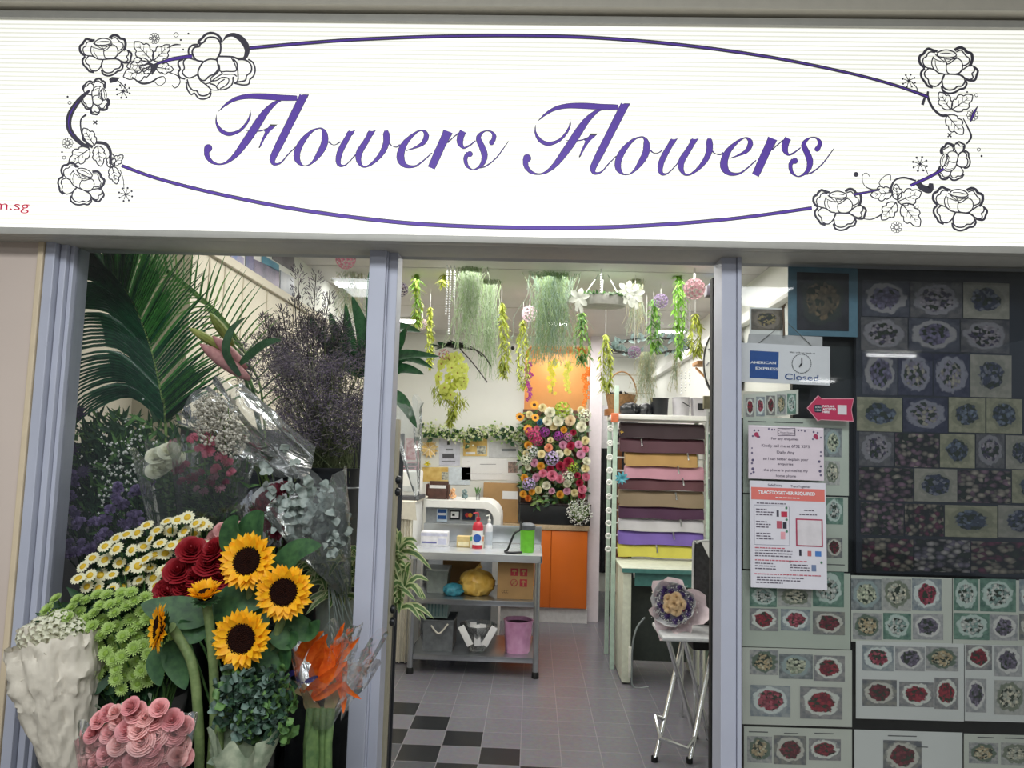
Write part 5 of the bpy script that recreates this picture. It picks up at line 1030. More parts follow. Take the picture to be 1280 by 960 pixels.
# ============================================================ WALL PAPERS, DISPLAY, HANGING PLANTS
rnd = random.Random(11)
YP = YB - .004
def paper(x0, y0, x1, y1, mat, label, extra=(), name='pinned_paper', Y=None, cat='paper', sl=0):
    Y = Y or YP; t = Thing(name, label, cat, P((x0 + x1) / 2, y1, Y)); t.part('sheet', thin([(x0, y1), (x1, y1 + sl), (x1, y0 + sl), (x0, y0)], Y - .001, .0008), mat, smooth=False)
    for k, (a, b, c_, d_, m) in enumerate(extra): t.part('print', thin([(a, d_), (c_, d_), (c_, b), (a, b)], Y - .002 - k * .0003, .0006), m, smooth=False)
    return t
inkG = M('ink_grey', '70747c', .6); redp = M('print_crimson', '9c2c48', .6, col2='d89098', scale=20); gold = M('print_gold', 'c8a050', .6, col2='e6cc80', scale=15)
t = paper(491, 548, 506, 575, redp, 'left crimson costume photo pinned on the back wall'); paper(507, 548, 524, 575, M('print_pinkgirl', 'b85c70', .6, col2='f0d8d8', scale=25), 'right pink costume photo pinned beside the middle post'); 
paper(491, 577, 524, 588, M('print_palepink', 'd8a8b4', .6), 'pale pink banner card below the costume photos', [(494, 579, 521, 582, inkG), (497, 584, 518, 586, inkG)])
paper(549, 546, 575, 582, M('print_lilac', 'c8cad8', .6), 'lilac printed poster with a dark photo on the back wall', [(559, 550, 562, 556, BLACK), (553, 567, 568, 573, M('print_dark', '4c4c54', .6)), (557, 561, 566, 563, inkG), (552, 576, 569, 577, inkG)])
paper(579, 548, 609, 570, gold, 'gold bordered calendar page pinned right of the lilac poster', [(596, 557, 608, 568, M('print_panda', '50504c', .6, col2='d8d8c8', scale=40)), (582, 565, 594, 568, PAPER)])
paper(577, 573, 634, 600, PAPER, 'large white planner sheet pinned on the back wall', [(584, 577, 587, 577.6, inkG), (583, 592, 628, 592.6, inkG), (600, 580, 620, 580.6, inkG)])
paper(611, 553, 648, 572, M('print_greyform', 'c4c6c8', .6), 'grey form with a dark heading line pinned near the flower display', [(627, 561, 645, 564, inkG)])
paper(634, 576, 648, 602, PAPER, 'small white card with a dark bouquet photo by the flower display', [(635, 577, 647, 591, M('print_bouq', '3c4a40', .6, col2='b89890', scale=40))])
paper(528, 584, 560, 602, gold, 'orange and gold card pinned under the starburst', [(552, 590, 560, 600, M('print_panda', '50504c', .6))])
paper(561, 584, 588, 606, M('print_paleblue', 'd2dce4', .6), 'pale blue sheet pinned below the lilac poster')
# starburst
sb = P(537, 561, YP - .01); t = Thing('starburst', 'gold paper starburst rosette on the back wall', 'rosette', sb)
mb = MB()
for k in range(24): a = k * PI / 12; mb.leaf(sb + Vector((0, -.01, 0)), (math.cos(a), -.1, math.sin(a)), (0, -1, 0), .085 * (1 if k % 2 else .8), .02, n=3, prof='petal')
t.part('rays', mb, M('gold_foil', 'b98f3c', .3, .5, col2='e8d49c'));
mb = MB()
for k in range(8): a = k * PI / 4; mb.tube([sb + Vector((.01 * math.cos(a), -.02, .01 * math.sin(a))), sb + Vector((.07 * math.cos(a), -.02, .07 * math.sin(a)))], .002, 4)
t.part('white_spokes', mb, WHITE)
bow(534, 580, YP - .02, .035, M('bow_yellow', 'e0d030', .4), 'yellow paper bow below the gold starburst', seed=5, n=14)
# security camera
c = P(641, 434, YB - .03); t = Thing('security_camera', 'small white dome camera high on the back wall', 'camera', c); m = Matrix.Translation(c)
mb = MB(); mb.lathe([(0, .03), (.03, .03), (.032, 0), (.028, -.02), (.015, -.035), (0, -.04)], 18, m); t.part('housing', mb, WHITE)
mb = MB(); mb.lathe([(0, .002), (.018, .0), (.016, -.012), (0, -.016)], 14, m @ Matrix.Translation((0, -.024, -.012)) @ Matrix.Rotation(PI / 2, 4, 'X') @ Matrix.Rotation(PI, 4, 'X')); t.part('lens', mb, BLACK)
# generic flower meshes --------------------------------------------------
def head_rose(name, mats, layers=5, r=.70, h=.75, tight=1):
    mb = MB()
    for k in range(7):
        f = k / 6; n = (2, 3, 3, 4, 4, 5, 5)[k]
        for i in range(n): mb.cup(2 * PI * i / n + k * 1.1 + random.uniform(-.15, .15), 1.35 * PI / n * (1 if n > 2 else .8), .04, .09 + .13 * k, .98 - .46 * f * f, curl=.03 + .20 * f, z0=0, ex=.36)
    mb.lathe([(0, .6), (.05, .9), (.07, .5)], 8)
    return mb.mesh(mats, name=name)
def head_ray(name, mats, n=14, rows=1, L_=1, W=.32, disc=.3, tilt=.15, dh=.12, prof='petal', bend=-.1, rise=.35):
    mb = MB()
    for rw in range(rows):
        for i in range(n):
            a = 2 * PI * (i + .5 * rw) / n + random.uniform(-.06, .06); el = tilt + rise * rw; s_ = 1 - .2 * rw
            mb.leaf((disc * .7 * math.cos(a), disc * .7 * math.sin(a), .02 * rw), (math.cos(a) * math.cos(el), math.sin(a) * math.cos(el), math.sin(el)), (0, 0, 1), (L_ - disc * .7) * s_, W, bend=bend, n=3, prof=prof, fold=.1)
    mb.mi = 1 if len(mats) > 1 else 0
    mb.lathe([(disc, 0), (disc * .9, dh), (disc * .5, dh * 1.5), (0, dh * 1.6)], 10)
    return mb.mesh(mats, name=name)
def head_carn(name, mats, n=40):
    mb = MB()
    for i in range(n):
        a = i * 2.4; f = math.sqrt(i / n); el = 1.35 - 1.2 * f
        mb.leaf((0, 0, .15), (math.cos(a) * math.cos(el), math.sin(a) * math.cos(el), math.sin(el)), (math.sin(a), -math.cos(a), .5), .85, .42, n=3, prof='fan', wave=.25)
    return mb.mesh(mats, name=name)
def head_hyd(name, mats, n=46, r=1):
    mb = MB()
    for i in range(n):
        z = 1 - 1.7 * i / n; q = math.sqrt(max(0, 1 - z * z)); a = i * 2.4; c = Vector((q * math.cos(a), q * math.sin(a), z)) * r; nn = c.normalized(); s1 = nn.orthogonal().normalized()
        for k in range(4):
            d = Matrix.Rotation(k * PI / 2 + i, 3, nn) @ s1; mb.leaf(c, d + nn * .3, nn, .26, .22, n=2, prof='petal')
    return mb.mesh(mats, name=name)
def ptl(c, c2=None): return petM('petal_' + c, c, c2)
gm = leafM('leaf_mid', '3f6b35', '6f9a52'); gd = leafM('leaf_dark', '1f3f24', '35583a'); gl = leafM('leaf_light', '6f8f45', '98b468'); gs = leafM('leaf_sage', '8fa28c', 'b4c2ae')
# --- silk flower display
DY = YO - .02
tz2 = zc2
x0, x1 = P(650, 640, DY - .08).x, P(738, 640, DY - .08).x
mb = MB(); zt2 = P(695, 630, DY - .08).z
t = Thing('planter_tray', 'black planter tray on the tan worktop under the silk flowers', 'planter', ((x0 + x1) / 2, DY, tz2)); mb.box(x0, x1, DY - .08, DY + .12, tz2 + .001, zt2 - .012, .004); t.part('tray_body', mb, BLACK); mb = MB(); mb.box(x0 - .01, x1 + .01, DY - .09, DY + .13, zt2 - .011, zt2, .004); t.part('tray_rim', mb, M('tray_brown', '2c2024', .5))
t = Thing('silk_flower_display', 'tall stepped display of colourful silk flowers above the black planter tray', 'flower display', ((x0 + x1) / 2, DY, zt2))
mb = MB(); zz1 = P(690, 512, DY).z; a, b, c_, d_ = rect(652, 545, 735, 630, DY + .1); mb.box(a, b, DY + .06, DY + .085, zt2 + .001, zz1); t.part('back_lattice', mb, M('lattice_brown', '5c3c2c', .6))
mb = MB()
for i in range(800):
    f = rnd.random(); px = 650 + 82 * rnd.random(); py = 515 + 118 * rnd.random()
    if ((px - 694) / 47) ** 2 + ((py - 572) / 66) ** 2 > 1.15: continue
    mb.mi = rnd.choice((0, 0, 1, 1, 2, 3)); c = P(px, py, DY + rnd.uniform(-.1, .05)); mb.leaf(c, (rnd.uniform(-1, 1), -rnd.random(), rnd.uniform(-1, .8)), (0, -1, .3), rnd.uniform(.05, .09), rnd.uniform(.018, .035), bend=-.3, n=3)
t.part('foliage', mb, [gm, gd, gl, gs])
R1 = {}
def rose_m(c, c2): 
    if c not in R1: R1[c] = head_rose('rose_' + c, [ptl(c, c2)])
    return R1[c]
hyd = {c: head_hyd('hyd_' + c, [ptl(c, c2)]) for c, c2 in (('b8669a', 'd894c0'), ('b09ad0', 'd4c6e8'), ('d4dcc0', 'eef2e0'), ('b82868', 'd85890'), ('8a2a8c', 'b44cb0'), ('90b030', 'b8cc50'), ('b8bcb8', 'd8e0dc'))}
sunS = head_ray('sun_small', [ptl('e0901c', 'f4b83c'), M('disc_brown', '2c1810', .8)], n=16, disc=.38, W=.34)
fl_n = []
for (px, py, r, kind, c, c2) in ((668,506,.030,'s',0,0),(669,522,.028,'s',0,0),(660,536,.03,'s',0,0),(650,521,.03,'s',0,0),(688,516,.034,'r','dfe0c8','f2f0e0'),(697,527,.034,'r','dfe0c8','f2f0e0'),(713,526,.034,'r','dcc8a0','ecdcc0'),(727,534,.032,'r','dfe0c8','f2f0e0'),(684,527,.03,'r','dfe0c8','f2f0e0'),(675,528,.02,'r','28607c','4888a0'),(731,519,.04,'h','d4dcc0',0),(703,512,.05,'h','90b030',0),
    (668,545,.04,'h','b82868',0),(662,540,.03,'h','b82868',0),(672,551,.032,'h','b82868',0),(681,540,.03,'h','8a2a8c',0),(698,545,.03,'h','8a2a8c',0),(710,546,.026,'h','b8669a',0),(665,565,.04,'h','b8bcb8',0),(658,575,.035,'h','d4dcc0',0),(677,568,.026,'r','e4d8a0','f4ecc8'),(686,560,.026,'r','e0906c','f0b090'),(690,573,.045,'h','b09ad0',0),(700,583,.03,'r','9c1c3c','c03858'),(711,578,.032,'r','9c1c3c','c03858'),(716,584,.035,'h','90b030',0),
    (679,592,.026,'r','d8688c','eca4b8'),(690,595,.034,'r','d8688c','eca4b8'),(700,599,.026,'r','d8688c','eca4b8'),(661,605,.04,'h','b09ad0',0),(710,597,.04,'h','d4dcc0',0),(654,618,.022,'r','dc9c28','f0c050'),(660,623,.02,'r','c8601c','e08c40'),(665,615,.02,'r','dc9c28','f0c050')):
    fl_n.append((px, py))
    me = sunS if kind == 's' else (rose_m(c, c2) if kind == 'r' else hyd[c]); t.inst({'s': 'sunflower_head', 'r': 'rose_head', 'h': 'hydrangea_head'}[kind], me, P(px, py, DY - .15), (rnd.uniform(-.3, .3), -1, rnd.uniform(0, .4)), r * 1.35)
fills = [('d8688c','eca4b8'),('dfe0c8','f2f0e0'),('e4d8a0','f4ecc8'),('9c1c3c','c03858'),('d894b8','ecc0d4'),('dc9c28','f0c050')]; k_ = 0
while k_ < 42:
    px, py = rnd.uniform(655, 733), rnd.uniform(510, 622)
    if any((px - a) ** 2 + (py - b) ** 2 < 60 for a, b in fl_n): continue
    fl_n.append((px, py)); k_ += 1; c, c2 = rnd.choice(fills if py > 535 else fills[1:3]); t.inst('rose_head', rose_m(c, c2), P(px, py, DY - .13), (rnd.uniform(-.4, .4), -1, rnd.uniform(0, .5)), rnd.uniform(.026, .038))
def orchid(px, y0, y1, w_, cc, c2, label, Y, n=14, name='orchid_spray'):
    a = P(px, y0, Y); t = Thing(name, label, 'orchid', P(px, y1, Y)); me = head_ray('orch_' + cc, [ptl(cc, c2), ptl('e8d080')], n=5, W=.75, disc=.15, bend=-.15)
    e = P(px, y1, Y); pts = [tuple(a + Vector((.06, .05, .02))), tuple(a), tuple(a.lerp(e, .5) + Vector((.01, 0, 0))), tuple(e)]
    mb = MB(); mb.tube([tuple(q) for q in catmull(pts, 5)], .003, 5); t.part('stem', mb, gl)
    for k in range(n):
        f = k / (n - 1); p = a.lerp(e, f) + Vector((rnd.uniform(-1, 1) * w_, -.02, 0)); t.inst('blossom', me, p, (rnd.uniform(-.6, .6), -1, rnd.uniform(-.2, .4)), .030 * (1.05 - .4 * f))
    return t
ny = YB + .12
orchid(661, 456, 500, .022, '8a2078', 'b848a0', 'purple orchid spray at the left edge of the arched niche', YB - .08)
orchid(690, 452, 492, .03, 'c8c428', 'e4e060', 'left yellow orchid spray in the orange niche', YB - .05, 16)
orchid(709, 455, 490, .028, 'c0c040', 'dce070', 'right yellow-green orchid spray in the orange niche', YB - .05, 14)
orchid(733, 462, 506, .028, 'd86a18', 'f09438', 'orange orchid spray at the right edge of the niche', YB - .08, 16)
def cloud(t, cs, nb, spread, blobr, mats, name='blossoms', squash=(1, 1, 1), r2=None):
    mb = MB()
    for i in range(nb):
        c, r = rnd.choice(cs); a = rnd.random() * 6.28; z = rnd.uniform(-1, 1); q = math.sqrt(1 - z * z); rr_ = r * rnd.random() ** .4
        mb.mi = rnd.randrange(len(mats)) if isinstance(mats, list) else 0
        mb.blob(c + Vector((q * math.cos(a) * squash[0], q * math.sin(a) * squash[1], z * squash[2])) * rr_, blobr * rnd.uniform(.6, 1.4))
    return t.part(name, mb, mats, smooth=False)
bb = ptl('dfe2dc', 'f4f4f0')
t = Thing('gypsophila_bunch', "airy white baby's breath bunch beside the black planter tray", 'flower bunch', P(724, 655, DY - .16)); c = P(724, 640, DY - .16); cloud(t, [(c, .12)], 420, 1, .006, bb)
mb = MB()
for k in range(60): mb.tube([c + Vector((0, 0, -.11)), c + Vector((rnd.uniform(-.1, .1), rnd.uniform(-.05, .05), rnd.uniform(-.05, .1)))], .0012, 3)
t.part('stems', mb, gl)
# garland
t = Thing('leaf_garland', 'cream-green flower garland strung along the top of the pinned papers', 'garland', P(590, 552, YP - .04)); mb = MB(); mb.tube([P(x, 543 + 3 * math.sin(x * .09), YP - .03) for x in range(524, 656, 4)], .004, 5); t.part('cord', mb, gd)
mb = MB()
for i in range(620): px = 524 + 130 * rnd.random(); c = P(px, 542 + 3 * math.sin(px * .09) + rnd.gauss(0, 5), YP - .04 - rnd.random() * .05); mb.mi = rnd.choice((0, 0, 1, 1, 2)); mb.leaf(c, (rnd.uniform(-1, 1), -.6, rnd.uniform(-1, 1)), (0, -1, .2), rnd.uniform(.02, .035), .02, n=2, prof='petal')
t.part('florets', mb, [ptl('c4d090', 'e6ecc8'), gl, ptl('dfe0c8', 'f2f0e0')])
mb = MB()
for i in range(60): px = 524 + 130 * rnd.random(); mb.leaf(P(px, 544 + rnd.gauss(0, 4), YP - .06), (rnd.uniform(-1, 1), -.5, rnd.uniform(-.7, 1)), (0, -1, .2), .07, .04, n=4)
t.part('leaves', mb, gd)
# --- hanging vines
hookM = M('string_clear', 'c8c8c4', .5)
def top_string(t, x, Y, z):
    mb = MB(); mb.tube([(x, Y, z), (x, Y, GZ + .0)], .0015, 4); t.part('string', mb, hookM)
def vine(px, y0, y1, wpx, Y, mats, label, L_=.062, W_=.012, n=None, sway=0):
    a = P(px, y0, Y); e = P(px + sway, y1, Y); w_ = abs(P(px + wpx, y0, Y).x - a.x) * .8; t = Thing('hanging_vine', label, 'hanging plant', e, 'hanging artificial vines'); top_string(t, a.x, Y, a.z)
    H = a.z - e.z; n = n or int(H / .0045); mb = MB(); sp = MB()
    for s_ in range(5):
        ox_ = rnd.uniform(-.4, .4) * w_; pts = [(a.x, Y, a.z), (a.x + ox_, Y + rnd.uniform(-.02, .02), a.z - H * .3), (a.x + ox_ * 1.3 + (e.x - a.x) * .7, Y, a.z - H * rnd.uniform(.6, .8)), (e.x + ox_ * .5, Y, e.z + (H * .15 * rnd.random()))]
        sp.tube([tuple(q) for q in catmull(pts, 4)], .0018, 4)
        cc = catmull(pts, 10)
        for k in range(n // 2):
            q = Vector(cc[rnd.randrange(len(cc))]); an = rnd.random() * 6.28; mb.mi = rnd.randrange(len(mats)); dd = Vector((math.cos(an), math.sin(an), -rnd.uniform(.3, 1.4)))
            mb.leaf(q, dd, (0, 0, 1), L_ * rnd.uniform(.6, 1.15), W_, bend=-.15, n=2, prof='point')
    t.part('stem', sp, mats[0]); t.part('leaves', mb, mats); return t
vg = [leafM('vine_green', '5f8f2c', '8fb84c'), leafM('vine_olive', '7d8f30', 'a8b04c')]; vy = [leafM('vine_yellow', '98a030', 'bcc450'), leafM('vine_olive', '7d8f30')]; vb = [leafM('vine_bright', '78b43c', 'a4d464'), leafM('vine_green', '5f8f2c')]; vd = [leafM('vine_deep', '4c7838', '70985c'), vg[0]]
vine(520, 324, 412, 24, 2.4, vg, 'long green vine hanging nearest the middle post')
vine(538, 384, 462, 18, 2.8, vy, 'yellow-green vine hanging behind the long green one', .045)
vine(553, 326, 356, 12, 2.4, vy, 'short yellowish vine hanging beside the beaded chains')
vine(627, 378, 474, 22, 2.6, vy, 'yellow-green vine hanging near the security camera')
vine(654, 400, 486, 16, 3.0, vy, 'thin vine dangling under the pink-grey ball left of the niche', .045)
vine(727, 390, 456, 22, 2.6, vd, 'deep green vine under the left end of the ribboned basket')
vine(757, 418, 488, 20, 2.8, vy, 'olive vine hanging in front of the pinkish column')
vine(817, 374, 440, 18, 2.6, vd, 'deep green vine below the small purple flower ball')
vine(848, 338, 444, 24, 2.3, vb, 'brightest lush green vine hanging right of the doorway centre', .055, .012)
vine(869, 392, 446, 18, 2.8, vy, 'short dark-topped vine hanging right of the bright green vine')
vine(595, 340, 380, 10, 3.2, vd, 'thin dark vine among the pale moss strands', .04)
def moss(px, y0, y1, wpx, Y, mats, label, n=120, thick=.0022, tail=.5):
    a = P(px, y0, Y); w_ = abs(P(px + wpx, y0, Y).x - a.x) / 2; e = P(px, y1, Y); H = a.z - e.z; t = Thing('hanging_moss', label, 'hanging plant', e, 'strands of hanging moss'); top_string(t, a.x, Y, a.z); mb = MB()
    for i in range(n):
        x = a.x + rnd.gauss(0, .5) * w_; x2 = a.x + rnd.gauss(0, .62) * w_; y = Y + rnd.uniform(-.5, .5) * w_; h = H * (1 - tail * rnd.random() ** 1.3); ph = rnd.random() * 6; k = len(mb.v); mb.mi = rnd.randrange(len(mats)); N = 16
        amp = w_ * .12
        for j in range(N + 1):
            f = j / N; c = Vector((x + (x2 - x) * f + amp * math.sin(ph + f * 14) , y + amp * math.cos(ph * 2 + f * 11), a.z - h * f)); mb.v += [c + Vector((-thick / 2, 0, 0)), c + Vector((thick / 2, thick * .5, 0))]
        for j in range(N): q = k + 2 * j; mb.face(q, q + 1, q + 3, q + 2)
        for j in range(10):
            f = rnd.random(); c = Vector((x + (x2 - x) * f + amp * math.sin(ph + f * 14), y + amp * math.cos(ph * 2 + f * 11), a.z - h * f)); mb.leaf(c, (rnd.uniform(-1, 1), rnd.uniform(-1, 1), -.8), (0, 0, 1), .022, .0035, n=2, prof='blade')
    t.part('strands', mb, mats); return t
mo = [leafM('moss_sage', '8f9e84', 'aebaa2'), leafM('moss_green', '7c9668', '9eb286')]; mw = [leafM('moss_straw', 'a8a484', 'c0bc9c'), leafM('moss_sage', '98a890')]
moss(590, 324, 440, 38, 2.2, mo, 'wide pale green moss curtain just right of the beaded chains', 150, tail=.6)
moss(612, 345, 475, 26, 2.5, mo, 'longer greyish moss strands right of the pale moss curtain', 90)
moss(692, 326, 458, 58, 2.3, [leafM('moss_bluegreen', '7f9884', 'a2b4a0'), mo[1]], 'largest sage moss curtain hanging in front of the orange niche', 260, tail=.4)
moss(797, 330, 422, 24, 2.4, mw, 'straw-coloured moss strands right of the ribboned basket', 60)
moss(808, 440, 505, 26, 2.7, mw, 'pale moss tuft hanging above the black plastic pot', 80)
moss(442, 336, 400, 44, 2.4, mw, 'straw-coloured moss tuft under the pink ball left of the middle post', 70)
moss(845, 440, 492, 10, 2.5, mw, 'fine pale tail hanging below the bright green vine', 22)
# beaded chains
for px, y1, lab in ((560, 395, 'left beaded crystal chain hanging by the pale moss'), (564, 420, 'middle longest beaded crystal chain'), (569, 372, 'right beaded crystal chain near the pale moss'), (752, 366, 'beaded crystal chain above the ribboned basket')):
    a = P(px, 322, 2.15); e = P(px, y1, 2.15); t = Thing('bead_chain', lab, 'bead chain', e, 'beaded chains'); top_string(t, a.x, 2.15, a.z); mb = MB(); z = a.z
    while z > e.z:
        bm = bmesh.new(); bmesh.ops.create_icosphere(bm, subdivisions=1, radius=.0065); mb.bm(bm, Matrix.Translation((a.x + rnd.uniform(-.001, .001), 2.15, z))); z -= .0145
    t.part('beads', mb, M('crystal_bead', 'dcdfe2', .1, .2, spec=1))
# flower balls
def fball(px, py, r, Y, c, c2, label, string=True, ribbon=False):
    cc = P(px, py, Y); t = Thing('flower_ball', label, 'flower ball', cc); me = R1.get('b' + c) or head_hyd('ball_' + c, [ptl(c, c2)], 60); R1['b' + c] = me; t.inst('blossom_ball', me, cc, (0, -1, .2), r)
    mb = MB(); mb.tube([cc + Vector((0, 0, r * .8)), (cc.x, Y, GZ)], .002 if not ribbon else .007, 4); t.part('string' if not ribbon else 'white_ribbon', mb, hookM); return t
fball(432, 324, .05, 1.9, 'c86888', 'f0b4c4', 'pink blossom ball at the top left of the middle post')
fball(662, 392, .05, 2.9, 'b89aa8', 'd8c4cc', 'dusty pink-grey ball hanging left of the orange niche')
fball(868, 361, .055, 2.1, '946470', 'c09c9c', 'dried reddish pomander hanging on a white ribbon near right jamb', ribbon=True)
fball(793, 440, .035, 2.3, '5c3c60', 'b8a0b8', 'small dark purple ball low on a long string', ribbon=False)
fball(826, 376, .042, 2.5, '6c5878', '9484a0', 'grey-purple ball hanging right of the straw moss')
fball(501, 362, .04, 2.3, '2c2430', '4c4050', 'near-black ball beside the middle post')
fball(729, 330, .035, 2.6, '946478', 'b88c9c', 'small mauve ball at the lintel above the basket')
fball(528, 405, .035, 3.2, 'a08c90', 'c0acb0', 'small faded pink ball behind the green vines')
fball(623, 400, .035, 3.2, '3c3c48', '5c5c68', 'small dark ball among the moss strands')
# white ribboned hanging basket
bc = P(754, 378, 2.3); t = Thing('hanging_basket', 'white hanging basket with big ribbon bows and greenery', 'hanging basket', bc)
mb = MB(); m = Matrix.Translation(bc) @ Matrix.Diagonal((1, .7, 1, 1)); mb.lathe([(0, -.03), (.13, -.025), (.16, .01), (.165, .03), (.155, .03), (.12, -.01), (0, -.015)], 28, m); t.part('basket_tray', mb, M('basket_white', 'b8b8b0', .6, bump=.4))
mb = MB()
for i in range(230): a = rnd.random() * 6.28; q = rnd.random() ** .5; mb.mi = rnd.choice((0, 1, 2)); mb.leaf(bc + Vector((.17 * q * math.cos(a), .1 * q * math.sin(a), .02)), (math.cos(a), math.sin(a) - .4, rnd.uniform(-.3, 1)), (0, 0, 1), rnd.uniform(.04, .07), .018, n=3)
t.part('greenery', mb, [gs, gd, leafM('vine_deep', '4c7838')])
for dx, dz_ in ((-.15, .0), (.13, .05), (.17, .03)):
    mb = MB(); c = bc + Vector((dx, -.1, dz_))
    for k in range(6): a = k * PI / 3 + .3; mb.leaf(c, (math.cos(a), -.35, math.sin(a)), (0, -1, 0), .06, .035, bend=-.3, n=4, prof='petal')
    mb.leaf(c, (.2, -.1, -1), (0, -1, 0), .09, .022, n=3, prof='fan'); mb.leaf(c, (-.2, -.1, -1), (0, -1, 0), .08, .022, n=3, prof='fan'); t.part('ribbon_bow', mb, M('ribbon_white', 'b4b8ac', .4))
for dx in (-.12, -.01, .1):
    mb = MB(); mb.tube([bc + Vector((dx, 0, .03)), (bc.x + dx * .25, 2.3, GZ)], .004, 5); t.part('hanger', mb, hookM)
# yellow-green orchid cluster with a leafy top and vine tail
oc = P(565, 470, 2.3); t = Thing('orchid_hanging', 'hanging cluster of yellow-green orchids with dark leafy top and trailing tail', 'hanging flowers', P(567, 525, 2.3)); top_string(t, oc.x, 2.3, P(565, 430, 2.3).z)
yo = head_ray('orch_yg', [ptl('a8b034', 'd4dc78'), ptl('9c7c40')], n=5, W=.8, disc=.14, bend=-.2)
for i in range(40): a = rnd.random() * 6.28; f = rnd.uniform(-1, 1); r_ = .085 * math.sqrt(1 - f * f * .8); t.inst('blossom', yo, oc + Vector((r_ * math.cos(a), r_ * math.sin(a) * .8, f * .12)), (math.cos(a), math.sin(a) - .6, .1), .036)
mb = MB(); c = P(564, 434, 2.3)
for i in range(60): a = rnd.random() * 6.28; mb.mi = rnd.choice((0, 0, 1)); mb.leaf(c + Vector((rnd.uniform(-.06, .06), 0, 0)), (math.cos(a), math.sin(a), rnd.uniform(-.2, .6)), (0, 0, 1), rnd.uniform(.05, .09), .035, n=3)
t.part('dark_leaves', mb, [M('silk_black', '23262c', .5), gd])
t.inst('berry_cluster', head_hyd('ball_a', [ptl('8c5058', 'b88080')], 30), P(555, 443, 2.22), (0, -1, 0), .03)
mb = MB()
for i in range(260): f = rnd.random(); c = P(566 + rnd.gauss(0, 9) * (1 - f) + 3 * math.sin(f * 5), 490 + 38 * f, 2.3 + rnd.uniform(-.03, .03)); mb.mi = rnd.randrange(2); mb.leaf(c, (rnd.uniform(-1, 1), rnd.uniform(-1, 1), -1), (0, 0, 1), .05, .008, n=2, prof='point')
for i in range(60): c = P(548 + rnd.gauss(0, 4), 480 + 22 * rnd.random(), 2.3); mb.leaf(c, (rnd.uniform(-1, 1), rnd.uniform(-1, 1), -1), (0, 0, 1), .05, .008, n=2, prof='point')
t.part('vine_tail', mb, vy)
mb = MB()
for (x0_, y0_, x1_, y1_, x2_, y2_) in ((572, 432, 600, 440, 614, 458), (575, 436, 592, 455, 609, 478), (570, 430, 590, 434, 603, 446)): mb.tube([tuple(q) for q in catmull([tuple(P(x0_, y0_, 2.3)), tuple(P(x1_, y1_, 2.3)), tuple(P(x2_, y2_, 2.3))], 5)], [.004] * 11, 5)
t.part('dark_twig', mb, M('twig_dark', '2c2824', .7))
# twig wreath and crystal drops above the rack
wc = P(812, 432, 2.9); t = Thing('twig_wreath', 'dark twig wreath with grey leaves hanging above the roll rack', 'wreath', wc); mb = MB()
for s_ in range(7): mb.tube([wc + Vector(((.24 + .01 * s_) * math.cos(a) + rnd.uniform(-.01, .01), .1 * math.sin(a), .07 * math.sin(a + .3) + rnd.uniform(-.012, .012))) for a in [2 * PI * k / 22 for k in range(23)]], .003, 4)
t.part('twigs', mb, M('twig_dark', '2c2824', .7)); mb = MB()
for i in range(70): a = rnd.random() * 6.28; mb.leaf(wc + Vector((.24 * math.cos(a), .1 * math.sin(a), .07 * math.sin(a + .3))), (rnd.uniform(-1, 1), -.5, rnd.uniform(-1, 1)), (0, -1, 0), .06, .025, n=3)
t.part('grey_leaves', mb, leafM('leaf_grey', '5c6c6c', '8ca09c')); top_string(t, wc.x, 2.9, wc.z + .05)
for k, px in enumerate((852, 857, 862)):
    a = P(px, 462, 2.9); e = P(px, 492 - k * 4, 2.9); t = Thing('crystal_drop', 'thin crystal drop string above the grey bins, %s' % ('left of three', 'middle of three', 'right of three')[k], 'crystal string', e, 'crystal drop strings'); mb = MB(); z = a.z
    while z > e.z: mb.blob((a.x, 2.9, z), .006); z -= .02
    t.part('crystals', mb, M('crystal_bead', 'dcdfe2', .1)); top_string(t, a.x, 2.9, a.z)
# round bouquet on the folding stool
bc = P(843, 755, STOOL[1] + .12); nn = Vector((-.25, -1, .25)).normalized(); t = Thing('wrapped_bouquet', 'round purple and cream bouquet in pale pink wrapping on the folding stool', 'bouquet', (bc.x, bc.y, STOOL[2]))
q = nn.to_track_quat('Z', 'Y').to_matrix().to_4x4(); m = Matrix.Translation(bc) @ q
def wrapcone(mb, m, r, h, n=40, w1=.10, w2=.0, base=.25, seed=1, flare=1.15, crump=0):
    k = len(mb.v); rr_ = random.Random(seed); ph = [rr_.random() * 6 for _ in range(4)]; rows_ = [(-h, base), (-h * .6, .55), (-h * .25, .85), (0, 1), (r * .35, flare)]
    if crump: rows_ = [(-h + (h + r * .3) * k / 34, base + (flare - base) * min(1, k / 24) ** .85) for k in range(35)]; n = 110
    for (z, f) in rows_:
        for i in range(n):
            a = 2 * PI * i / n; wv_ = 1 + w1 * f * f * (math.sin(3 * a + ph[0]) + .6 * math.sin(7 * a + ph[1]) + .3 * math.sin(13 * a + ph[2])); zz = z + (r * w1 * 1.6 * f * f * f * (math.sin(5 * a + ph[3]) + .5 * math.sin(9 * a + ph[1])))
            if crump: q_ = Vector((math.cos(a) * 3 + seed, math.sin(a) * 3, z * 22)); wv_ *= 1 + crump * (1 - 3 * abs(noise.noise(q_ * .8)) - 2 * abs(noise.noise(q_ * 1.9)) + noise.noise(q_ * 5) * .5); zz = z + .012 * f * noise.noise(q_ * 2) * (1 if f > .9 else 0)
            mb.v.append(m @ Vector((r * f * wv_ * math.cos(a), r * f * wv_ * math.sin(a), zz)))
    for j in range(len(rows_) - 1):
        for i in range(n): mb.face(k + j * n + i, k + j * n + (i + 1) % n, k + (j + 1) * n + (i + 1) % n, k + (j + 1) * n + i)
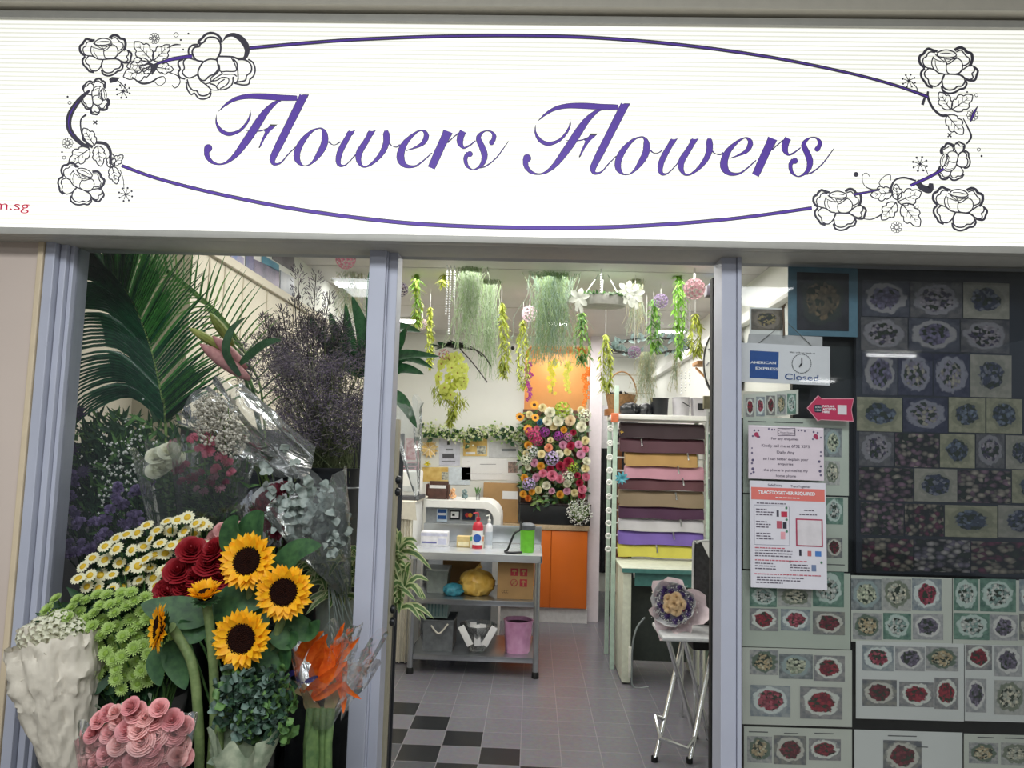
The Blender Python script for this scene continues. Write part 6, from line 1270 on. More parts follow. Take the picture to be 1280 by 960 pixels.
mb = MB(); wrapcone(mb, m @ Matrix.Translation((.015, -.02, -.02)), .115, .12, seed=3, flare=1.25); t.part('wrapping_paper', mb, M('wrap_palepink', 'e2d2d6', .6, trans=.2, bump=.5, bscale=15))
mb = MB(); wrapcone(mb, m @ Matrix.Translation((-.01, .0, 0)), .105, .10, seed=8, w1=.06, flare=1.05); t.part('inner_paper', mb, M('wrap_white', 'e0e2e4', .6, trans=.2, bump=.5, bscale=15))
mb = MB(); mb.lathe([(0, .012), (.085, 0), (.1, -.02)], 24, m); t.part('leafy_base', mb, leafM('base_white', '9c9ca4', '6c6478'))
pr = head_carn('statice_purple', [ptl('5c4488', '7c64ac')], 26); cr = rose_m('e4c89c', 'f2e0c0')
for i in range(5): a = i * 1.256; t.inst('rose_head', cr, m @ Vector((.032 * math.cos(a), .032 * math.sin(a), .012)), nn, .028)
t.inst('rose_head', cr, m @ Vector((0, 0, .02)), nn, .03)
for i in range(15): a = i * 2.4; r_ = .062 + .012 * (i % 3); t.inst('statice_head', pr, m @ Vector((r_ * math.cos(a), r_ * math.sin(a), .008)), nn, .020)
mr = head_carn('berry_red', [ptl('943050', 'b85070')], 14)
for i in range(8): a = i * .78 + .3; t.inst('red_floret', mr, m @ Vector((.055 * math.cos(a), .055 * math.sin(a), .014)), nn, .011)
mb = MB()
for i in range(330): a = rnd.random() * 6.28; r_ = .09 + rnd.gauss(0, .013); mb.blob(m @ Vector((r_ * math.cos(a), r_ * math.sin(a), rnd.uniform(.0, .022))), .0032)
t.part('baby_breath', mb, bb, smooth=False)
# left wall posters
for q, c, c2, lab in (([(273,311),(283,315),(283,336),(273,331)], '5c3c8c', '8870b0', 'purple poster nearest the palm on the upper left wall'), ([(289,315),(305,322),(305,347),(289,338)], '2c6cb0', 'c8b0b0', 'bright blue poster on the upper left wall'), ([(308,316),(317,320),(317,353),(307,348)], '38507c', '8c7c9c', 'narrow slate blue poster on the upper left wall'), ([(318,324),(349,338),(349,371),(318,356)], '3c4458', '90809c', 'grey-violet poster row below the teal strip'), ([(328,318),(349,331),(349,340),(328,329)], '2c7090', '4890a8', 'teal strip poster high on the left wall'), ([(351,338),(368,348),(368,388),(350,376)], 'b8bac0', '8890a0', 'silvery reflective poster at the far end of left wall'), ([(341,314),(368,318),(368,340),(341,324)], '5c5860', '7c7880', 'dark photo strip under the ceiling on left wall')):
    X = XL - .014; f = [PXW(x, y, X) for x, y in q]; mb = MB(); k = mb.add([Vector((XL - .018, v.y, v.z)) for v in f] + f); n = 4; mb.face(k + 4, k + 5, k + 6, k + 7)
    for i in range(4): mb.face(k + i, k + (i + 1) % 4, k + 4 + (i + 1) % 4, k + 4 + i)
    solo('wall_poster', mb, M('poster_' + c, c, .3, col2=c2, scale=9), lab, 'poster', smooth=False)
# ============================================================ LEFT WINDOW: FLOWERS
rnd = random.Random(23); random.seed(5)
def bladec(mb, pts, W, nrm=(0, -1, 0), n=5, prof='leaf', edge=None, fold=.12, twist=0):
    c = [Vector(q) for q in catmull([tuple(p) for p in pts], n)]; N = len(c); k = len(mb.v); cols = 5 if edge is not None else 3; base = mb.mi
    for i, p in enumerate(c):
        t_ = (c[min(N - 1, i + 1)] - c[max(0, i - 1)]).normalized(); nn = Vector(nrm); nn = (nn - t_ * nn.dot(t_)); nn = nn.normalized() if nn.length > 1e-4 else t_.orthogonal().normalized()
        sd = t_.cross(nn); f = i / (N - 1)
        if twist: a = twist * f; sd, nn = sd * math.cos(a) + nn * math.sin(a), nn * math.cos(a) - sd * math.sin(a)
        wd = {'leaf': (math.sin(PI * min(1, f * .93 + .07) ** .8) ** .85 if f < 1 else .02), 'blade': (.75 + .5 * math.sin(PI * min(1, f * 1.3)) * .5) * (1 - f ** 3) + .02, 'petal': .4 + .6 * math.sin(PI * f * .8) if f < 1 else .1}[prof] * W / 2
        for u in ((-1, -.55, 0, .55, 1) if cols == 5 else (-1, 0, 1)): mb.v.append(p + sd * wd * u + nn * fold * wd * 2 * abs(u))
    for i in range(N - 1):
        for j in range(cols - 1):
            mb.mi = edge if (cols == 5 and j in (0, 3)) else base
            a = k + i * cols + j; mb.face(a, a + 1, a + 1 + cols, a + cols)
    mb.mi = base
# --- stands
sxa, sxb = P(60, 900, .1).x - .02, xm0 - .01
stand = Thing('tiered_stand', 'black tiered plant stand behind the left window pane', 'stand', ((sxa + sxb) / 2, .3, 0)); stM = M('stand_black', '1a1c20', .5, var=.2)
for (z, y0, y1) in ((.55, .07, .37), (1.05, .40, .72)):
    mb = MB(); mb.box(max(sxa, XL + .01), sxb, y0, y1, z - .025, z, .003); stand.part('shelf', mb, stM)
    for x in (XL + .03, sxb - .03):
        for y in (y0 + .02, y1 - .02): mb = MB(); mb.box(x - .015, x + .015, y - .015, y + .015, 0, z - .026, .002); stand.part('leg', mb, stM)
mb = MB(); mb.box(XL + .02, sxb - .01, .385, .398, .0, 1.02); stand.part('back_panel', mb, stM)
mb = MB(); mb.box(XL + .01, sxb - .01, .735, .745, .0, 1.55, .002); stand.part('back_panel', mb, M('backdrop_charcoal', '33353a', .6))  # dark sheet added so the gaps between the bunches read dark
mb = MB(); mb.box(XL - .19, XL - .18, .08, .74, .0, 1.42, .002); stand.part('side_panel', mb, M('backdrop_charcoal', '33353a', .6))  # same added dark sheet, hiding the bright lower left wall
fst = Thing('low_bench', 'low dark bench in front of the left window carrying the front buckets', 'bench', (-.9, -.35, 0))
bx0, bx1 = -1.22, -.36
mb = MB(); mb.box(bx0, bx1, -.66, -.085, .33, .36, .004); fst.part('bench_top', mb, stM)
for x in (bx0 + .03, bx1 - .03):
    for y in (-.63, -.11): mb = MB(); mb.box(x - .02, x + .02, y - .02, y + .02, 0, .329, .002); fst.part('leg', mb, stM)
def bucket(px, py, Y, z0, h, r, label, mat=None, name='flower_bucket', band=False, taper=.78):
    c = P(px, py, Y); t = Thing(name, label, 'bucket', (c.x, Y, z0)); m = Matrix.Translation((c.x, Y, z0 + .001)); mb = MB()
    mb.lathe([(0, 0), (r * taper, 0), (r * .98, h - .01), (r * 1.05, h - .01), (r * 1.05, h), (r * .95, h), (r * (taper - .05), .008), (0, .008)], 32, m); t.part('bucket_body', mb, mat or M('bucket_black', '14171d', .3, var=.15))
    if band: mb = MB(); zb = h * .82; mb.tube([m @ Vector(((r * .97) * math.cos(a), (r * .97) * math.sin(a), zb)) for a in [2 * PI * k / 30 for k in range(31)]], .003, 6); t.part('wire_handle', mb, STEEL)
    return Vector((c.x, Y, z0 + h))
FB = {}
for k, (px, Y, r, lab) in {'wrap': (72, -.30, .075, 'black bucket under the white paper bouquet'), 'mum': (165, -.24, .095, 'black bucket under the green button blooms'), 'sun': (268, -.42, .09, 'black bucket under the sunflowers'), 'bop': (398, -.30, .075, 'black bucket under the orange crane flowers'), 'kale': (322, -.24, .075, 'black bucket under the curly green bouquet'), 'rose': (172, -.52, .085, 'black bucket under the pink rose bouquet')}.items():
    FB[k] = bucket(px, 950, Y, .361, .27, r, lab)
RB = {}
for k, px, Y, r, h, lab in (('a', 128, .19, .10, .36, 'tall black bucket behind the green button blooms'), ('b', 225, .20, .10, .38, 'tall black bucket behind the sunflower stems'), ('c', 318, .20, .105, .38, 'tall black bucket behind the curly green bouquet')):
    RB[k] = bucket(px, 880, Y, .551, h, r, lab)
RB['d'] = bucket(411, 640, .55, 1.051, .37, .125, 'big black bucket full of dried purple-grey sprays beside the middle post', band=True, taper=.82)
RB['e'] = bucket(335, 640, .56, 1.051, .34, .085, 'black bucket left of the big one, under the clear wrapped bunch')
# --- stems helper
def stems(t, base, tops, r=.002, mat=None, bow_=.0):
    mb = MB()
    for p in tops: p = Vector(p); m_ = base.lerp(p, .6) + Vector((rnd.uniform(-.02, .02), .05, 0)); b_ = base + Vector((rnd.uniform(-.04, .04), rnd.uniform(-.03, .03), -.1)); mb.tube([tuple(q) for q in catmull([tuple(b_), tuple(m_), tuple(p + Vector((0, .035, -.035))), tuple(p)], 4)], r, 4, cap=False)
    return t.part('stems', mb, mat or gm)
# --- palm frond
def palm(path, Y, label, mats, base, nl_=46, sL=1.0, wl=.010):
    pts = [P(x, y, Y + dy) for x, y, dy in path]; t = Thing('palm_frond', label, 'palm frond', base); mb = MB(); full = [tuple(base)] + [tuple(p) for p in pts]
    c = [Vector(q) for q in catmull(full, 10)]; mb.tube(c, [.005 - .0035 * i / len(c) for i in range(len(c))], 6); t.part('rachis', mb, gl)
    cc = [Vector(q) for q in catmull([tuple(p) for p in pts], 16)]; mb = MB()
    for i in range(nl_):
        f = .03 + .97 * i / (nl_ - 1); p = cc[int(f * (len(cc) - 1))]; L_ = sL * (.17 + .14 * math.sin(PI * min(1, f * .9 + .12))) * (1 - .45 * f ** 4); tg = (cc[min(len(cc) - 1, int(f * (len(cc) - 1)) + 1)] - cc[max(0, int(f * (len(cc) - 1)) - 1)]).normalized()
        for s_ in (-1, 1):
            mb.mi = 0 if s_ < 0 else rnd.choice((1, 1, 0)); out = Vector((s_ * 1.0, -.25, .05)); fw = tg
            d1 = (out * (1.0 - .35 * f + .1 * s_) + fw * (.5 + .45 * f)).normalized(); j = rnd.uniform(-.02, .02)
            if s_ < 0: q = [p, p + d1 * L_ * .5 + Vector((0, 0, .02)), p + d1 * L_ * .85 + Vector((-.03, -.02, -.02 - .05 * (1 - f))), p + d1 * L_ + Vector((-.055, -.03, -.06 - .11 * (1 - f) + j))]
            else: q = [p, p + d1 * L_ * .5 + Vector((0, -.01, .01)), p + d1 * L_ * 1.02 + Vector((.0, -.02, -.0 + j))]
            bladec(mb, q, wl, nrm=(rnd.uniform(-.4, .4), -1, .8), prof='blade', n=4, fold=.35)
    t.part('leaflets', mb, mats); return t
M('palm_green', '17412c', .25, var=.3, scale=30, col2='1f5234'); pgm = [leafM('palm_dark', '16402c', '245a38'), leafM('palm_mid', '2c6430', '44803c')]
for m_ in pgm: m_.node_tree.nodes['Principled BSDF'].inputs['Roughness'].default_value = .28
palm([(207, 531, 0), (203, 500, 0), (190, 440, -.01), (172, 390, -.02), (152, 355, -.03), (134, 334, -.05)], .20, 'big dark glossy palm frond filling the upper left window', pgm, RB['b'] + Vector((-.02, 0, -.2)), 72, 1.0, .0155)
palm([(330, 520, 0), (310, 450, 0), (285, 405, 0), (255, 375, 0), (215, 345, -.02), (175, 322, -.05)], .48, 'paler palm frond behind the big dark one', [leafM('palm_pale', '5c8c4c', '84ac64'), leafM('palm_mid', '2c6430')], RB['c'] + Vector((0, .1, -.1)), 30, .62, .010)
# --- white button bush
def P3(px, py, Y): return P(px, py, Y)
t = Thing('white_filler_bunch', 'dark leafy bunch dotted with tiny white flowers below the palm', 'flower bunch', RB['a'] - Vector((0, 0, .2)), 'x'); del t.o['group']
mb = MB()
for i in range(2300):
    px, py = 150 + rnd.gauss(0, 36), 600 + rnd.gauss(0, 38)
    if py < 520 or px < 78: continue
    mb.mi = rnd.choice((0, 0, 1)); mb.leaf(P3(px, py, .24 + rnd.uniform(-.06, .06)), (rnd.uniform(-1, 1), rnd.uniform(-1, .2), rnd.uniform(-.2, 1.3)), (0, -1, .2), rnd.uniform(.035, .06), .012, n=2, prof='blade')
t.part('leaves', mb, [gd, gm]); mb = MB()
for i in range(300): mb.blob(P3(150 + rnd.gauss(0, 24), 585 + rnd.gauss(0, 28), .16 + rnd.uniform(-.03, .05)), rnd.uniform(.0025, .0055))
t.part('white_buds', mb, bb, smooth=False); stems(t, RB['a'], [P3(150 + rnd.gauss(0, 24), 590 + rnd.gauss(0, 20), .24) for _ in range(24)])
# --- purple statice
t = Thing('statice_bunch', 'purple statice bunch at the left edge of the window', 'flower bunch', RB['a'] - Vector((.03, 0, .2)))
stt = head_carn('statice_head', [ptl('8a78ac', 'b4a4cc')], 34); pos = [(75,612),(95,606),(88,622),(90,640),(120,650),(76,660),(150,610),(165,616),(186,606),(132,663),(175,650),(140,640),(80,688),(112,688),(157,632),(168,640),(190,618),(100,655),(124,676),(92,596),(70,640),(145,625),(96,676),(84,602),(178,612),(130,650),(160,655),(93,690)]
tops = []
for x, y in pos:
    p = P3(x, y, .10 + rnd.uniform(-.02, .04)); tops.append(p)
    for k in range(3): t.inst('statice_head', stt, p + Vector((rnd.uniform(-.014, .014), rnd.uniform(-.01, .01), rnd.uniform(-.012, .012))), (rnd.uniform(-.6, .6), -1, rnd.uniform(.2, 1.2)), rnd.uniform(.014, .020))
stems(t, RB['a'] + Vector((-.02, -.03, 0)), tops, .0025, gd)
# dark purple flowers at wall
t = Thing('thistle_stem', 'dusky dark purple thistle-like stem at the far left of the window', 'flower stem', RB['a'] - Vector((.08, 0, .2))); tops = []
dk = head_ray('thistle', [ptl('38304c', '544868')], n=16, rows=2, W=.2, disc=.2, prof='blade')
for x, y, r in ((97, 516, .03), (90, 562, .028), (104, 590, .025), (86, 585, .02)): p = P3(x, y, .12); tops.append(p); t.inst('thistle_head', dk, p, (.2, -1, .5), r)
stems(t, RB['a'] + Vector((-.05, -.02, 0)), tops, .002, gd)
# --- white blooms in sleeve
cello = glassM('cellophane', (.93, .95, .96), .75, haze=.06, bump=.5, bscale=9, rough=.16); cellod = glassM('cellophane_dense', (.9, .92, .93), 1.2, haze=.13, bump=.6, bscale=9, rough=.2)
def coneto(tip, top, r, seed=1, w1=.12, base=.2, flare=1.1, crump=0):
    d = (Vector(top) - Vector(tip)); h = d.length; q = d.normalized().to_track_quat('Z', 'Y').to_matrix().to_4x4(); mb = MB(); wrapcone(mb, Matrix.Translation(top) @ q, r, h, n=56, w1=w1, base=base, seed=seed, flare=flare, crump=crump); return mb
wr = rose_m('e4e4cc', 'f4f4e4')
t = Thing('white_rose_bunch', 'three creamy white roses in a clear sleeve right of the palm base', 'bouquet', RB['b'] - Vector((0, 0, .2))); tops = []
for x, y in ((197, 572), (212, 566), (207, 586), (222, 578), (197, 590)): p = P3(x, y, .05); tops.append(p); t.inst('rose_head', wr, p, (rnd.uniform(-.4, .4), -1, .8), .029)
stems(t, RB['b'], tops, .003); t.part('clear_sleeve', coneto(RB['b'] + Vector((0, 0, -.02)), P3(208, 572, .06), .075, 4), cello)
# --- pink spray carnations
t = Thing('pink_carnation_bunch', 'pink spray carnations with dusky buds in the window centre-left', 'flower bunch', RB['b'] - Vector((-.04, 0, .2))); tops = []
pc_ = head_carn('carn_pink', [ptl('d8728c', 'f0a4b4')], 30); pd_ = head_carn('carn_dusk', [ptl('8c3c50', 'b4647c')], 22); pl2 = head_carn('carn_pale', [ptl('c890a0', 'e4bcc8')], 22)
for x, y, r, m_ in ((243,550,.022,pc_),(259,547,.02,pc_),(266,556,.026,pc_),(262,568,.024,pc_),(276,573,.022,pc_),(285,580,.02,pc_),(250,562,.018,pc_),(271,588,.02,pc_),(290,592,.018,pc_),(222,590,.02,pd_),(232,583,.018,pd_),(240,600,.022,pd_),(228,603,.017,pd_),(250,593,.018,pd_),(262,604,.02,pd_),(255,616,.017,pl2),(268,598,.018,pl2),(275,612,.018,pl2),(247,612,.014,pl2),(282,604,.014,pd_)):
    p = P3(x, y, .02); tops.append(p); t.inst('carnation_head', m_, p, (rnd.uniform(-.5, .5), -1, .8), r)
stems(t, RB['b'] + Vector((.04, -.02, 0)), tops, .002)
mb = MB()
for i in range(420): mb.mi = rnd.choice((0, 1)); mb.leaf(P3(255 + rnd.gauss(0, 24), 622 + rnd.gauss(0, 24), .08), (rnd.uniform(-1, 1), rnd.uniform(-1, 0), rnd.uniform(-.3, 1)), (0, -1, .2), rnd.uniform(.03, .06), .009, n=2, prof='blade')
t.part('leaves', mb, [gd, gm]); t.part('clear_sleeve', coneto(RB['b'] + Vector((.04, 0, -.02)), P3(268, 568, .06), .10, 9), cello)
# --- baby's breath in cellophane
t = Thing('gypsophila_bouquet', "baby's breath bouquet in a wide sheet of clear cellophane", 'bouquet', RB['e'] - Vector((0, 0, .2)))
c = P3(272, 528, .0); cloud(t, [(c, .065), (c + Vector((.04, 0, -.04)), .05), (c + Vector((-.02, 0, .03)), .05)], 900, 1, .0045, [ptl('cfcabc', 'e4e0d4'), ptl('b8b4a4', 'd0ccc0')], 'blossoms', (1, .6, 1.1))
stems(t, RB['e'] + Vector((.03, -.05, 0)), [c + Vector((rnd.uniform(-.04, .04), 0, rnd.uniform(-.05, .05))) for _ in range(14)], .0015, gl)
def sheetmesh(px, Y, seed=1, N=14, amp=.02):
    r_ = random.Random(seed); A, B, C_, D = [P3(*q, Y + dy) for q, dy in zip(px, (0, -.02, .03, .02))]; mb = MB(); ph = [r_.random() * 6 for _ in range(4)]
    for j in range(N + 1):
        for i in range(N + 1):
            u, v = i / N, j / N; p = (A * (1 - u) + B * u) * (1 - v) + (D * (1 - u) + C_ * u) * v; p = p + Vector((0, amp * (math.sin(u * 7 + ph[0] + v * 3) + .5 * math.sin(v * 11 + ph[1] - u * 4)), amp * .5 * math.sin(u * 9 + ph[2]))); mb.v.append(p)
    for j in range(N):
        for i in range(N): a = j * (N + 1) + i; mb.face(a, a + 1, a + N + 2, a + N + 1)
    return mb
t.part('cellophane', sheetmesh([(217, 520), (258, 477), (400, 600), (330, 590)], .07, 3), cellod); t.part('cellophane', sheetmesh([(258, 473), (300, 478), (395, 560), (385, 600)], .03, 7), cellod); t.part('cellophane', sheetmesh([(217, 522), (300, 530), (385, 600), (300, 572)], .04, 12, amp=.015), cellod)
# --- lilies
t = Thing('lily_stem', 'pink lily bud with pointed green buds above the cellophane', 'lily', RB['e'] - Vector((.03, 0, .2)))
pk = ptl('b87c80', 'd8a4a0')
for (a, b, r, m_, nm) in (((312, 474), (250, 430), .021, pk, 'pink_bud'), ((308, 460), (266, 420), .016, pk, 'pink_bud'), ((286, 440), (236, 410), .014, leafM('lily_green', '8c9c4c', 'b4b868'), 'green_bud'), ((292, 432), (262, 391), .015, leafM('lily_green2', '6c7c34', '98a454'), 'green_bud')):
    p, q = P3(*a, .14), P3(*b, .04); mb = MB(); mb.tube([p.lerp(q, f) for f in (0, .15, .35, .6, .8, .93, 1)], [r * k for k in (.3, .7, .95, 1, .75, .4, .08)], 9); t.part(nm, mb, m_)
mb = MB(); bladec(mb, [P3(300, 470, .1), P3(283, 440, .06), P3(290, 412, .05), P3(308, 396, .05)], .025); bladec(mb, [P3(300, 455, .1), P3(330, 430, .06), P3(352, 425, .05)], .025); t.part('dark_leaves', mb, gd)
stems(t, RB['e'], [P3(305, 468, .14), P3(312, 474, .14)], .005)
# --- limonium
t = Thing('sea_lavender_bunch', 'huge hazy bunch of dried purple-grey sea lavender beside the middle post', 'flower bunch', RB['d'] - Vector((0, 0, .25)))
lm = [M('haze_purple', '5a5060', .8, col2='7c7082', scale=60), M('haze_dark', '37343c', .8, col2='4c4854', scale=60), M('haze_grey', '6f6a68', .8, col2='8a8478', scale=60)]
mb = MB(); st_ = MB(); base = RB['d']
def puff(c, r, n, sz=.0038):
    for i in range(n):
        a = rnd.random() * 6.28; z = rnd.uniform(-1, 1); q = math.sqrt(1 - z * z); rr_ = r * rnd.random() ** .5; mb.mi = rnd.choice((0, 0, 1, 2)); p = c + Vector((q * math.cos(a), q * math.sin(a) * .7, z)) * rr_
        mb.leaf(p, (rnd.uniform(-1, 1), rnd.uniform(-1, 1), rnd.uniform(-.5, 1)), (0, -1, .1), rnd.uniform(.010, .022), sz * 1.3, n=1, prof='petal')
for i in range(120):
    px = 335 + 125 * rnd.random() ** .8; py = 405 + 165 * rnd.random()
    if px < 380 and py > 560: continue
    Y = rnd.uniform(.24, .66); p = P3(px, py, Y)
    if p.x > xm0 + .05: continue
    puff(p, .058, 120); m_ = base.lerp(p, .5) + Vector((rnd.uniform(-.03, .03), 0, 0)); st_.tube([base + Vector((rnd.uniform(-.07, .07), rnd.uniform(-.06, .06), -.1)), m_, p], .0018, 3, cap=False)
for i in range(26): p = P3(305 + 60 * rnd.random(), 430 + 60 * rnd.random(), rnd.uniform(.2, .4)); puff(p, .045, 60)
for i in range(170): st_.tube([base + Vector((rnd.uniform(-.1, .1), rnd.uniform(-.09, .05), -.05)), P3(rnd.uniform(360, 455), rnd.uniform(490, 550), rnd.uniform(.4, .6))], .0014, 3, cap=False)
t.part('florets', mb, lm, smooth=False); t.part('stems', st_, leafM('stem_dry', '6c7a50', '8c946c'))
t2 = Thing('tall_sprig_bunch', 'tall dark twiggy sprigs rising above the sea lavender haze', 'flower bunch', RB['d'] - Vector((-.03, 0, .25))); mb = MB(); st_ = MB()
for (x, y) in ((372,335),(395,342),(412,368),(352,385),(330,395),(368,372),(385,395),(402,400),(433,395),(345,412),(318,420),(425,410)):
    e = P3(x, y, .42 + rnd.uniform(-.05, .05)); m_ = P3(390 + (x - 390) * .55, y + (545 - y) * .5, .45); cc = [Vector(q) for q in catmull([tuple(base), tuple(m_), tuple(e)], 14)]; st_.tube(cc, .0018, 4, cap=False)
    for k in range(150):
        f = .45 + .55 * rnd.random(); p = cc[int(f * (len(cc) - 1))]; d = Vector((rnd.uniform(-1, 1), rnd.uniform(-.6, .6), rnd.uniform(.0, 1))).normalized(); L_ = (1.1 - f) * .10 * rnd.random() + .008
        q = p + d * L_; 
        if L_ > .03 and rnd.random() < .3: st_.tube([p, q], .0009, 3, cap=False)
        mb.mi = rnd.choice((0, 1, 1)); mb.leaf(q, (d.x, d.y, d.z + .6), (0, -1, 0), .013, .006, n=1, prof='petal')
t2.part('florets', mb, lm[:2], smooth=False); t2.part('stems', st_, M('twig_dark', '2c2824', .7))
# --- dark broad leaves around post
t = Thing('broad_leaf_plant', 'plant with long dark glossy leaves spreading both sides of the middle post', 'plant', RB['d'] - Vector((-.1, 0, .2)))
mb = MB(); bs_ = P3(472, 470, .5)
for (pts, w_) in (([(472,470),(490,445),(505,420),(512,408)],.05),([(478,455),(500,438),(526,414)],.0),([(485,440),(500,432),(524,436)],.0),([(475,430),(495,410),(526,415)],.045),([(475,470),(500,445),(550,446)],.045),([(476,475),(505,448),(542,461)],.04),([(476,480),(500,462),(530,468)],.05),([(476,490),(500,500),(521,535)],.05),
    ([(470,480),(480,450),(500,422)],.05),([(458,470),(440,430),(432,378)],.05),([(460,470),(455,420),(440,370)],.055),([(462,470),(466,400),(461,340)],.05),([(455,470),(425,425),(412,390)],.045),([(452,470),(415,440),(405,405)],.045),([(440,450),(400,420),(388,395)],.04)):
    if w_: bladec(mb, [P3(x, y, .5 - .04 * i) for i, (x, y) in enumerate(pts)], w_, nrm=(rnd.uniform(-.4, .4), -1, .5), n=6)
dgl = leafM('leaf_gloss_dark', '20452c', '34603a'); dgl.node_tree.nodes['Principled BSDF'].inputs['Roughness'].default_value = .25; t.part('leaves', mb, dgl)
mb = MB(); mb.tube([RB['d'] + Vector((.08, 0, -.1)), P3(470, 520, .5), P3(472, 470, .5)], .006, 6); t.part('stem', mb, gm)
t = Thing('clear_sleeve', 'empty-looking crinkled clear plastic sleeve just right of the middle post', 'sleeve', P3(518, 610, .52)); t.part('film', coneto(P3(522, 625, .5), P3(505, 510, .46), .05, 5, base=.12, w1=.15), cellod)
# --- dusty silver bunch wrapped
t = Thing('silver_leaf_bouquet', 'silvery ruffled leaf bouquet in clear cellophane left of the middle post', 'bouquet', P3(425, 745, .05)); sv = leafM('leaf_silver', '8c9a94', 'bcc4bc')
mb = MB(); tip = P3(433, 742, .10); 
for i in range(170):
    px = 390 + rnd.gauss(0, 19); py = 648 + rnd.gauss(0, 22); px += (py - 650) * .35
    mb.leaf(P3(px, py, .0 + rnd.uniform(-.02, .05)), (rnd.uniform(-1, 1), -.8, rnd.uniform(-.4, 1.2)), (0, -1, .3), rnd.uniform(.03, .05), .026, n=6, prof='round', wave=.25)
t.part('leaves', mb, sv); stems(t, tip, [P3(395, 690, .05) for _ in range(10)], .002, sv); t.part('cellophane', coneto(tip, P3(385, 630, .01), .105, 6, w1=.1, base=.15), cellod)
# --- burgundy cockscomb in white wrap
t = Thing('burgundy_bouquet', 'burgundy velvety carnations in white paper behind the top sunflower', 'bouquet', RB['c'] - Vector((0, 0, .15))); bg_ = head_carn('carn_burgundy', [ptl('6c1428', '942840')], 50); tops = []
for x, y, r in ((345,618,.034),(332,628,.03),(356,612,.026),(322,640,.032),(340,646,.028),(330,660,.026),(348,668,.03),(320,656,.024)): p = P3(x, y, .02); tops.append(p); t.inst('carnation_head', bg_, p, (rnd.uniform(-.5, .2), -1, .9), r)
stems(t, RB['c'], tops, .003); t.part('white_paper', sheetmesh([(300, 626), (352, 596), (372, 640), (330, 690)], .10, 4, amp=.008), M('wrap_white', 'e0e2e4', .6, trans=.2)); t.part('cellophane', sheetmesh([(292, 632), (340, 596), (356, 680), (318, 690)], -.02, 14, amp=.012), cello)
# --- variegated dracaena
crate = MB(); c = P3(418, 840, .22); crate.box(c.x - .1, c.x + .12, .1, .34, .551, .76, .006); solo('black_crate', crate, stM, 'black crate under the pale grey plant pot', 'crate')
pot = bucket(418, 800, .22, .761, P3(418, 752, .13).z - .762, .062, 'pale grey metal pot holding the cream-edged leafy plant', M('pot_greygreen', '9aa096', .4, .3, var=.08), 'plant_pot', taper=.72)
t = Thing('variegated_plant', 'leafy plant with green leaves edged in cream, spilling around the middle post', 'potted plant', pot - Vector((0, 0, .05))); mb = MB()
for s_ in range(15):
    cx_, cy_ = [(400,722),(420,735),(440,725),(432,700),(410,705),(455,735),(470,720),(485,740),(492,715),(498,690),(505,735),(480,700),(390,700),(425,745),(500,760)][s_]; c = P3(cx_, cy_, .18)
    for k in range(15):
        a = rnd.random() * 6.28; el = rnd.uniform(-.3, 1.3); d = Vector((math.cos(a) * math.cos(el), math.sin(a) * math.cos(el) * .7 - .25, math.sin(el))); L_ = rnd.uniform(.06, .115)
        bladec(mb, [c, c + d * L_ * .5 + Vector((0, 0, .012)), c + d * L_ + Vector((0, 0, -.02))], .019, nrm=(0, -1, .6), n=3, edge=1)
t.part('leaves', mb, [leafM('leaf_vgreen', '4c6c3c', '6c8c4c'), leafM('leaf_cream', 'b8c088', 'd4d8a8')]); mb = MB()
for s_ in range(9): mb.tube([pot, pot + Vector((rnd.uniform(-.03, .03), 0, .06)), P3(rnd.uniform(400, 500), rnd.uniform(700, 745), .18)], .003, 4)
t.part('stems', mb, gm)
# --- daisies
def spray(t, heads, base, me, nm, r0, r1, Y, nrmf, stemr=.0018, mat=None):
    tops = []
    for x, y in heads:
        p = P3(x, y, Y + rnd.uniform(-.03, .03)); tops.append(p); t.inst(nm, me, p, nrmf(x, y), rnd.uniform(r0, r1))
    stems(t, base, tops, stemr, mat or gm)
def scatter(n, f, dmin):
    out = []; tries = 0
    while len(out) < n and tries < 20000:
        tries += 1; q = f()
        if q and all((q[0] - o_[0]) ** 2 + (q[1] - o_[1]) ** 2 > dmin ** 2 for o_ in out): out.append(q)
    return out
dme = head_ray('daisy_mesh', [ptl('e4e0b0', 'f2f0d8'), ptl('d8b020', 'ecc83c')], n=15, W=.36, disc=.48, tilt=.1, dh=.12, bend=-.12)
t = Thing('daisy_bunch', 'bunch of small white and yellow daisies above the green blooms', 'flower bunch', FB['mum'] - Vector((0, 0, .1)))
def fd():
    u, v = rnd.uniform(-1, 1), rnd.uniform(-1, 1)
    if u * u + v * v > 1: return None
    a = -.40; X, Y_ = u * 88, v * 34; return (178 + X * math.cos(a) - Y_ * math.sin(a), 692 + X * math.sin(a) + Y_ * math.cos(a))
hd = scatter(62, fd, 12.5) + [(246, 702), (252, 655), (173, 726), (195, 732), (206, 712)]
spray(t, hd, FB['mum'], dme, 'daisy_head', .0165, .0205, -.16, lambda x, y: (rnd.gauss(-.1, .25), -1, rnd.uniform(.5, 1.5)))
mb = MB()
for i in range(420): x, y = fd() or (178, 700); mb.leaf(P3(x + 6, y + 14, -.11), (rnd.uniform(-1, 1), -rnd.random(), rnd.uniform(-1, 1)), (0, -1, .3), rnd.uniform(.03, .05), .012, n=3)
t.part('leaves', mb, gd)
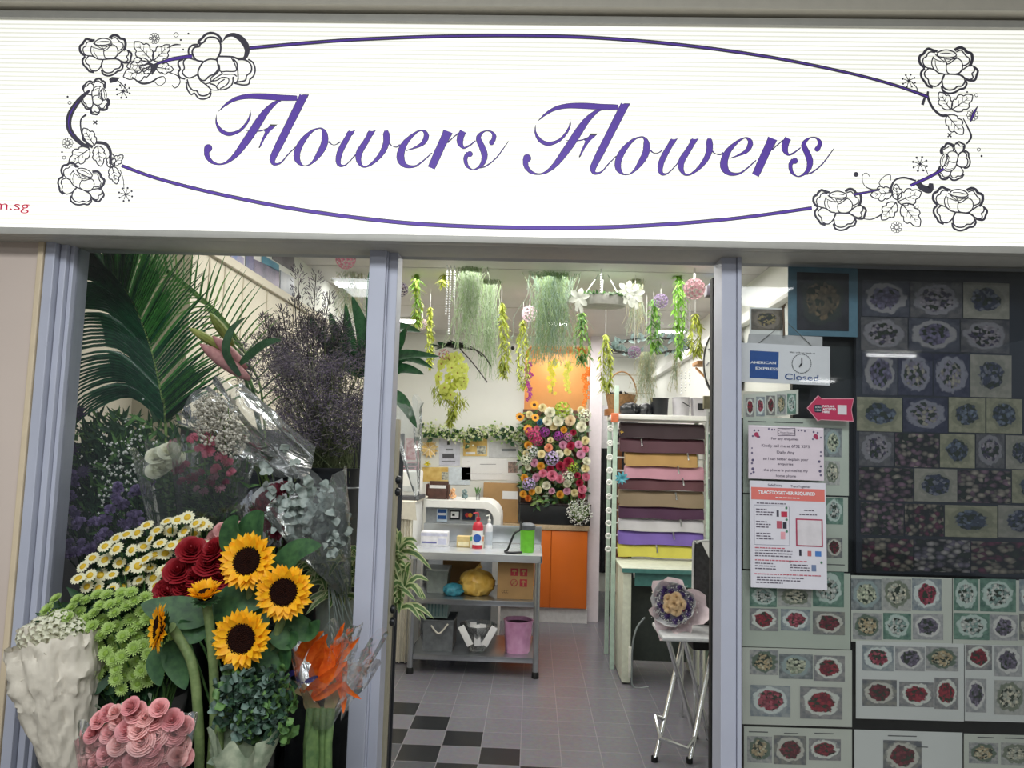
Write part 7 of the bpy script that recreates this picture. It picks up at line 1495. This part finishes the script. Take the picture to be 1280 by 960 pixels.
# --- green button mums
gme = head_ray('button_mesh', [ptl('9cba5c', 'c4da8c'), ptl('7c9c34', '98b44c')], n=17, rows=3, W=.24, disc=.36, tilt=.1, rise=.38, dh=.14, bend=.05)
t = Thing('button_mum_bunch', 'big bunch of lime green button chrysanthemums at lower left', 'flower bunch', FB['mum'] - Vector((.03, 0, .1)))
def fg():
    u, v = rnd.uniform(-1, 1), rnd.uniform(-1, 1)
    if u * u + v * v > 1: return None
    x, y = 143 + u * 82, 800 + v * 62
    if x < 92 and y > 800: return None
    return (x, y)
hg = scatter(96, fg, 11.0) + [(70, 748), (59, 762), (85, 772), (66, 770)]
spray(t, hg, FB['mum'], gme, 'chrysanthemum_head', .0155, .0195, -.27, lambda x, y: ((x - 143) / 160, -1, .9 - (y - 780) / 110), .002)
mb = MB()
for i in range(1500):
    q = fg()
    if q: mb.leaf(P3(q[0], q[1] + 8, -.20), (rnd.uniform(-1, 1), -rnd.random(), rnd.uniform(-1, .6)), (0, -1, .3), rnd.uniform(.04, .07), .022, n=3)
for x, y in ((80, 845), (100, 855), (88, 838), (112, 862), (130, 862)): bladec(mb, [P3(x + 30, y - 20, -.25), P3(x + 10, y, -.28), P3(x, y + 4, -.3)], .02)
t.part('leaves', mb, gd)
bsm = head_ray('bud_mesh', [ptl('98b454', 'b8cc80')], n=8, W=.4, disc=.5, dh=.3)
for x, y in ((137, 850), (150, 843), (156, 842), (171, 836), (180, 832), (146, 858), (160, 850), (128, 845), (190, 820)): t.inst('bud', bsm, P3(x, y, -.24), (0, -1, .5), .010)
stems(t, FB['mum'] + Vector((.06, 0, 0)), [P3(150 + rnd.uniform(-20, 50), 850 + rnd.uniform(-25, 10), -.2) for _ in range(30)], .0022, leafM('stem_green', '4c6440', '6c8454'))
# --- red carnations & pale pink roses
t = Thing('red_rose_bunch', 'deep red roses between the daisies and sunflowers', 'flower bunch', FB['sun'] - Vector((.05, 0, .1))); rd = rose_m('8c1420', 'a8202c')
tops = []
for x, y, r in ((240,690,.034),(262,706,.036),(270,690,.032),(250,720,.034),(224,716,.034),(276,722,.034),(213,742,.034),(232,738,.032),(205,738,.026),(284,700,.03)): p = P3(x, y, -.20); tops.append(p); t.inst('rose_head', rd, p, (rnd.uniform(-.6, .4), -1, .8), r)
stems(t, FB['kale'], tops, .003)
t = Thing('pale_pink_roses', 'pale pink roses just left of the top sunflower', 'flower bunch', FB['kale'] - Vector((.02, 0, .1))); pp = rose_m('d09494', 'e8b8b4'); tops = []
for x, y, r in ((270,676,.026),(284,672,.028),(296,666,.026),(288,684,.024),(278,664,.02)): p = P3(x, y, -.14); tops.append(p); t.inst('rose_head', pp, p, (rnd.uniform(-.5, .3), -1, .6), r)
stems(t, FB['kale'], tops, .003)
# --- sunflowers
sy = petM('sun_petal', 'f0a406', 'fcc614'); sdk = M('sun_disc', '140c0c', .95, bump=1, bscale=300, col2='24120c', scale=120, spec=.05); sst = leafM('sun_stem', '6f8450', '8ea068'); slf = leafM('sun_leaf', '24472a', '41693a')
def sunflower(px, py, rpx, Y, nrm, stem, leaves, label, cupf=.18):
    c = P3(px, py, Y); r = rpx * (Y + 2) / 910; t = Thing('sunflower', label, 'sunflower', FB['sun'] - Vector((0, 0, .12))); q = Vector(nrm).to_track_quat('Z', 'Y').to_matrix().to_4x4(); m = Matrix.Translation(c) @ q
    mb = MB(); R3 = m.to_3x3(); dr = r * .50 * (1.0 if cupf < .5 else .7)
    for rw, (n, lf) in enumerate(((21, 1.0), (21, .93), (15, .78))):
        for i in range(n):
            a = 2 * PI * (i + rw * .5) / n + rnd.uniform(-.07, .07); el = cupf + .10 * rw + rnd.uniform(-.12, .12) + (.25 if rw == 2 else 0); d = Vector((math.cos(a) * math.cos(el), math.sin(a) * math.cos(el), math.sin(el))); b_ = Vector((math.cos(a), math.sin(a), 0)) * dr * .85
            mb.leaf(m @ (b_ + Vector((0, 0, .002 * rw))), R3 @ d, R3 @ Vector((0, 0, 1)), (r - dr * .8) * lf * rnd.uniform(.86, 1.08), r * .27, bend=rnd.uniform(-.25, .1), n=4, prof='point', fold=.18)
    t.part('petals', mb, sy)
    mb = MB(); mb.lathe([(dr * 1.04, -.002), (dr * 1.02, .004), (dr * .8, .009), (dr * .4, .008), (0, .006)], 28, m); t.part('disc', mb, sdk)
    mb = MB()
    for i in range(190):
        f = math.sqrt(i / 190); a = i * 2.39996; p = m @ Vector((dr * f * math.cos(a), dr * f * math.sin(a), .009 - .002 * (1 - f))); mb.blob(p, .0022)
    t.part('seeds', mb, M('sun_seed', '1c0f0c', .9, col2='2c150d', scale=200, spec=.05), smooth=False)
    mb = MB()
    for i in range(14): a = i * .45; mb.leaf(m @ Vector((dr * .3 * math.cos(a), dr * .3 * math.sin(a), -.012)), R3 @ Vector((math.cos(a), math.sin(a), .1)), R3 @ Vector((0, 0, 1)), r * .62, r * .3, n=3)
    t.part('sepals', mb, slf)
    bk = m @ Vector((0, 0, -.02)); pts = [bk] + [P3(x, y, Y + .03) for x, y in stem] + [Vector((P3(*stem[-1], Y + .03).x * .5 + FB['sun'].x * .5, FB['sun'].y, FB['sun'].z - .1))]; cc = catmull([tuple(p) for p in pts], 7); mb = MB(); mb.tube(cc, [.0105 if i else .013 for i in range(len(cc))], 10); t.part('stem', mb, sst)
    for lp, w_ in leaves: mb = MB(); bladec(mb, [P3(x, y, Y + .055 - .012 * i) for i, (x, y) in enumerate(lp)], w_, nrm=(rnd.uniform(-.2, .2), -1, .6), n=7, fold=.08); t.part('leaf', mb, slf)
    return t
sunflower(310, 702, 36, -.36, (-.05, -1, .30), [(313, 745), (300, 830), (283, 900), (279, 960)], [([(300,700),(318,660),(330,640)],.085),([(335,725),(370,690),(402,682)],.06),([(305,740),(280,760),(250,778)],.08),([(285,690),(290,660),(298,645)],.05)], 'topmost sunflower, facing front, in the left window group')
sunflower(355, 740, 35, -.39, (.14, -1, .12), [(348, 790), (325, 860), (297, 930), (290, 970)], [([(335,770),(300,790),(262,800)],.07),([(360,770),(385,790),(400,775)],.05),([(350,760),(330,700),(318,680)],.05)], 'rightmost sunflower, below and right of the topmost one')
sunflower(303, 798, 37, -.42, (-.04, -1, .10), [(298, 850), (276, 905), (272, 965)], [([(320,800),(350,830),(362,805)],.06),([(300,830),(330,870),(352,880)],.07),([(340,790),(362,800),(372,790)],.05)], 'lowest and biggest dark-centred sunflower of the group')
sunflower(257, 745, 25, -.38, (.02, -.45, 1), [(264, 800), (268, 870), (264, 960)], [([(262,770),(215,765),(176,755)],.075),([(268,765),(300,750),(325,760)],.085),([(262,780),(240,790),(225,775)],.06)], 'half-open sunflower looking up between the daisies and red roses', cupf=.75)
sunflower(201, 785, 29, -.40, (-.85, -.72, .10), [(222, 795), (240, 830), (247, 885), (249, 960)], [([(215,800),(222,830),(232,862)],.06),([(205,810),(196,830),(200,858)],.05)], 'leftmost sunflower, turned sideways to the left')
# --- eucalyptus / kale
t = Thing('curly_greens_bouquet', 'curly blue-green foliage bouquet in patterned paper below the sunflowers', 'bouquet', FB['kale'] + Vector((0, -.1, -.05)))
kl = [leafM('kale_dark', '243c2e', '3a5842'), leafM('kale_blue', '48645a', '74887c'), leafM('kale_mid', '48703c', '6c904c')]; mb = MB()
for i in range(1000):
    u, v = rnd.gauss(0, 1), rnd.gauss(0, 1); px = 322 + u * 24; py = 880 + v * 24 + (px - 322) * .1
    if abs(u) > 2.1 or abs(v) > 1.9: continue
    mb.mi = rnd.choice((0, 0, 1, 1, 2)) if px < 350 else rnd.choice((0, 2)); mb.leaf(P3(px, py, -.40 + rnd.uniform(-.04, .06)), (rnd.uniform(-1, 1), -.9, rnd.uniform(-.6, 1)), (0, -1, .4), rnd.uniform(.014, .026), rnd.uniform(.013, .022), n=5, prof='round', wave=.2)
t.part('foliage', mb, kl); ptp = FB['kale'] + Vector((-.03, -.12, .0))
t.part('patterned_paper', coneto(P3(300, 1010, -.40), P3(302, 930, -.42), .062, 3, w1=.12, base=.5), M('wrap_pattern', '8a9a80', .6, col2='c8d0b4', scale=45)); stems(t, P3(300, 1000, -.40), [P3(320 + rnd.gauss(0, 12), 890 + rnd.gauss(0, 10), -.38) for _ in range(14)], .002)
# --- bird of paradise
t = Thing('crane_flower_bunch', 'orange bird-of-paradise flowers in crinkled clear film at the middle post', 'bouquet', FB['bop'] - Vector((0, 0, .1))); om = petM('bop_orange', 'd8500c', 'f07a20'); mb = MB(); Yb = -.30
for pts, w_ in (([(374,833),(385,808),(405,789)],.045),([(386,828),(398,808),(410,792)],.04),([(392,846),(400,822),(406,800)],.055),([(402,848),(412,825),(406,806)],.045),([(412,836),(420,810),(431,778)],.03),([(414,838),(430,818),(450,796)],.022),([(418,828),(426,805),(427,782)],.03),([(384,868),(405,850),(434,826)],.045),([(390,872),(410,862),(432,850)],.035),([(425,845),(436,862),(452,874)],.02),([(424,855),(430,872),(429,892)],.024),([(420,850),(432,842),(434,826)],.03)):
    bladec(mb, [P3(x, y, Yb - .02 * i + rnd.uniform(-.015, .015)) for i, (x, y) in enumerate(pts)], w_ * .68, nrm=(rnd.uniform(-.7, .7), -1, .2), n=5, fold=.35)
t.part('orange_petals', mb, om); mb = MB(); bladec(mb, [P3(372, 838, Yb), P3(364, 842, Yb), P3(352, 850, Yb)], .012); bladec(mb, [P3(398, 846, Yb), P3(388, 850, Yb), P3(380, 853, Yb)], .012); t.part('blue_tongue', mb, ptl('28246c', '403c90'))
mb = MB(); bladec(mb, [P3(392, 868, Yb), P3(370, 858, Yb), P3(342, 851, Yb - .03)], .028, n=6); bladec(mb, [P3(400, 890, Yb), P3(388, 880, Yb), P3(383, 862, Yb - .03)], .03, n=6); bladec(mb, [P3(410, 890, Yb), P3(420, 860, Yb), P3(440, 810, Yb)], .03, n=6); t.part('spathe', mb, leafM('spathe_green', '8c8c5c', 'a88c6c'))
mb = MB()
for a, b in ((388, 384), (398, 394), (404, 402), (414, 410)): mb.tube([P3(a, 885, Yb), P3(b, 930, Yb), P3(b, 975, Yb), FB['bop'] + Vector((0, 0, -.1))], .0095, 8)
bladec(mb, [P3(392, 970, Yb - .02), P3(392, 930, Yb - .02), P3(396, 900, Yb - .02)], .03, fold=.3); t.part('stems', mb, leafM('bop_stem', '5c7c4c', '7c985c'))
t.part('clear_film', coneto(P3(402, 905, Yb), P3(412, 825, Yb - .02), .085, 11, w1=.16, base=.3), cello); t.part('clear_film', sheetmesh([(430, 830), (470, 820), (476, 832), (425, 900)], Yb - .03, 5, amp=.01), cello); t.part('clear_film', sheetmesh([(415, 800), (455, 775), (440, 830), (405, 850)], Yb - .03, 6, amp=.01), cello)
# --- pink rose bouquet
random.seed(3)
t = Thing('pink_rose_bouquet', 'clear-wrapped bouquet of many pink roses at the bottom left', 'bouquet', FB['rose'] - Vector((0, 0, .05))); pr_ = [rose_m('e4989c', 'f4c0bc'), rose_m('e8aca8', 'f8d0ca'), rose_m('d8888e', 'ecb0b0')]
for k, c_ in (('d88c90', 0),): pass
pos = [(p_[0], p_[1] - 4, p_[2] * 1.15) for p_ in [(172,896,14),(192,903,16),(150,905,13),(136,897,12),(126,905,12),(140,920,14),(118,922,12),(160,918,14),(175,915,14),(195,924,16),(216,905,14),(230,912,12),(218,922,15),(178,932,17),(150,935,14),(138,945,16),(160,952,14),(205,942,15),(225,938,14),(190,948,16),(170,955,15),(212,958,15),(120,938,13),(125,955,14),(230,950,12),(185,965,15),(150,968,15),(205,975,15),(165,888,12),(200,890,12),(182,902,12),(165,928,12),(190,938,12),(128,925,12),(145,895,10),(205,910,12),(222,950,12)]]
for x, y, r in pos: t.inst('rose_head', rnd.choice(pr_), P3(x, y, -.50 + abs(x - 175) * .0006 + rnd.uniform(-.01, .01)), ((x - 175) / 130 + rnd.uniform(-.15, .15), -1, .75 - (y - 900) / 160), r * 1.5 / 910 * .80)
mb = MB()
for i in range(120): mb.leaf(P3(174 + rnd.gauss(0, 30), 930 + rnd.gauss(0, 25), -.45), (rnd.uniform(-1, 1), -1, rnd.uniform(-.5, 1)), (0, -1, .4), .03, .018, n=3)
t.part('leaves', mb, gs); c0 = P3(172, 1150, -.45); t.part('cellophane', coneto(FB['rose'] + Vector((0, 0, -.1)), P3(174, 930, -.46), .105, 21, w1=.07, base=.4, flare=1.05), cello)
# --- white paper bouquet
t = Thing('white_paper_bouquet', 'cream blooms wrapped in a crumpled white paper cone at far left', 'bouquet', FB['wrap'] - Vector((0, 0, .05))); wp = M('wrap_paper_white', 'd0c8b8', .6, trans=.12, bump=1, bscale=22, var=.04)
tp_ = P3(66, 800, -.28); t.part('paper_cone', coneto(P3(84, 965, -.30), P3(69, 812, -.29), .088, 17, w1=.07, base=.42, flare=1.02, crump=.05), wp); hw_ = head_hyd('hyd_cream', [ptl('dcdcc0', 'ecead6')], 60)
for x, y, r in ((40, 796, .03), (56, 788, .034), (76, 782, .034), (92, 790, .03), (66, 796, .034), (84, 800, .03)): t.inst('hydrangea_head', hw_, P3(x, y, -.28), (0, -.6, 1), r)
t.part('paper_cone', coneto(P3(84, 960, -.26), P3(70, 790, -.22), .078, 31, w1=.12, base=.4, flare=1.02, crump=.07), wp)
mb = MB(); mb.tube([P3(84, 945, -.30), P3(86, 975, -.30), FB['wrap'] + Vector((0, 0, -.1))], .016, 8); t.part('stem_bundle', mb, gm)
